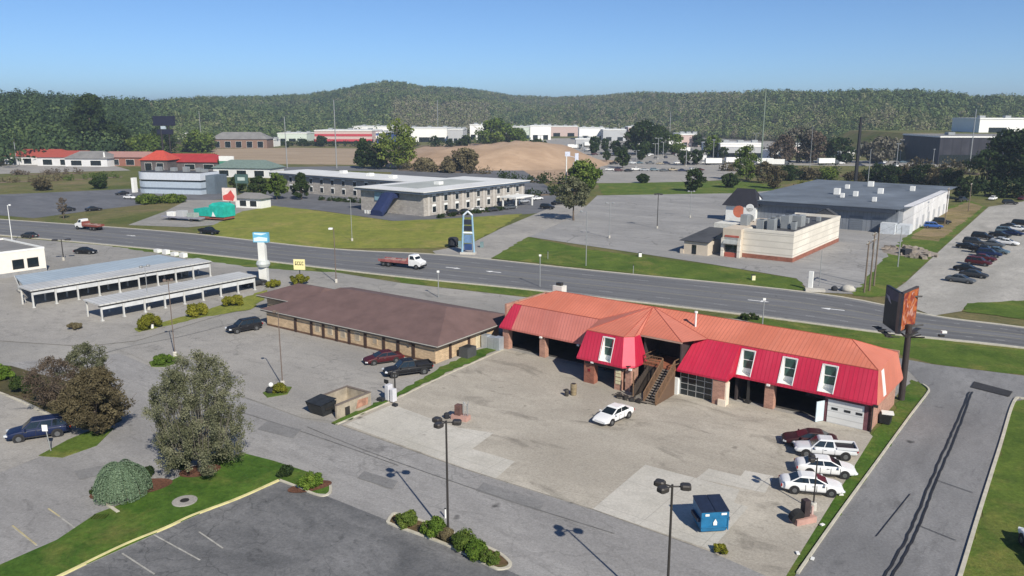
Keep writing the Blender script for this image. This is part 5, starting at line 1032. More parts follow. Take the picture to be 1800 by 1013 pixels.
# --- far stores: pale boxes with bands, parapets and doors
def store(label, px0, px1, base, top, m, depth=45, band=None, name='store', roofm=ROOFW, doors=3, rz=None, cat='store', lift=0):
    a = at(px0, base, lift); b = at(px1, base, lift); w_ = (b - a).length; h_ = hat(a.lerp(b, .5), top) - lift; rz = R(-3) if rz is None else rz
    t = thing(name, label, cat, a.lerp(b, .5), rz)
    mb = MB(); mb.box(-w_ / 2, w_ / 2, 0, depth, -.1, h_ - .8); mb.build('wall', m, t)
    mb = MB(); mb.box(-w_ / 2 - .4, w_ / 2 + .4, -.4, depth + .4, h_ - .8, h_); mb.build('parapet', WHITE, t)
    mb = MB(); mb.box(-w_ / 2 + .6, w_ / 2 - .6, .6, depth - .6, h_, h_ + .15); mb.build('roof', roofm, t)
    if band:
        for z0, z1, bm in band: mb = MB(); mb.box(-w_ / 2 - .1, w_ / 2 + .1, -.25, -.01, h_ * z0, h_ * z1); mb.build('stripe', bm, t)
    for k in range(doors):
        x = -w_ / 2 + w_ * (k + .5) / doors; mb = MB(); mb.box(x - w_ * .12, x + w_ * .12, -.12, -.012, 0, h_ * .34); mb.build('shopfront', GLASS, t)
    for k in range(3): x = -w_ * .35 + w_ * .35 * k; mb = MB(); mb.box(x, x + 4, depth * .4, depth * .5, h_ + .15, h_ + 1.8); mb.build('roof_unit', RU, t)
    return t
SW_ = mat('store_white', (.82, .81, .78), .8, var=.08, scale=.05); SG_ = mat('store_grey', (.42, .43, .44), .8, var=.1, scale=.05); SR_ = mat('store_red_stripe', (.45, .05, .07), .7); SB_ = mat('store_blue', (.05, .09, .26), .7); SPK = mat('store_pinkish', (.52, .40, .37), .8); SGN = mat('store_pale_green', (.56, .62, .55), .8)
store('long low pale store at the left end of the white store row', 488, 540, 249, 234, SGN, 40)
store('white store with two red stripes and a row of doors', 553, 655, 253, 229, SPK, 50, ((.18, .34, SR_), (.55, .72, SR_)), doors=5)
store('blue store front joined to the striped store', 655, 682, 252, 233, SB_, 45, ((.4, .7, SW_),))
store('white store behind the striped store, left of the yellow-green tree', 620, 690, 240, 222, SW_, 60)
store('plain white box store right of the yellow-green tree', 706, 786, 250, 225, SW_, 60)
store('grey brick store beside the plain white box store', 788, 814, 252, 227, SG_, 40)
store('small white store with raised front left of the green grove', 826, 862, 246, 219, SW_, 40)
SZ = (((895, 930, 243, 223, SGN), 'pale green-white store right of the green grove'), ((932, 968, 246, 221, SW_), 'white store with a gap to its left, above the mound crest'), ((966, 1016, 240, 222, SPK), 'pinkish-white long store behind the mound'), ((1018, 1062, 246, 225, SW_), 'white store with grey front right of the mound'),
      ((1064, 1106, 232, 217, SW_), 'highest white store block of the right row'), ((1060, 1100, 248, 228, SG_), 'grey-fronted store below the highest white block'), ((1104, 1152, 244, 223, SPK), 'pale store with slanting end above the dark pair of trees'), ((1152, 1198, 262, 243, SW_), 'white store low down right of the dark pair of trees'), ((1196, 1228, 258, 236, SPK), 'pale store with pointed front at the right end of the row'))
for q, lab in SZ: store(lab, *q, 50, doors=2)
store('long grey-white shed left of the tall lattice pole', 1266, 1338, 278, 252, SG_, 30, ((.75, .95, SW_),), doors=6)
store('low white stores by the boulevard under the dark trees', 1352, 1380, 284, 265, SW_, 20)
for q, lab in (((1240, 1264, 268, 251, SW_), 'tiny white store between the spring green tree and the steel-grey shed'), ((1386, 1412, 272, 256, SPK), 'small pinkish shop under the reddish trees on the boulevard'), ((1560, 1592, 272, 256, SG_), 'small grey shop left of the long dark building'), ((1012, 1052, 258, 244, SG_), 'low grey shop in front of the white stores behind the mound'), ((1116, 1150, 262, 248, SW_), 'low white shop partly hidden by the dark pair of trees'), ((866, 892, 250, 234, SPK), 'small pinkish shop behind the green grove'), ((452, 482, 258, 245, SW_), 'small white shop right of the brown brick house')): store(lab, *q, 18, doors=3)
store('tiny white roofs among the left woods', 268, 330, 250, 234, SW_, 30, doors=2)
store('small white shed left of the brown brick house', 358, 388, 244, 229, SW_, 30, doors=2)
store('pale grey-roofed building behind the black mast', 1490, 1546, 252, 240, SG_, 25, doors=2)
store('white gabled shed between the dark trees along the boulevard', 1478, 1500, 283, 268, SW_, 15, doors=2)
store('long dark building in the shade with a flat grey roof edge', 1655, 1930, 290, 240, mat('shade_dark_cladding', (.018, .018, .030), .7, var=.4, scale=.05, seams=('X', 5, .4)), 60, roofm=ROOFG, doors=4, name='long_hall', cat='hall', rz=R(-6))  # near-black wall colour stands in for the shade on this front
rm = MB(); hc = at(1800, 233, 17); rm.loft([[(hc.x + x * s, hc.y + 20 + y * s, z) for x, y in ((-90, -45), (90, -45), (90, 60), (-90, 60))] for s, z in ((1.3, -.5), (1.0, 16.9))]); tag(rm.build('hall_rise', G_ROUGH), kind='structure')
t = store('big white sloping-roofed hall on the rise at the right edge', 1722, 1850, 233, 208, SW_, 40, lift=17, name='white_hall', cat='hall', doors=2)
# ================================================================ POLES, SIGNS, BILLBOARD
BRONZE = mat('bronze_pole', (.050, .045, .042), .5, .3, var=.15)
GALV = mat('galvanised_pole', (.36, .37, .37), .5, .5, var=.1)
WOODP = mat('utility_pole_wood', (.16, .125, .095), .95, var=.3, scale=3)
LENS = mat('lamp_lens', (.45, .45, .42), .3, var=.1)
BROWNP = mat('brown_pole', (.14, .105, .085), .7, var=.15)
def lamp(label, b, h, heads, m=BRONZE, r=.09, name='light_pole', group=None, arm=.75, hs=.62, base=True, rz=0, hm=None):
    t = thing(name, label, 'lamp post', b, rz, group)
    mb = MB(); mb.tube((0, 0, -.1), (0, 0, h), r, r * .75, 8); mb.build('pole', m, t)
    if base: mb = MB(); mb.lathe([(.26, -.1), (.26, .55), (.2, .62)], 10); mb.build('footing', C_PALE, t)
    for a in heads:
        a = R(a); d = Vector((math.cos(a), math.sin(a), 0))
        mb = MB(); mb.tube(Vector((0, 0, h - .12)), d * arm * .6 + Vector((0, 0, h - .10)), .045, None, 6); ar = mb.build('arm', m, t)
        c = d * (arm * .6 + hs * .5) + Vector((0, 0, h - .08)); q = Vector((-d.y, d.x, 0)); g = MB()
        P = lambda s, zz: [tuple(c + d * x * hs * .5 * s + q * y * hs * .45 * s + Vector((0, 0, zz))) for x, y in ((-1, -.7), (-.6, -1), (.6, -1), (1, -.7), (1, .7), (.6, 1), (-.6, 1), (-1, .7))]
        g.loft([P(.85, -.16), P(1, -.12), P(1, .08), P(.8, .16)]); hd = g.build('lamp_head', hm or m, t)
        g = MB(); g.tube(c - Vector((0, 0, .175)), c - Vector((0, 0, .161)), hs * .33, None, 10); g.build('lens', LENS, hd)
    return t
def bz(px, py, z=.1): b = at(px, py); b.z = z; return b
lamp('tall dark lamp post with three square heads in the shrub island', bz(788, 947), 8.95, (-5, 150, 232), group='three-headed lamp posts')
P2 = at(1182, 852, 9.0); P2.z = .05
lamp('tall dark three-headed lamp post at the bottom edge, left of the blue dumpster', P2, 8.95, (-8, 150, 215), group='three-headed lamp posts')
lamp('short dark twin-headed floodlight post beside the parked white cars', bz(1429, 897, .05), 4.3, (120, 200), r=.07, arm=.5, hs=.45)
lamp('slim brown lamp post rising from green shrubs at the left of the motel lot', bz(308, 628), 9.9, (200, 20), BROWNP, .065, arm=.4, hs=.35)
lamp('slim brown lamp post rising from a yellow-green shrub in front of the motel', bz(497, 680), 8.7, (180,), BROWNP, .065, arm=.35, hs=.35)
lamp('thin pole with a pale lamp head beyond the brown roof, by the road', bz(591, 497, .05), 9.9, (180,), BROWNP, .09, arm=.3, hs=.75, hm=WHITE)
SL = 'lamp posts on the store lot'
lamp('pale roadside lamp post standing on the store lawn', bz(1030, 468, .05), 11.0, (150,), GALV, .10, arm=1.6, hs=.5, base=False)
lamp('T-shaped lamp post on the store lot, nearest the store lawn', bz(1071, 419, .05), 8.7, (170, -10), GALV, .10, group=SL, arm=.8, hs=.7)
lamp('lamp post in the middle of the store lot with a bulky head', bz(1155, 402, .05), 9.2, (170, -10, 80), BRONZE, .11, group=SL, arm=.6, hs=.8)
lamp('lamp post of the store lot nearest the restaurant', bz(1213, 383, .05), 7.8, (170, -10), GALV, .10, group=SL, arm=.8, hs=.6)
lamp('short post with a wide flat lamp top right of the white shop', bz(112, 458, .05), 4.4, (200, 20), BRONZE, .12, arm=1.1, hs=1.1)
lamp('slim lamp post between the two car wash canopies', bz(262, 545, .05), 7.0, (60, 240), GALV, .07, arm=.6, hs=.5)
lamp('grey lamp post among the hotel windows, on the slope edge', bz(619, 424, .05), 10, (170,), GALV, .08, arm=.5, hs=.5)
lamp('thin white lamp post left of the white shop by the road', bz(22, 428, .05), 9.0, (90,), WHITE, .09, arm=1.0, hs=.5)
for px, py, h, lab in ((771, 523, 4.3, 'short grey post above the ridge of the brown roof by the road'), (949, 505, 5.6, 'short grey post behind the left end of the red garage'), (1340, 575, 4.0, 'short pale post with a reflector behind the right half of the red garage roof')):
    t = thing('signal_post', lab, 'post', bz(px, py, .0)); mb = MB(); mb.tube((0, 0, -.1), (0, 0, h), .09, .08); mb.build('pole', GALV, t); mb = MB(); mb.box(-.2, .2, -.14, .14, h - .05, h + .25); mb.build('cap', WHITE, t)
# utility poles
def upole(label, px, py, top, arms=1, m=WOODP, r=.16, trans=False, rz=.9, bare=False, name='utility_pole', group=None):
    b = bz(px, py, 0); h = hat(b, top); t = thing(name, label, 'utility pole' if name == 'utility_pole' else 'mast', b, rz, group)
    mb = MB(); mb.tube((0, 0, -.2), (0, 0, h), r, r * .65, 8); mb.build('pole', m, t)
    for k in range(arms):
        z = h - .5 - 1.0 * k; mb = MB(); mb.box(-1.2, 1.2, -.07, .07, z, z + .15); a = mb.build('crossarm', m, t)
        mb = MB(); [mb.lathe([(.05, 0), (.08, .1), (.04, .22)], 6, (x, 0, z + .15)) for x in (-1.1, -.45, .45, 1.1)]; mb.build('insulator', LENS, a)
    if trans: mb = MB(); mb.tube((.35, 0, h - 3), (.35, 0, h - 1.9), .3, .3, 10); mb.build('transformer', GALV, t)
    return t, b, h
U = 'utility poles on the grassy bank'
ua = upole('left one of three wooden utility poles bunched on the bank', 1519, 515, 424, 1, group=U); ub = upole('middle and thickest of three wooden utility poles bunched on the bank', 1528, 512, 408, 2, trans=True, group=U); uc = upole('right one of three wooden utility poles bunched on the bank', 1536, 503, 400, 0, group=U)
ud = upole('pale lone utility pole on the grassy bank right of the trio', 1578, 470, 398, 0, GALV, .12, group=U)
upole('wooden utility pole on the edge of the store lot by the road', 1440, 503, 440, 0, GALV, .08)
ue = upole('wooden utility pole with crossarms beside the gravel road, far up the bank', 1660, 398, 330, 1, WOODP, .14, True)
upole('wooden utility pole with a crossarm at the top of the gravel road', 1702, 372, 322, 1, WOODP, .16)
MG = 'tall masts'
for px, py, tp, r, m, lab in ((1503, 326, 206, .85, mat('black_mast', (.02, .02, .024), .6), 'thick black leaning mast behind the grey warehouse'), (1525, 328, 262, .18, GALV, 'thin grey mast right of the thick black mast'), (1336, 312, 156, .45, mat('green_mast', (.16, .20, .16), .7), 'tallest grey-green pole left of the dark trees'),
                              (1703, 302, 192, .30, GALV, 'pale tall pole in front of the long dark hall'), (1423, 300, 222, .16, GALV, 'slim pole with white head above the reddish trees'), (139, 262, 186, .4, GALV, 'pale pole in front of the left woods'), (505, 296, 205, .3, GALV, 'pale pole rising from the hotel wing, left of the other'), (592, 296, 176, .32, GALV, 'pale pole rising behind the hotel wing, right of the other'),
                              (30, 292, 250, .25, GALV, 'grey pole beside the leftmost red roof'), (185, 293, 268, .6, WHITE, 'short white column right of the red-roofed pair'), (770, 240, 176, .5, GALV, 'hair-thin pole in front of the wooded peak'), (1177, 245, 196, .4, GALV, 'thin light pole behind the right store row'), (355, 262, 196, .3, GALV, 'thin pole right of the two-panel sign')):
    upole(lab, px, py, tp, 0, m, r, name='mast', group=MG)
t = thing('floodlight_mast', 'white mast with a cluster of white lights beside the pale vase-shaped tree', 'mast', bz(995, 336, 0)); mb = MB(); mb.tube((0, 0, 0), (0, 0, 14.4), .28, .2); mb.tube((3.0, 4, 0), (3.0, 4, 11), .2, .15); mb.build('pole', WHITE, t)
mb = MB(); mb.box(-.6, 1.4, -.2, .2, 13.6, 15.4); mb.rbox((4.0, 0, 13.2), 1.4, .5, 3.2); mb.tube((0, 0, 14), (4, 0, 13), .1); mb.build('light_cluster', mat('white_blue_panel', (.55, .58, .68), .5, var=.2), t)
# power lines between the trio and the road
def wire(p, q, sag, label):
    mb = MB(); P = [Vector(p).lerp(Vector(q), k / 14) - Vector((0, 0, sag * 4 * (k / 14) * (1 - k / 14))) for k in range(15)]
    for a, b in zip(P, P[1:]): mb.tube(a, b, .018, None, 4, False)
    tag(mb.build('power_line', STEEL), label, 'power line', 'power lines over the bank')
top = lambda u, dz=-.2: (u[1].x, u[1].y, u[2] + dz)
wire(top(ua), top(ud), .6, 'power line from the left pole of the trio to the pale lone pole'); wire(top(ub), top(ue), 1.2, 'power line from the thick middle pole up the bank to the far crossarm pole')
# --- roadside signs
t = thing('pylon_sign', 'white pylon sign with a pale blue banner top and a ring halfway up', 'sign', bz(465, 499, .0), GRID + R(28))
mb = MB(); mb.box(-.75, .75, -.45, .45, -.1, 3.9); mb.box(-.65, .65, -.4, .4, 3.9, 7.6); mb.build('pylon', mat('pylon_white', (.66, .66, .62), .6, var=.1), t)
mb = MB(); mb.lathe([(.3, 3.0), (1.05, 3.2), (1.25, 3.7), (1.05, 4.2), (.3, 4.4)], 18); mb.build('ring', mat('ring_grey', (.46, .49, .47), .5, var=.2), t)
mb = MB(); mb.prism([(-1.45, -.35), (1.35, -.35), (1.35, .35), (-1.45, .35)], 7.6, 9.35); sg = mb.build('sign_box', mat('sign_sky_blue', (.13, .42, .60), .4, var=.1), t)
mb = MB(); mb.face((-1.3, -.36, 7.75), (1.2, -.36, 7.85), (1.25, -.36, 8.45), (-.3, -.36, 8.6), (-1.3, -.36, 8.35)); mb.face((-1.2, -.36, 9.05), (.2, -.36, 8.9), (1.2, -.36, 9.25), (-1.2, -.36, 9.28)); mb.build('white_swoosh', mat('sign_pale', (.66, .80, .86), .4), sg)
t = thing('small_sign', 'yellow roadside sign with dark lettering on a single post', 'sign', bz(528, 497, 0), R(-8))
mb = MB(); mb.tube((0, 0, 0), (0, 0, 2.6), .1); mb.build('post', STEEL, t); mb = MB(); mb.box(-1.05, 1.05, -.12, .12, 2.4, 4.3); sg = mb.build('panel', mat('sign_yellow', (.80, .72, .36), .5, var=.06), t)
mb = MB()
for k, w_ in enumerate((.3, .34, .26, .34)): x = -.75 + .42 * k; mb.box(x, x + .09, -.15, -.121, 3.25, 3.9); mb.box(x + .09, x + w_, -.15, -.121, 3.78, 3.9); mb.box(x + .09, x + w_, -.15, -.121, 3.25, 3.37 if k % 2 else 3.52)
mb.build('lettering', mat('sign_dark', (.09, .08, .04), .6), sg)
t = thing('pylon_sign', 'blue lattice pylon sign with dark panels beside the side street', 'sign', bz(823, 447, 0), R(-10)); BL = mat('pylon_blue', (.25, .40, .52), .5, var=.1)
for s in (-1, 1): mb = MB(); mb.tube((s * 1.35, 0, 0), (s * .95, 0, 8.6), .24, .2, 8); mb.build('column', BL, t)
mb = MB(); mb.tube((-1.0, 0, 8.5), (0, 0, 9.4), .2); mb.tube((1.0, 0, 8.5), (0, 0, 9.4), .2); mb.tube((-1.2, 0, 4.7), (1.2, 0, 4.7), .22); mb.build('crossbar', mat('pylon_white_bar', (.64, .70, .76), .5), t)
for z0, z1, m in ((.9, 2.3, 'sign_navy'), (2.5, 4.3, 'sign_steel_blue'), (5.1, 6.2, 'sign_black'), (6.5, 7.6, 'sign_black')):
    mb = MB(); mb.box(-.85, .85, -.12, .12, z0, z1); mb.build('panel', mat(m, {'sign_navy': (.03, .06, .16), 'sign_steel_blue': (.13, .22, .36), 'sign_black': (.025, .03, .045)}[m], .4, var=.3), t)
mb = MB(); mb.box(-1.7, 1.7, -.8, .8, -.1, .45); mb.build('base', C_PALE, t)
t = thing('planter', 'dark round planter and low wall pieces at the foot of the blue pylon', 'planter', bz(797, 434, 0)); mb = MB(); mb.lathe([(.7, 0), (1.2, .5), (1.2, 1.9), (.9, 2.2)], 12); mb.build('drum', DARK, t); mb = MB(); mb.box(1.2, 1.9, -1.5, -.8, 0, 1.5); mb.box(6.2, 7.0, -1.4, -.6, 0, 1.3); mb.build('side_block', mat('teal_block', (.14, .21, .22), .7), t)
t = thing('tall_sign', 'very tall dark two-panel sign on twin poles above the diner', 'sign', bz(296, 298, 0), R(-12)); mb = MB(); mb.tube((-2.2, 0, 0), (-2.2, 0, 24), .55); mb.tube((2.4, 0, 0), (2.4, 0, 24), .4); mb.build('pole', STEEL, t)
h = hat(bz(296, 298, 0), 204); NV = mat('sign_dark_navy', (.018, .02, .04), .5, var=.2)
mb = MB(); mb.box(-6.5, 6.5, -.5, .5, h - 5.2, h); mb.build('upper_panel', NV, t); mb = MB(); mb.box(-4.8, 4.8, -.4, .4, h - 9.8, h - 7.2); mb.build('lower_panel', NV, t); mb = MB(); mb.box(-2, .6, -.6, .5, h - 7.0, h - 5.4); mb.build('round_badge', mat('badge_pale', (.42, .50, .56), .5), t)
t = thing('street_sign', 'red and white square sign standing behind the teal canopy', 'sign', bz(405, 368, 0), R(-18)); mb = MB(); mb.tube((0, 0, 0), (0, 0, 5), .2); mb.build('post', STEEL, t); mb = MB(); mb.box(-2.5, 2.5, -.25, .25, 2.6, 6.8); sg = mb.build('panel', mat('sign_cream', (.74, .62, .56), .5), t); mb = MB(); mb.face((-2.3, -.26, 2.9), (1.5, -.26, 2.7), (2.2, -.26, 4.2), (.8, -.26, 6.2), (-.4, -.26, 5.0), (-2.3, -.26, 4.3)); mb.build('red_mark', mat('sign_red', (.55, .07, .06), .5), sg)
t = thing('tall_sign', 'dark green board sign on two posts beside the pale diner', 'sign', bz(427, 350, 0), R(-15)); mb = MB(); mb.tube((-2.2, 0, 0), (-2.2, 0, 9), .2); mb.tube((2.2, 0, 0), (2.2, 0, 9), .2); mb.build('post', mat('green_post', (.06, .09, .08), .7), t); mb = MB(); mb.box(-2.6, 2.6, -.2, .2, 5.6, 8.8); sg = mb.build('panel', mat('sign_green', (.06, .11, .10), .6), t); mb = MB(); mb.box(-1.5, 1.5, -.24, -.201, 6.6, 7.8); mb.build('pale_board', mat('sign_pale_green', (.42, .50, .46), .6), sg)
t = thing('tall_sign', 'green and white double-sided board sign behind the diner', 'sign', bz(400, 306, 0), R(-10)); mb = MB(); mb.tube((-3, 0, 0), (-3, 0, 7), .3); mb.tube((3, 0, 0), (3, 0, 7), .3); mb.build('post', STEEL, t); mb = MB(); mb.box(-4, 4, -.3, .3, 6.5, 9.0); mb.build('white_board', WHITE, t); mb = MB(); mb.box(-4, 4, -.3, .3, 2.5, 6.4); mb.build('green_board', mat('sign_mid_green', (.06, .22, .15), .6), t)
# --- teal canopy, its grey neighbour and the red base
t = thing('tarpaulin_stall', 'bright teal tarpaulin-covered stall on a red base beside the road', 'stall', bz(377, 386, 0), R(-22)); t.scale = (.88, .88, .95); TEAL = mat('teal_tarpaulin', (.015, .36, .29), .6, var=.35, scale=.5)
mb = MB(); mb.loft([[(-6, -2.5, 1.2), (6, -2.5, 1.2), (6, 2.5, 1.2), (-6, 2.5, 1.2)], [(-6, -2.6, 3.3), (.6, -2.6, 3.3), (.6, 2.6, 3.3), (-6, 2.6, 3.3)]]); mb.build('low_cover', TEAL, t)
mb = MB(); mb.loft([[(.6, -2.8, 1.2), (6.4, -2.8, 1.2), (6.4, 2.8, 1.2), (.6, 2.8, 1.2)], [(.6, -2.8, 4.6), (6.4, -2.8, 4.4), (6.4, 2.8, 4.4), (.6, 2.8, 4.6)], [(1.4, -1.8, 5.3), (5.4, -1.8, 5.2), (5.4, 1.8, 5.2), (1.4, 1.8, 5.3)]]); mb.build('high_cover', TEAL, t)
mb = MB(); mb.box(-6, 6.2, -2.4, 2.4, .5, 1.19); mb.build('base', mat('rust_red_base', (.26, .08, .06), .8), t); mb = MB(); [mb.box(x, x + .3, -2.3, -2, -.1, .5) for x in (-5.5, 0, 5.5)]; mb.build('leg', STEEL, t)
mb = MB(); mb.face((1.6, -2.9, 1.3), (3.2, -2.9, 1.3), (2.2, -2.9, 2.8)); mb.build('white_flap', WHITE, t)
t = thing('trailer', 'grey flatbed trailer with pale crates left of the teal stall', 'trailer', bz(322, 388, 0), R(-22)); mb = MB(); mb.box(-7, 7, -1.2, 1.2, .8, 1.2); mb.build('bed', mat('trailer_grey', (.24, .24, .28), .7, var=.2), t)
for k, x in enumerate((-5, -1.5, 2.5)): mb = MB(); mb.box(x, x + 2.6, -1, 1, 1.2, 2.4 + .5 * (k % 2)); mb.build('crate', (WHITE, SG_, TR_ := mat('crate_grey_green', (.30, .34, .31), .7))[k], t, bevel=.05)
for x in (-4, 4): mb = MB(); mb.tube((x, -1.25, .45), (x, 1.25, .45), .45, .45, 12); mb.build('wheel', DARK, t)
# --- two-faced billboard on a single post
BB = bz(1584, 703, .05); hp = 7.7
t = thing('billboard', 'two-faced billboard on one dark post with an orange poster on the right face', 'billboard', BB)
mb = MB(); mb.tube((0, 0, -.2), (0, 0, hp + .6), .34, .30, 14); mb.build('post', mat('billboard_post', (.045, .035, .033), .6, var=.2), t)
ap = at(1586, 570, 8.0) - BB; ap.z = 0; ap = Vector((-1.75, -1.2, 0))
zb, zt = 7.6, 11.9
def panel_(d, ln, name, m, side):
    d = Vector((d[0], d[1], 0)).normalized(); n = Vector((d.y, -d.x, 0)) * side; a = ap; b = ap + d * ln; th = .28
    mb = MB(); mb.loft([[(a.x, a.y, z), (b.x, b.y, z), (b.x - n.x * th, b.y - n.y * th, z), (a.x - n.x * th, a.y - n.y * th, z)] for z in (zb, zt)]); p = mb.build(name, m, t)
    return p, a, b, n
pr, a, b, n = panel_((.70, .71), 5.2, 'right_face', mat('panel_edge', (.06, .05, .05), .6), 1)
art, nt2, bs = _nodes('poster_orange'); tc = coords(nt2, 'O', (1, 1, 1)); f1 = noise_(nt2, tc, .75, 3, .5, 1.2); f2 = noise_(nt2, tc, .55, 2, .5, 2.0)
cA = mixc(nt2, ramp(nt2, f1, .40, .60), (.20, .025, .02), (.44, .12, .03)); cB = mixc(nt2, ramp(nt2, f2, .55, .66), cA, (.50, .30, .25)); nt2.links.new(cB, bs.inputs[0]); bs.inputs['Roughness'].default_value = .5
d = (b - a).normalized(); o = n * .02; mb = MB(); q = lambda s, z: (a + d * s + o).to_tuple()[:2] + (z,)
mb.face(q(.15, zb + .2), q(5.05, zb + .2), q(5.05, zt - .15), q(.15, zt - .15)); mb.build('poster', art, pr, recalc=False)
pl, a2, b2, n2 = panel_((.10, .995), 4.4, 'left_face', mat('shade_dark_poster', (.014, .014, .022), .5, var=.5), -1)  # left face coloured near-black to paint in its shade
d2 = (b2 - a2).normalized(); o2 = n2 * .02; q2 = lambda s, z: (a2 + d2 * s + o2).to_tuple()[:2] + (z,)
mb = MB(); mb.face(q2(.2, zt - .1), q2(4.2, zt - .1), q2(4.2, zt - 1.4), q2(.2, zt - 1.0)); mb.build('poster_top', mat('poster_purple', (.06, .055, .10), .5, var=.4), pl, recalc=False)
mb = MB(); mb.face(q2(2.4, zb + 2.6), q2(3.2, zb + 2.8), q2(4.2, zb + 3.4), q2(3.2, zb + 3.3)); mb.build('pale_streak', mat('poster_pale', (.5, .48, .5), .5), pl, recalc=False)
cw = MB(); cw.rbox((-2.3, .8, zb - .30), .6, 4.4, .08, -.1); cw.rbox((.6, .4, zb - .25), .5, 4.6, .08, -.72); cw.build('catwalk', STEEL, t)
fr = MB()
for k in range(5): y = -1.4 + k * 1.0; fr.tube((-1.6, y, zb - .3), (-2.9, y - .5, zb - .05), .05); fr.tube((0, 0, hp - .8), (-.9 + .1 * k, y, zb - .3), .07); fr.tube((0, 0, hp - .8), (1.0 + .15 * k, y, zb - .3), .07)
fr.tube((-.8, 1.0, zb), (2.2, 1.4, zb + .3), .09); fr.tube((-.8, 1.6, zt - 1), (2.0, 1.9, zt - 1), .09); fr.build('frame', STEEL, t)
for k, (x, y) in enumerate(((-2.95, -1.6), (-2.8, .3), (2.6, -1.6), (3.6, -.2))):
    mb = MB(); mb.rbox((x, y, zb - .05), .5, .35, .22); mb.build('floodlight', WHITE if k == 3 else STEEL, t)
# small things on the lawns
for k, (px, py, lab) in enumerate(((1125, 452, 'small white marker box with dark side on the store lawn'), (1324, 493, 'short yellow-white marker post on the store lawn'), (963, 456, 'thin pale marker post at the left end of the store lawn'), (1113, 482, 'thin pale delineator at the road edge'))):
    t = thing('marker_post', lab, 'marker', bz(px, py, .05)); mb = MB(); mb.box(-.3, .3, -.3, .3, -.1, .9) if k < 2 else mb.tube((0, 0, -.1), (0, 0, 1.6), .07); mb.build('post', (WHITE, mat('marker_yellow', (.72, .68, .42), .6), GALV, GALV)[k], t); mb = MB(); mb.box(-.33, .33, -.33, .33, .9, 1.0) if k < 2 else mb.lathe([(.1, 1.6), (.1, 1.8)], 8); mb.build('cap', STEEL, t)
t = thing('sign_base', 'white monument sign remains at the right end of the store lawn', 'sign', bz(1424, 510, 0), GRID); mb = MB(); mb.rbox((0, 0, 1.6), .7, .5, 3.4); mb.build('pillar', WHITE, t); mb = MB(); mb.rbox((1.0, -.6, .2), 3.2, 1.4, .5, .4); mb.build('footing', C_PALE, t)
t = thing('boulder', 'pale concrete lump beside the entrance to the store lot', 'boulder', bz(1490, 512, 0)); mb = MB(); mb.lathe([(1.0, 0), (1.3, .4), (.9, .9), (.3, 1.1)], 9); mb.build('rock', C_PALE, t, smooth=True); mb = MB(); mb.lathe([(.5, .0), (.6, .5), (.3, .8)], 8, (-2.2, .3, 0)); mb.build('dark_rock', DARK, t, smooth=True)
# ================================================================ VEHICLES
TYRE = mat('tyre', (.015, .015, .016), .85, var=.2); RIM = mat('rim', (.17, .175, .18), .4, .6, var=.1); HL = mat('headlamp', (.62, .64, .66), .15, var=.05); TL = mat('tail_lamp', (.30, .012, .012), .25)
PLASTIC = mat('black_plastic', (.02, .02, .022), .6, var=.2)
def paint(n, c, metal=.0): return mat('paint_' + n, c, .34 if max(c) > .15 else .46, metal, var=.05, scale=1.5, spec=.45 if max(c) > .15 else .25, coat=.25 if max(c) > .15 else .06)
PAINT = dict(white=paint('white', (.74, .74, .73)), black=paint('black', (.012, .012, .014)), navy=paint('navy', (.008, .016, .055)), maroon=paint('maroon', (.065, .011, .015)), red=paint('red', (.36, .025, .025)), silver=paint('silver', (.42, .44, .46), .3), grey=paint('grey', (.10, .11, .12), .3), blue=paint('blue', (.03, .09, .30)), teal=paint('blue_grey', (.10, .15, .18), .2), dark=paint('charcoal', (.03, .032, .036)), wine=paint('wine', (.035, .010, .012)), lightsilver=paint('light_silver', (.62, .63, .64)), tan=paint('tan', (.33, .28, .20)))
SPEC = dict(   # x along the car (front +), top line of the lower body; greenhouse base and roof stations
    sedan=dict(L=4.8, W=1.82, zb=.24, top=[(-2.42, .60), (-2.40, .80), (-2.2, .97), (-1.75, 1.02), (-.8, .97), (.9, .96), (1.3, .93), (2.0, .80), (2.28, .70), (2.41, .56), (2.43, .46)], base=(-1.95, 1.40), roof=(-.95, .22), zr=1.46, belt=.94, wb=(-1.38, 1.42), wr=.32),
    suv=dict(L=4.8, W=1.9, zb=.34, top=[(-2.38, .75), (-2.34, 1.02), (-1.6, 1.06), (.9, 1.05), (1.2, 1.04), (2.1, .92), (2.34, .80), (2.4, .55)], base=(-2.3, 1.3), roof=(-2.0, .45), zr=1.76, belt=1.05, wb=(-1.4, 1.42), wr=.37),
    pickup=dict(L=5.7, W=1.95, zb=.42, top=[(-2.85, .95), (-2.82, 1.08), (-.95, 1.08), (-.8, 1.08), (1.15, 1.08), (1.4, 1.06), (2.5, .98), (2.75, .86), (2.85, .6)], base=(-.85, 1.5), roof=(-.65, .65), zr=1.86, belt=1.08, wb=(-1.75, 1.85), wr=.39))
def car_body(sp, name, m, t, bed=False):
    W = sp['W'] / 2; rings = []
    for x, zt in sp['top']:
        e = max(0, abs(x) - sp['L'] / 2 + .55) / .55; w_ = W * (1 - .13 * e ** 2); zb = sp['zb'] + .10 * e
        zt = max(zt, zb + .12); zm = zb + (zt - zb) * .55
        h = [(w_ * .86, zb), (w_ * .97, zb + .08), (w_, zm), (w_ * .97, zt - .05), (w_ * .88, zt), (w_ * .4, zt + .025)]
        rings.append([(x, y, z) for y, z in h] + [(x, -y, z) for y, z in reversed(h)])
    mb = MB(); mb.loft(rings); return mb.build(name, m, t, smooth=False, bevel=0)
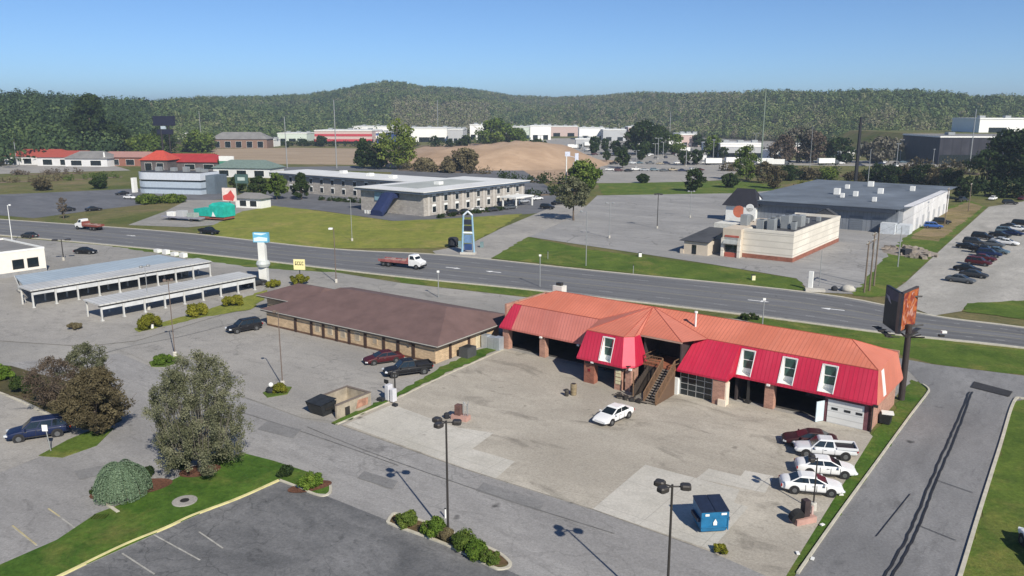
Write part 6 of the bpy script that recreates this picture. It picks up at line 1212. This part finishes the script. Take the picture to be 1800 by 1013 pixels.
def car(kind, color, label, loc, rz, name=None, group=None, detail=True, tname=None):
    sp = SPEC[kind]; m = PAINT[color]; t = thing(name or {'sedan': 'parked_car', 'suv': 'parked_suv', 'pickup': 'pickup_truck'}[kind], label, {'sedan': 'car', 'suv': 'suv', 'pickup': 'pickup truck'}[kind], loc, rz, group)
    W = sp['W'] / 2; x0, x1 = sp['base']; r0, r1 = sp['roof']; zb, zr = sp['belt'], sp['zr']
    b = car_body(sp, 'body', m, t); b.data.polygons.foreach_set('use_smooth', [True] * len(b.data.polygons)); md = b.modifiers.new('round', 'SUBSURF'); md.levels = md.render_levels = 2
    # cabin shell with pillars
    wb_, wt = W * .90, W * .70
    sec = lambda xa, xb, z, w_: [(xa, -w_, z), (xb, -w_, z), (xb, w_, z), (xa, w_, z)]
    mb = MB(); mb.loft([sec(x0, x1, zb - .06, wb_), sec(r0, r1, zr - .05, wt), sec(r0 + .10, r1 - .10, zr, wt * .88)]); mb.build('cabin', m, t, bevel=.07)
    f = lambda s: (x0 + (r0 - x0) * s, x1 + (r1 - x1) * s, wb_ + (wt - wb_) * s, zb - .06 + (zr - .05 - zb + .06) * s)
    lo, hi = f(.20), f(.90); e = .012
    g = MB(); g.face((lo[1] + e, -lo[2] * .88, lo[3]), (lo[1] + e, lo[2] * .88, lo[3]), (hi[1] + e, hi[2] * .9, hi[3]), (hi[1] + e, -hi[2] * .9, hi[3])); g.build('windscreen', GLASS, t)
    g = MB(); g.face((lo[0] - e, lo[2] * .86, lo[3]), (lo[0] - e, -lo[2] * .86, lo[3]), (hi[0] - e, -hi[2] * .9, hi[3]), (hi[0] - e, hi[2] * .9, hi[3])); g.build('rear_window', GLASS, t)
    cuts = {'sedan': (.05, .50, .53, .95), 'suv': (.04, .34, .37, .66, .69, .96), 'pickup': (.07, .46, .50, .94)}[kind]
    for s in (-1, 1):
        for k in range(0, len(cuts), 2):
            g = MB(); P = lambda q, u: (q[0] + (q[1] - q[0]) * u, s * (q[2] + e), q[3]); g.face(P(lo, cuts[k]), P(lo, cuts[k + 1]), P(hi, cuts[k + 1]), P(hi, cuts[k])); g.build('side_window', GLASS, t)
        for x in sp['wb']:
            wr = sp['wr']; mb = MB(); y0, y1 = s * (W - .22), s * (W + .015); mb.tube((x, y0, wr), (x, y1, wr), wr, wr, 18); wh = mb.build('wheel', TYRE, t)
            mb = MB(); mb.tube((x, y1 - s * .01, wr), (x, y1 + s * .012, wr), wr * .62, wr * .55, 10); mb.build('rim', RIM, wh)
            if detail: mb = MB(); mb.tube((x, s * (W - .10), wr + .03), (x, s * (W + .008), wr + .03), wr + .085, wr + .085, 18); mb.build('wheel_arch', PLASTIC, wh)
        if detail:
            zl = sp['top'][-2][1] - .06; L = sp['L'] / 2; zt = sp['top'][1][1] - .14
            mb = MB(); mb.rbox((L - .16, s * W * .68, zl), .3, .42, .15, -s * .5); mb.build('headlight', HL, t); mb = MB(); mb.rbox((-L + .06, s * W * .72, zt), .12, .36, .2, s * .3); mb.build('taillight', TL, t)
            mb = MB(); mb.rbox((lo[1] - .25, s * (W + .08), zb + .05), .13, .2, .13); mb.build('mirror', m, t)
    if detail:
        xm = {'sedan': (-.55, .30, 1.05), 'suv': (-.75, .15, 1.1), 'pickup': (-.75, .35, 1.35)}[kind]
        for s in (-1, 1):
            for x in xm: mb = MB(); mb.box(x - .012, x + .012, s * W - .02, s * W + .006, sp['zb'] + .12, zb - .06); mb.build('door_seam', PLASTIC, t)
            for x in xm[1:]: mb = MB(); mb.box(x - .34, x - .14, s * W - .03, s * W + .03, zb - .17, zb - .13); mb.build('door_handle', RIM, t)
            mb = MB(); mb.box(sp['wb'][0] + .45, sp['wb'][1] - .45, s * W - .08, s * W + .004, sp['zb'] + .02, sp['zb'] + .10); mb.build('sill', PLASTIC, t)
        mb = MB(); mb.box(-sp['L'] / 2 - .03, -sp['L'] / 2, -.26, .26, sp['zb'] + .32, sp['zb'] + .46); mb.build('number_plate', LENS, t)
        L = sp['L'] / 2; mb = MB(); mb.box(L - .12, L + .02, -W * .55, W * .55, sp['zb'] + .12, sp['zb'] + .30); mb.build('grille', PLASTIC, t)
        mb = MB(); mb.box(-L - .015, -L + .1, -W * .6, W * .6, sp['zb'] + .1, sp['zb'] + .26); mb.build('bumper', PLASTIC, t)
    if kind == 'pickup':
        mb = MB(); mb.box(-2.7, -.98, -.78, .78, 1.085, 1.112); mb.build('bed_floor', PLASTIC, t)
        mb = MB(); [mb.box(-2.85, -.9, s * .9 - .075, s * .9 + .075, 1.06, 1.30) for s in (-1, 1)]; mb.box(-2.86, -2.74, -.83, .83, 1.06, 1.30); mb.build('bed_side', m, t, bevel=.02)
    return t
def face(px0, py0, px1, py1):
    a = at(px0, py0); b = at(px1, py1); d = b - a; c = a.lerp(b, .5); c.z = .06; return c, math.atan2(d.y, d.x)
YARD_CARS = 'white vehicles parked at the grass strip'
c, _ = face(1392, 862, 1458, 866); rz = R(-12)
car('sedan', 'white', 'white sedan nearest the twin-headed floodlight post, nose to the grass', c, rz, group=YARD_CARS)
c, _ = face(1410, 830, 1490, 836); car('sedan', 'white', 'white sedan parked between the silver pickup and the other white sedan', c, rz, group=YARD_CARS)
c, _ = face(1406, 800, 1492, 803); car('pickup', 'lightsilver', 'light silver pickup truck parked beside two white sedans', c, rz + R(186) - R(6), group=YARD_CARS).scale = (.92, .94, .92)
c, _ = face(1396, 783, 1450, 783); car('sedan', 'wine', 'very dark red car half hidden behind the silver pickup', c, rz + PI)
c, _ = face(1053, 750, 1103, 728); car('sedan', 'white', 'white sedan standing alone in the middle of the yard', c, math.atan2(.72, .69) + PI)
c, _ = face(668, 640, 668, 640); car('sedan', 'maroon', 'maroon car parked by the tan brick wall', at(674, 637) , GRID + R(63) + PI)
car('pickup', 'black', 'black pickup truck parked at the corner of the brown-roofed building', at(717, 658), GRID + R(60) + PI)
car('suv', 'black', 'black car at the left end of the brown-roofed building', at(430, 582), GRID + R(78) + PI)
car('suv', 'navy', 'navy blue suv parked by the dense brown-green tree', at(70, 768), R(25) + PI, detail=True).scale = (1.12, 1.05, 1.08)
car('sedan', 'black', 'black car near the road behind the car wash canopies', at(151, 446), GRID + R(30))
car('sedan', 'dark', 'dark car driving on the road at the left edge', at(52, 418), R(-24) + PI, name='driving_car')
car('suv', 'dark', 'dark car tucked behind the car wash by the white pylon', at(446, 503), GRID + R(80))
car('pickup', 'white', 'white vehicle cut off by the right edge at the bottom of the photo', at(1842, 985), R(80))
# red and white tow truck, far lane; flatbed truck, near lane
def flatbed(label, b, rz, bedm, cabm, bl=5.6, name='flatbed_truck', drop=False):
    t = thing(name, label, 'truck', b, rz)
    mb = MB(); mb.loft([[(.2, -1.1, .6), (2.9, -1.05, .6), (2.9, 1.05, .6), (.2, 1.1, .6)], [(.2, -1.15, 1.5), (3.0, -1.05, 1.45), (3.0, 1.05, 1.45), (.2, 1.15, 1.5)], [(.2, -1.12, 1.9), (1.9, -1.08, 1.85), (1.9, 1.08, 1.85), (.2, 1.12, 1.9)], [(.25, -.98, 2.75), (1.35, -.95, 2.75), (1.35, .95, 2.75), (.25, .98, 2.75)]]); mb.build('cab', cabm, t, bevel=.05)
    g = MB(); g.face((1.86, -.9, 1.95), (1.86, .9, 1.95), (1.42, .82, 2.62), (1.42, -.82, 2.62)); g.build('windscreen', GLASS, t)
    for s in (-1, 1): g = MB(); g.face((.5, s * 1.115, 1.9), (1.7, s * 1.09, 1.9), (1.25, s * .99, 2.6), (.5, s * 1.01, 2.6)); g.build('side_window', GLASS, t)
    mb = MB(); mb.box(-bl, .1, -1.2, 1.2, 1.0, 1.22); mb.box(-bl, .1, -1.22, -1.1, 1.22, 1.5); mb.box(-bl, .1, 1.1, 1.22, 1.22, 1.5); mb.box(-.1, .1, -1.2, 1.2, 1.22, 2.2); mb.build('bed', bedm, t)
    mb = MB(); [mb.box(-bl + .8 + 1.3 * k, -bl + 1.5 + 1.3 * k, -.9, .9, 1.22, 1.42 + .15 * (k % 2)) for k in range(4)]; mb.build('load', mat('mixed_load', (.30, .20, .18), .8, var=.5, scale=2), t)
    mb = MB(); mb.box(-bl, 2.6, -.5, .5, .6, .95); mb.build('chassis', PLASTIC, t); mb = MB(); mb.box(2.95, 3.1, -1.05, 1.05, .5, .85); mb.build('bumper', PLASTIC, t)
    for x in (2.0, -bl + 1.2, -bl + 2.4):
        for s in (-1, 1): mb = MB(); mb.tube((x, s * .8, .5), (x, s * 1.16, .5), .5, .5, 16); w_ = mb.build('wheel', TYRE, t); mb = MB(); mb.tube((x, s * 1.15, .5), (x, s * 1.175, .5), .27, .24, 10); mb.build('rim', RIM, w_)
    for s in (-1, 1): mb = MB(); mb.box(3.0, 3.06, s * .75 - .2, s * .75 + .2, 1.05, 1.25); mb.build('headlight', HL, t)
    return t
REDB = mat('faded_red_bed', (.30, .10, .095), .7, var=.3, scale=1.5)
b = at(722, 472); b.z = .1; flatbed('white-cabbed flatbed truck with a faded red bed driving right on the road', b, R(-27), REDB, PAINT['white'], 7.0)
b = at(152, 404); b.z = .1; flatbed('red truck with a white cab driving left on the far lanes', b, R(-24) + PI, mat('dull_red_bed', (.22, .06, .045), .7, var=.3), PAINT['white'], 5.4)
# --- far cars: one of each kind, copied and repainted
PS = car('sedan', 'black', 'x', (0, 0, 0), 0, detail=False, group='x'); PV = car('suv', 'black', 'x', (0, 0, 0), 0, detail=False, group='x'); PP = car('pickup', 'black', 'x', (0, 0, 0), 0, detail=False, group='x')
PROTO = {'s': PS, 'v': PV, 'p': PP}; NAMES = {'s': 'sedan', 'v': 'suv', 'p': 'pickup'}; used = set()
CN = dict(dark='charcoal', teal='blue-grey')
def put(kind, color, px, py, rz, label, group):
    p = PROTO[kind]; rec = {k: PAINT[color] for k in ('body', 'cabin', 'mirror', 'bed_side')}
    if p.name in used: o = copy_tree(p, loc=at(px, py), rz=rz, recolor=rec)
    else:
        used.add(p.name); o = p; o.location = at(px, py); o.rotation_euler = (0, 0, rz)
        for c in bpy.data.objects:
            if c.parent == o and c.name.split('.')[0] in rec: c.material_slots[0].link = 'OBJECT'; c.material_slots[0].material = rec[c.name.split('.')[0]]
    o.location.z = .06; o['label'] = label; o['group'] = group
ROW = [(1688, 497, 's', 'grey'), (1711, 488, 's', 'dark'), (1700, 478, 's', 'black'), (1719, 467, 'v', 'maroon'), (1728, 459, 's', 'maroon'), (1738, 452, 'v', 'navy'), (1728, 446, 'p', 'black'), (1701, 438, 's', 'black'), (1752, 446, 's', 'teal'), (1712, 431, 'v', 'dark'), (1745, 434, 's', 'grey'), (1726, 421, 'v', 'black'), (1761, 428, 's', 'silver'), (1770, 431, 's', 'white'), (1757, 417, 's', 'black'), (1768, 411, 'v', 'teal'), (1780, 414, 's', 'navy'), (1790, 407, 's', 'white'), (1776, 402, 's', 'dark'), (1795, 398, 'v', 'black')]
ROW.sort(key=lambda q: -q[1])
cnt = {}
for k, (px, py, kd, cl) in enumerate(ROW):
    key = CN.get(cl, cl) + ' ' + NAMES[kd]; cnt[key] = cnt.get(key, 0) + 1; tot = sum(1 for q in ROW if (q[2], q[3]) == (kd, cl))
    which = '' if tot == 1 else ('nearest ' if cnt[key] == 1 else ORD[cnt[key] - 1] + ' nearest ')
    put(kd, cl, px, py, R(-44) + random.uniform(-.06, .06), f'{which}{key} on the gravel lot at the right', 'cars parked on the gravel lot')
DEAL = []
for k in range(22): DEAL.append((1072 + (k % 11) * 16 + random.uniform(-3, 3) + (6 if k > 10 else 0), 301 - 12 * (k // 11) + random.uniform(-1.2, 1.2), 'svsp'[k % 4], ['white', 'black', 'silver', 'grey', 'navy', 'maroon', 'white', 'teal', 'tan'][(k * 5) % 9]))
for k, (px, py, kd, cl) in enumerate(DEAL):
    r_ = 'front' if k < 11 else 'back'; i = k % 11
    put(kd, cl, px, py, R(8) + random.uniform(-.3, .3), f'{CN.get(cl, cl)} {NAMES[kd]} in the {r_} row beyond the green strip, {"leftmost" if i == 0 else ORD[i] + " from the left"}', 'cars on the lot beyond the green strip')
HC = [(866, 372, 's', 'dark', 'behind the blue pylon sign'), (842, 372, 's', 'white', 'just left above the blue pylon sign'), (798, 378, 'v', 'black', 'at the hotel corner'), (815, 376, 's', 'dark', 'second from the hotel corner'), (896, 368, 's', 'grey', 'right of the blue pylon sign'), (920, 357, 's', 'silver', 'left of three cars by the side street'), (944, 352, 's', 'white', 'middle of three cars by the side street'), (962, 368, 'v', 'black', 'under the pale vase-shaped tree'), (980, 360, 's', 'black', 'right of the one under the pale tree'), (646, 355, 'v', 'dark', 'in the inner corner of the hotel court'), (880, 358, 'p', 'white', 'beside the hotel entrance porch'), (118, 372, 's', 'black', 'left of two on the lot by the meadow'), (165, 371, 's', 'black', 'right of two on the lot by the meadow'), (215, 343, 's', 'black', 'at the left end of the pale diner'), (228, 350, 's', 'white', 'in front of the left end of the pale diner'), (1745, 352, 's', 'white', 'at the top of the gravel road'), (1775, 360, 'v', 'black', 'in the shade at the top of the gravel lot'), (1796, 352, 's', 'maroon', 'in the shade at the right edge above the gravel lot'), (1690, 355, 'p', 'dark', 'under the dark trees by the warehouse'), (1640, 402, 'v', 'blue', 'bright blue beside the warehouse bank'), (1655, 394, 'v', 'black', 'next to the bright blue one on the bank'), (368, 412, 'p', 'black', 'low at the edge of the road below the teal stall')]
for px, py, kd, cl, lab in HC: put(kd, cl, px, py, random.choice((.5, -.4, .7, -2.4)), f'{CN.get(cl, cl)} {NAMES[kd]} {lab}', 'scattered cars across the road')
for k in range(18): px = 1000 + 20 * k + random.uniform(-6, 6); put('svps'[k % 4], ['white', 'silver', 'black', 'grey', 'white', 'navy', 'maroon', 'tan'][(k * 3) % 8], px, 268 + (k * 7) % 9, R(5) + random.uniform(-.6, .6), f'{["white", "silver", "black", "grey", "white", "navy", "maroon", "tan"][(k * 3) % 8]} {NAMES["svps"[k % 4]]} among the stores, {ORD[k] if k else "leftmost"}{" from the left" if k else ""}', 'cars among the far stores')
def box_truck(label, loc, rz):
    t = thing('box_truck', label, 'truck', loc, rz, 'box trucks and trailers beyond the mound'); mb = MB(); mb.box(-8, 2, -1.25, 1.25, 1.0, 3.9); mb.build('box', WHITE, t, bevel=.04)
    mb = MB(); mb.loft([[(2.3, -1.2, .6), (4.8, -1.1, .6), (4.8, 1.1, .6), (2.3, 1.2, .6)], [(2.3, -1.2, 1.8), (4.8, -1.1, 1.6), (4.8, 1.1, 1.6), (2.3, 1.2, 1.8)], [(2.3, -1.1, 3.0), (3.7, -1.0, 2.9), (3.7, 1.0, 2.9), (2.3, 1.1, 3.0)]]); mb.build('cab', PAINT['grey'], t)
    for x in (-6.8, -5.4, 3.6):
        for s in (-1, 1): mb = MB(); mb.tube((x, s * .8, .5), (x, s * 1.2, .5), .5, .5, 12); mb.build('wheel', TYRE, t)
    mb = MB(); mb.box(-8, 4.5, -.5, .5, .6, .99); mb.build('chassis', PLASTIC, t); return t
BT = box_truck('x', (0, 0, 0), 0)
for k, (px, py, a) in enumerate(((946, 262, .1), (978, 268, -.2), (1012, 262, .3), (1042, 258, .1), (1208, 268, .2), (1236, 284, -.3), (1262, 290, .1), (1296, 288, .2), (1352, 290, .1), (1372, 292, -.2), (1460, 290, .1), (1484, 286, .3), (815, 290, .2), (470, 300, .1))):
    o = BT if k == 0 else copy_tree(BT, loc=at(px, py), rz=a); o.location = at(px, py); o.location.z = .06 + (6 if 900 < px < 0 else 0); o.rotation_euler = (0, 0, a); o['label'] = f'white box truck beyond the road, {["leftmost", "second", "third", "fourth", "fifth", "sixth", "seventh", "eighth", "ninth", "tenth", "eleventh", "twelfth", "thirteenth", "last"][sorted([946, 978, 1012, 1042, 1208, 1236, 1262, 1296, 1352, 1372, 1460, 1484, 815, 470]).index(px)]} of them from left to right'
rq = random.Random(11)
st_ = tree('street_tree', 'small dark tree among the far stores and parking lots', 1000, 280, 8, 4.2, 'dark', 34, 40, .42, .15, 'round', 'small trees among the far stores', tint0=.65)
for k in range(40): px = rq.choice((rq.uniform(930, 1360), rq.uniform(930, 1360), rq.uniform(1250, 1600), rq.uniform(500, 820))); copy_tree(st_, loc=at(px, rq.uniform(256, 262) if px < 830 else rq.uniform(254, 296)), rz=rq.uniform(0, 6), scale=rq.uniform(.55, 1.5))
lp_ = lamp('thin pale lamp pole among the far stores and parking lots', at(1015, 285), 11, (0, 180), GALV, .2, name='lot_lamp', group='lamp poles among the far stores', arm=1.5, hs=1.2)
for k in range(22): copy_tree(lp_, loc=at(rq.uniform(940, 1370) if k < 16 else rq.uniform(1380, 1700), rq.uniform(256, 296)), rz=rq.uniform(0, 3), scale=rq.uniform(.7, 1.3))
for k in range(60):
    cl = rq.choice(['white', 'white', 'silver', 'black', 'grey', 'navy', 'maroon', 'teal', 'lightsilver']); kd = rq.choice('sssvp'); put(kd, cl, rq.uniform(945, 1340) if k < 48 else rq.uniform(1360, 1640), rq.uniform(258, 280) if k < 48 else rq.uniform(285, 294), R(5) + rq.choice((0, 1.57)) + rq.uniform(-.3, .3), 'small parked car among the far stores, one of many', 'small parked cars among the far stores')
# --- blue dumpster
t = thing('dumpster', 'blue front-load dumpster with a white emblem on the pale concrete', 'dumpster', bz(1247, 928, .06), R(6)); BLU = mat('dumpster_blue', (.015, .14, .29), .5, var=.18, scale=2); BLD = mat('dumpster_lid', (.012, .020, .045), .6, var=.3, scale=3)
mb = MB(); mb.loft([[(-.9, -.85, .15), (.9, -.85, .15), (.9, .85, .15), (-.9, .85, .15)], [(-1.0, -.95, .5), (1.0, -.95, .5), (1.0, .95, .5), (-1.0, .95, .5)], [(-1.0, -1.0, 1.75), (1.0, -1.0, 1.75), (1.0, 1.0, 2.0), (-1.0, 1.0, 2.0)]]); bd = mb.build('bin_body', BLU, t)
for s in (-1, 1): mb = MB(); mb.loft([[(s * .02, -1.06, 1.76), (s * 1.04, -1.06, 1.76), (s * 1.04, 1.02, 2.02), (s * .02, 1.02, 2.02)], [(s * .02, -1.06, 1.82), (s * 1.04, -1.06, 1.82), (s * 1.04, 1.02, 2.10), (s * .02, 1.02, 2.10)]]); mb.build('lid', BLD, t)
mb = MB(); [mb.box(-1.02, 1.02, -1.03, -.99, z, z + .07) for z in (.5, 1.25)]; mb.box(-1.03, -.95, -1.03, -.97, .3, 1.7); mb.box(.95, 1.03, -1.03, -.97, .3, 1.7); mb.build('rib', BLU, t)
for s in (-1, 1): mb = MB(); mb.box(s * 1.0 - (.0 if s > 0 else .22), s * 1.0 + (.22 if s > 0 else 0), -.7, .7, .85, 1.12); mb.build('fork_pocket', BLD, t)
mb = MB(); mb.box(-.75, -.45, -1.05, -1.035, 1.45, 1.62); mb.box(.45, .85, -1.05, -1.035, 1.50, 1.66); mb.build('sticker', WHITE, t)
mb = MB(); mb.face((-.12, -1.045, .72), (.14, -1.045, .72), (.16, -1.045, .95), (.02, -1.045, 1.22), (-.13, -1.045, .95)); mb.build('emblem', WHITE, t)
# ================================================================ SMALL YARD THINGS AND AIR
def island_pump(label, px, py, rz, v):
    t = thing('pump_island', label, 'pump island', bz(px, py, .06), rz); PB = mat('pinkish_base', (.40, .24, .20), .85, var=.25)
    mb = MB(); mb.box(-.9, .9, -.45, .45, -.05, .45); mb.build('base', PB, t)
    if v == 0:
        mb = MB(); mb.box(-.55, .05, -.3, .3, .45, 1.5); mb.build('pump', mat('rusty_pump', (.13, .07, .06), .7, var=.4), t); mb = MB(); mb.tube((.35, 0, .4), (.35, 0, 1.9), .05); mb.tube((.75, .1, .4), (.75, .1, 1.7), .05); mb.tube((.35, 0, 1.9), (.75, .1, 1.3), .05); mb.tube((.5, 0, .4), (.9, 0, 2.0), .035); mb.build('pipe', GALV, t)
        mb = MB(); mb.lathe([(.28, .45), (.3, .9), (.22, 1.0)], 10, (-1.4, -.4, -.45)); mb.build('drum', DARK, t)
    else:
        mb = MB(); mb.tube((-.7, -.3, .55), (-.7, .15, .7), .55, .55, 16); mb.build('tyre', TYRE, t); mb = MB(); mb.box(-.1, .4, -.25, .25, .45, 1.75); mb.build('pump', mat('dark_pump', (.05, .035, .035), .6, var=.4), t); mb = MB(); mb.tube((.8, 0, .3), (.8, 0, 1.1), .1); mb.build('bollard', mat('pinkish_bollard', (.5, .36, .32), .8), t)
    return t
island_pump('old pump island with rusty pump and grey pipes behind the three-headed lamp post', 810, 738, GRID + R(10), 0)
island_pump('old pump island with a tyre and dark pump beside the grass strip', 1411, 918, R(20), 1)
for px, py, r_, h_, m, lab in ((996, 697, .22, .75, mat('barrel_dark', (.05, .045, .04), .7), 'dark low barrel, left of the two in the yard by the projecting bay'), (1008, 695, .34, 1.25, mat('barrel_tan', (.24, .19, .115), .8, var=.3), 'taller tan barrel, right of the two in the yard by the projecting bay')):
    t = thing('barrel', lab, 'barrel', bz(px, py, .06)); mb = MB(); mb.lathe([(r_ * .95, 0), (r_, .05), (r_, h_ * .33), (r_ * 1.05, h_ * .36), (r_, h_ * .4), (r_, h_ * .64), (r_ * 1.05, h_ * .67), (r_, h_ * .7), (r_, h_ * .95), (r_ * .92, h_)], 14); mb.build('drum', m, t, smooth=True); mb = MB(); mb.tube((0, 0, h_), (0, 0, h_ + .03), r_ * .7, .7 * r_, 12); mb.build('lid', STEEL, t)
t = thing('scrap_pile', 'low pile of boards and scrap metal in front of the wooden staircase', 'scrap', bz(1108, 704, .06), GRID)
mb = MB()
for k in range(14): mb.rbox((random.uniform(-1.8, 1.8), random.uniform(-.5, .5), .1 + .05 * (k % 4)), random.uniform(1, 2.4), .15, .07, random.uniform(-.6, .6))
mb.build('boards', WOOD_G, t); mb = MB(); [mb.rbox((-1.2 + .8 * k, -.3, .25), .5, .4, .4, k) for k in range(4)]; mb.build('scrap_metal', STEEL, t)
t = thing('pay_station', 'white and silver machine with a small sign at the end of the block enclosure', 'machine', bz(684, 705, .06), GRID); mb = MB(); mb.rbox((0, 0, .95), .55, .7, 1.7); mb.rbox((.75, -.1, .8), .5, .6, 1.4); mb.build('machine_case', mat('machine_white', (.55, .55, .58), .5, var=.1), t, bevel=.04); mb = MB(); mb.rbox((-.65, .3, 1.9), .6, .1, .4); mb.tube((-.65, .3, 0), (-.65, .3, 1.8), .05); mb.build('sign_plate', STEEL, t); mb = MB(); mb.rbox((-.6, -.6, .15), .8, .5, .35); mb.rbox((1.7, -.8, .12), .5, .4, .3); mb.build('wheel_stop', DARK, t)
lamp('short dark post with a box head beside the white machine', bz(695, 702, .06), 2.9, (100,), STEEL, .10, arm=.2, hs=.5, base=False)
t = thing('planter_pot', 'white globe lamp and dark pot beside the yellow-green shrub at the slim lamp', 'garden light', bz(477, 691, .1)); mb = MB(); mb.lathe([(.5, 0), (.62, .3), (.45, .55)], 10); mb.build('pot', DARK, t); mb = MB(); mb.lathe([(.05, .55), (.24, .7), (.28, .88), (.18, 1.06), (.03, 1.12)], 10); mb.build('globe', WHITE, t, smooth=True)
t = thing('waste_bin', 'black bin with a white lid on the grass by the garage end', 'bin', bz(1556, 745, .06), GRID); mb = MB(); mb.loft([[(-.45, -.4, .05), (.45, -.4, .05), (.45, .4, .05), (-.45, .4, .05)], [(-.55, -.5, 1.0), (.55, -.5, 1.0), (.55, .5, 1.0), (-.55, .5, 1.0)]]); mb.build('bin_body', SKM, t); mb = MB(); mb.rbox((.1, .1, 1.08), 1.1, .9, .14, .3); mb.build('lid', WHITE, t)
t = thing('parking_sign', 'thin white parking sign post leaning beside the navy pickup', 'sign', bz(90, 795)); mb = MB(); mb.tube((0, 0, -.1), (-.25, 0, 2.5), .05, .05, 6); mb.build('post', GALV, t); mb = MB(); mb.rbox((-.27, -.06, 2.25), .5, .03, .6); mb.build('plate', WHITE, t)
t = thing('drain_grate', 'dark square drain grate in the aisle by the grass island', 'drain grate', bz(175, 911, .085)); mb = MB(); mb.box(-.6, .6, -.45, .45, -.02, .03); mb.build('frame', STEEL, t); mb = MB(); [mb.box(-.5 + .2 * k, -.42 + .2 * k, -.38, .38, .031, .045) for k in range(6)]; mb.build('bars', PLASTIC, t)
t = thing('manhole_slab', 'oval pale concrete slab set in the grass island', 'slab', bz(325, 884, .13)); mb = MB(); mb.lathe([(.95, -.05), (.95, .06), (.88, .08)], 20); mb.build('slab', C_LIGHT, t); mb = MB(); mb.tube((0, 0, .08), (0, 0, .1), .35, None, 16); mb.build('cover', STEEL, t)
t = thing('marker_stake', 'short white stake beside the three-headed lamp post in the island', 'stake', bz(783, 912, .06)); mb = MB(); mb.tube((0, 0, -.1), (0, 0, .75), .07, .06, 8); mb.build('stake', WHITE, t); mb = MB(); mb.tube((0, 0, .75), (0, 0, .8), .075, None, 8); mb.build('cap', STEEL, t)
t = thing('marker_stake', 'short white stake at the foot of the brown shrub along the car wash', 'stake', bz(268, 578, .06)); mb = MB(); mb.tube((0, 0, -.1), (0, 0, .6), .2, .2, 8); mb.build('stake', WHITE, t); mb = MB(); mb.tube((0, 0, .6), (0, 0, .7), .21, None, 8); mb.build('cap', STEEL, t)
for k, (px, py) in enumerate(((1478, 872), (1445, 925), (1428, 985), (1402, 975))):
    tag(MB().rbox((0, 0, .05), .35, .22, .08, .5 * k).build('litter', WHITE, loc=bz(px, py, .08)), ['pale litter scrap on the grass strip by the white sedan', 'pale litter scrap on the grass strip below the pump island', 'pale litter scrap lowest on the grass strip', 'pale litter scrap at the yard edge near the bottom of the grass strip'][k], 'litter', 'litter on the grass strip')
# debris rubble on the bank beside the warehouse
t = thing('rubble_heap', 'grey-brown rubble heap on the bank beside the warehouse', 'rubble', bz(1600, 445, 0)); mb = MB()
for k in range(40): a = random.uniform(0, 6.28); r_ = random.random() ** .5 * 4.5; mb.rbox((r_ * math.cos(a), r_ * math.sin(a) * 1.8, .3 + .5 * (1 - r_ / 4.5)), random.uniform(.6, 1.6), random.uniform(.4, 1), random.uniform(.3, .9), a, .3)
mb.lathe([(6.5, -.1), (4.5, .35), (1.0, .7)], 12); mb.build('stones', mat('rubble_grey', (.25, .215, .18), .9, var=.4), t); mb = MB(); mb.rbox((-2.5, -3, .8), 2.0, 1.4, 1.2, .4); mb.build('dark_slab', DARK, t)
# --- the air: far hills fade a little towards blue
hz = MB(); hz.box(-8500, 8500, -5600, 10200, -1, 165); ho = hz.build('haze', bpy.data.materials.new('haze_air')); ho['kind'] = 'stuff'
hm = bpy.data.materials['haze_air']; hm.use_nodes = True; hn = hm.node_tree; hn.nodes.remove(hn.nodes['Principled BSDF']); pv = hn.nodes.new('ShaderNodeVolumePrincipled')
pv.inputs['Color'].default_value = (.66, .80, .95, 1); pv.inputs['Density'].default_value = HAZE = .0002; pv.inputs['Anisotropy'].default_value = .2
hn.links.new(pv.outputs[0], hn.nodes['Material Output'].inputs['Volume'])
SC.cycles.volume_max_steps = 64; SC.cycles.volume_bounces = 0
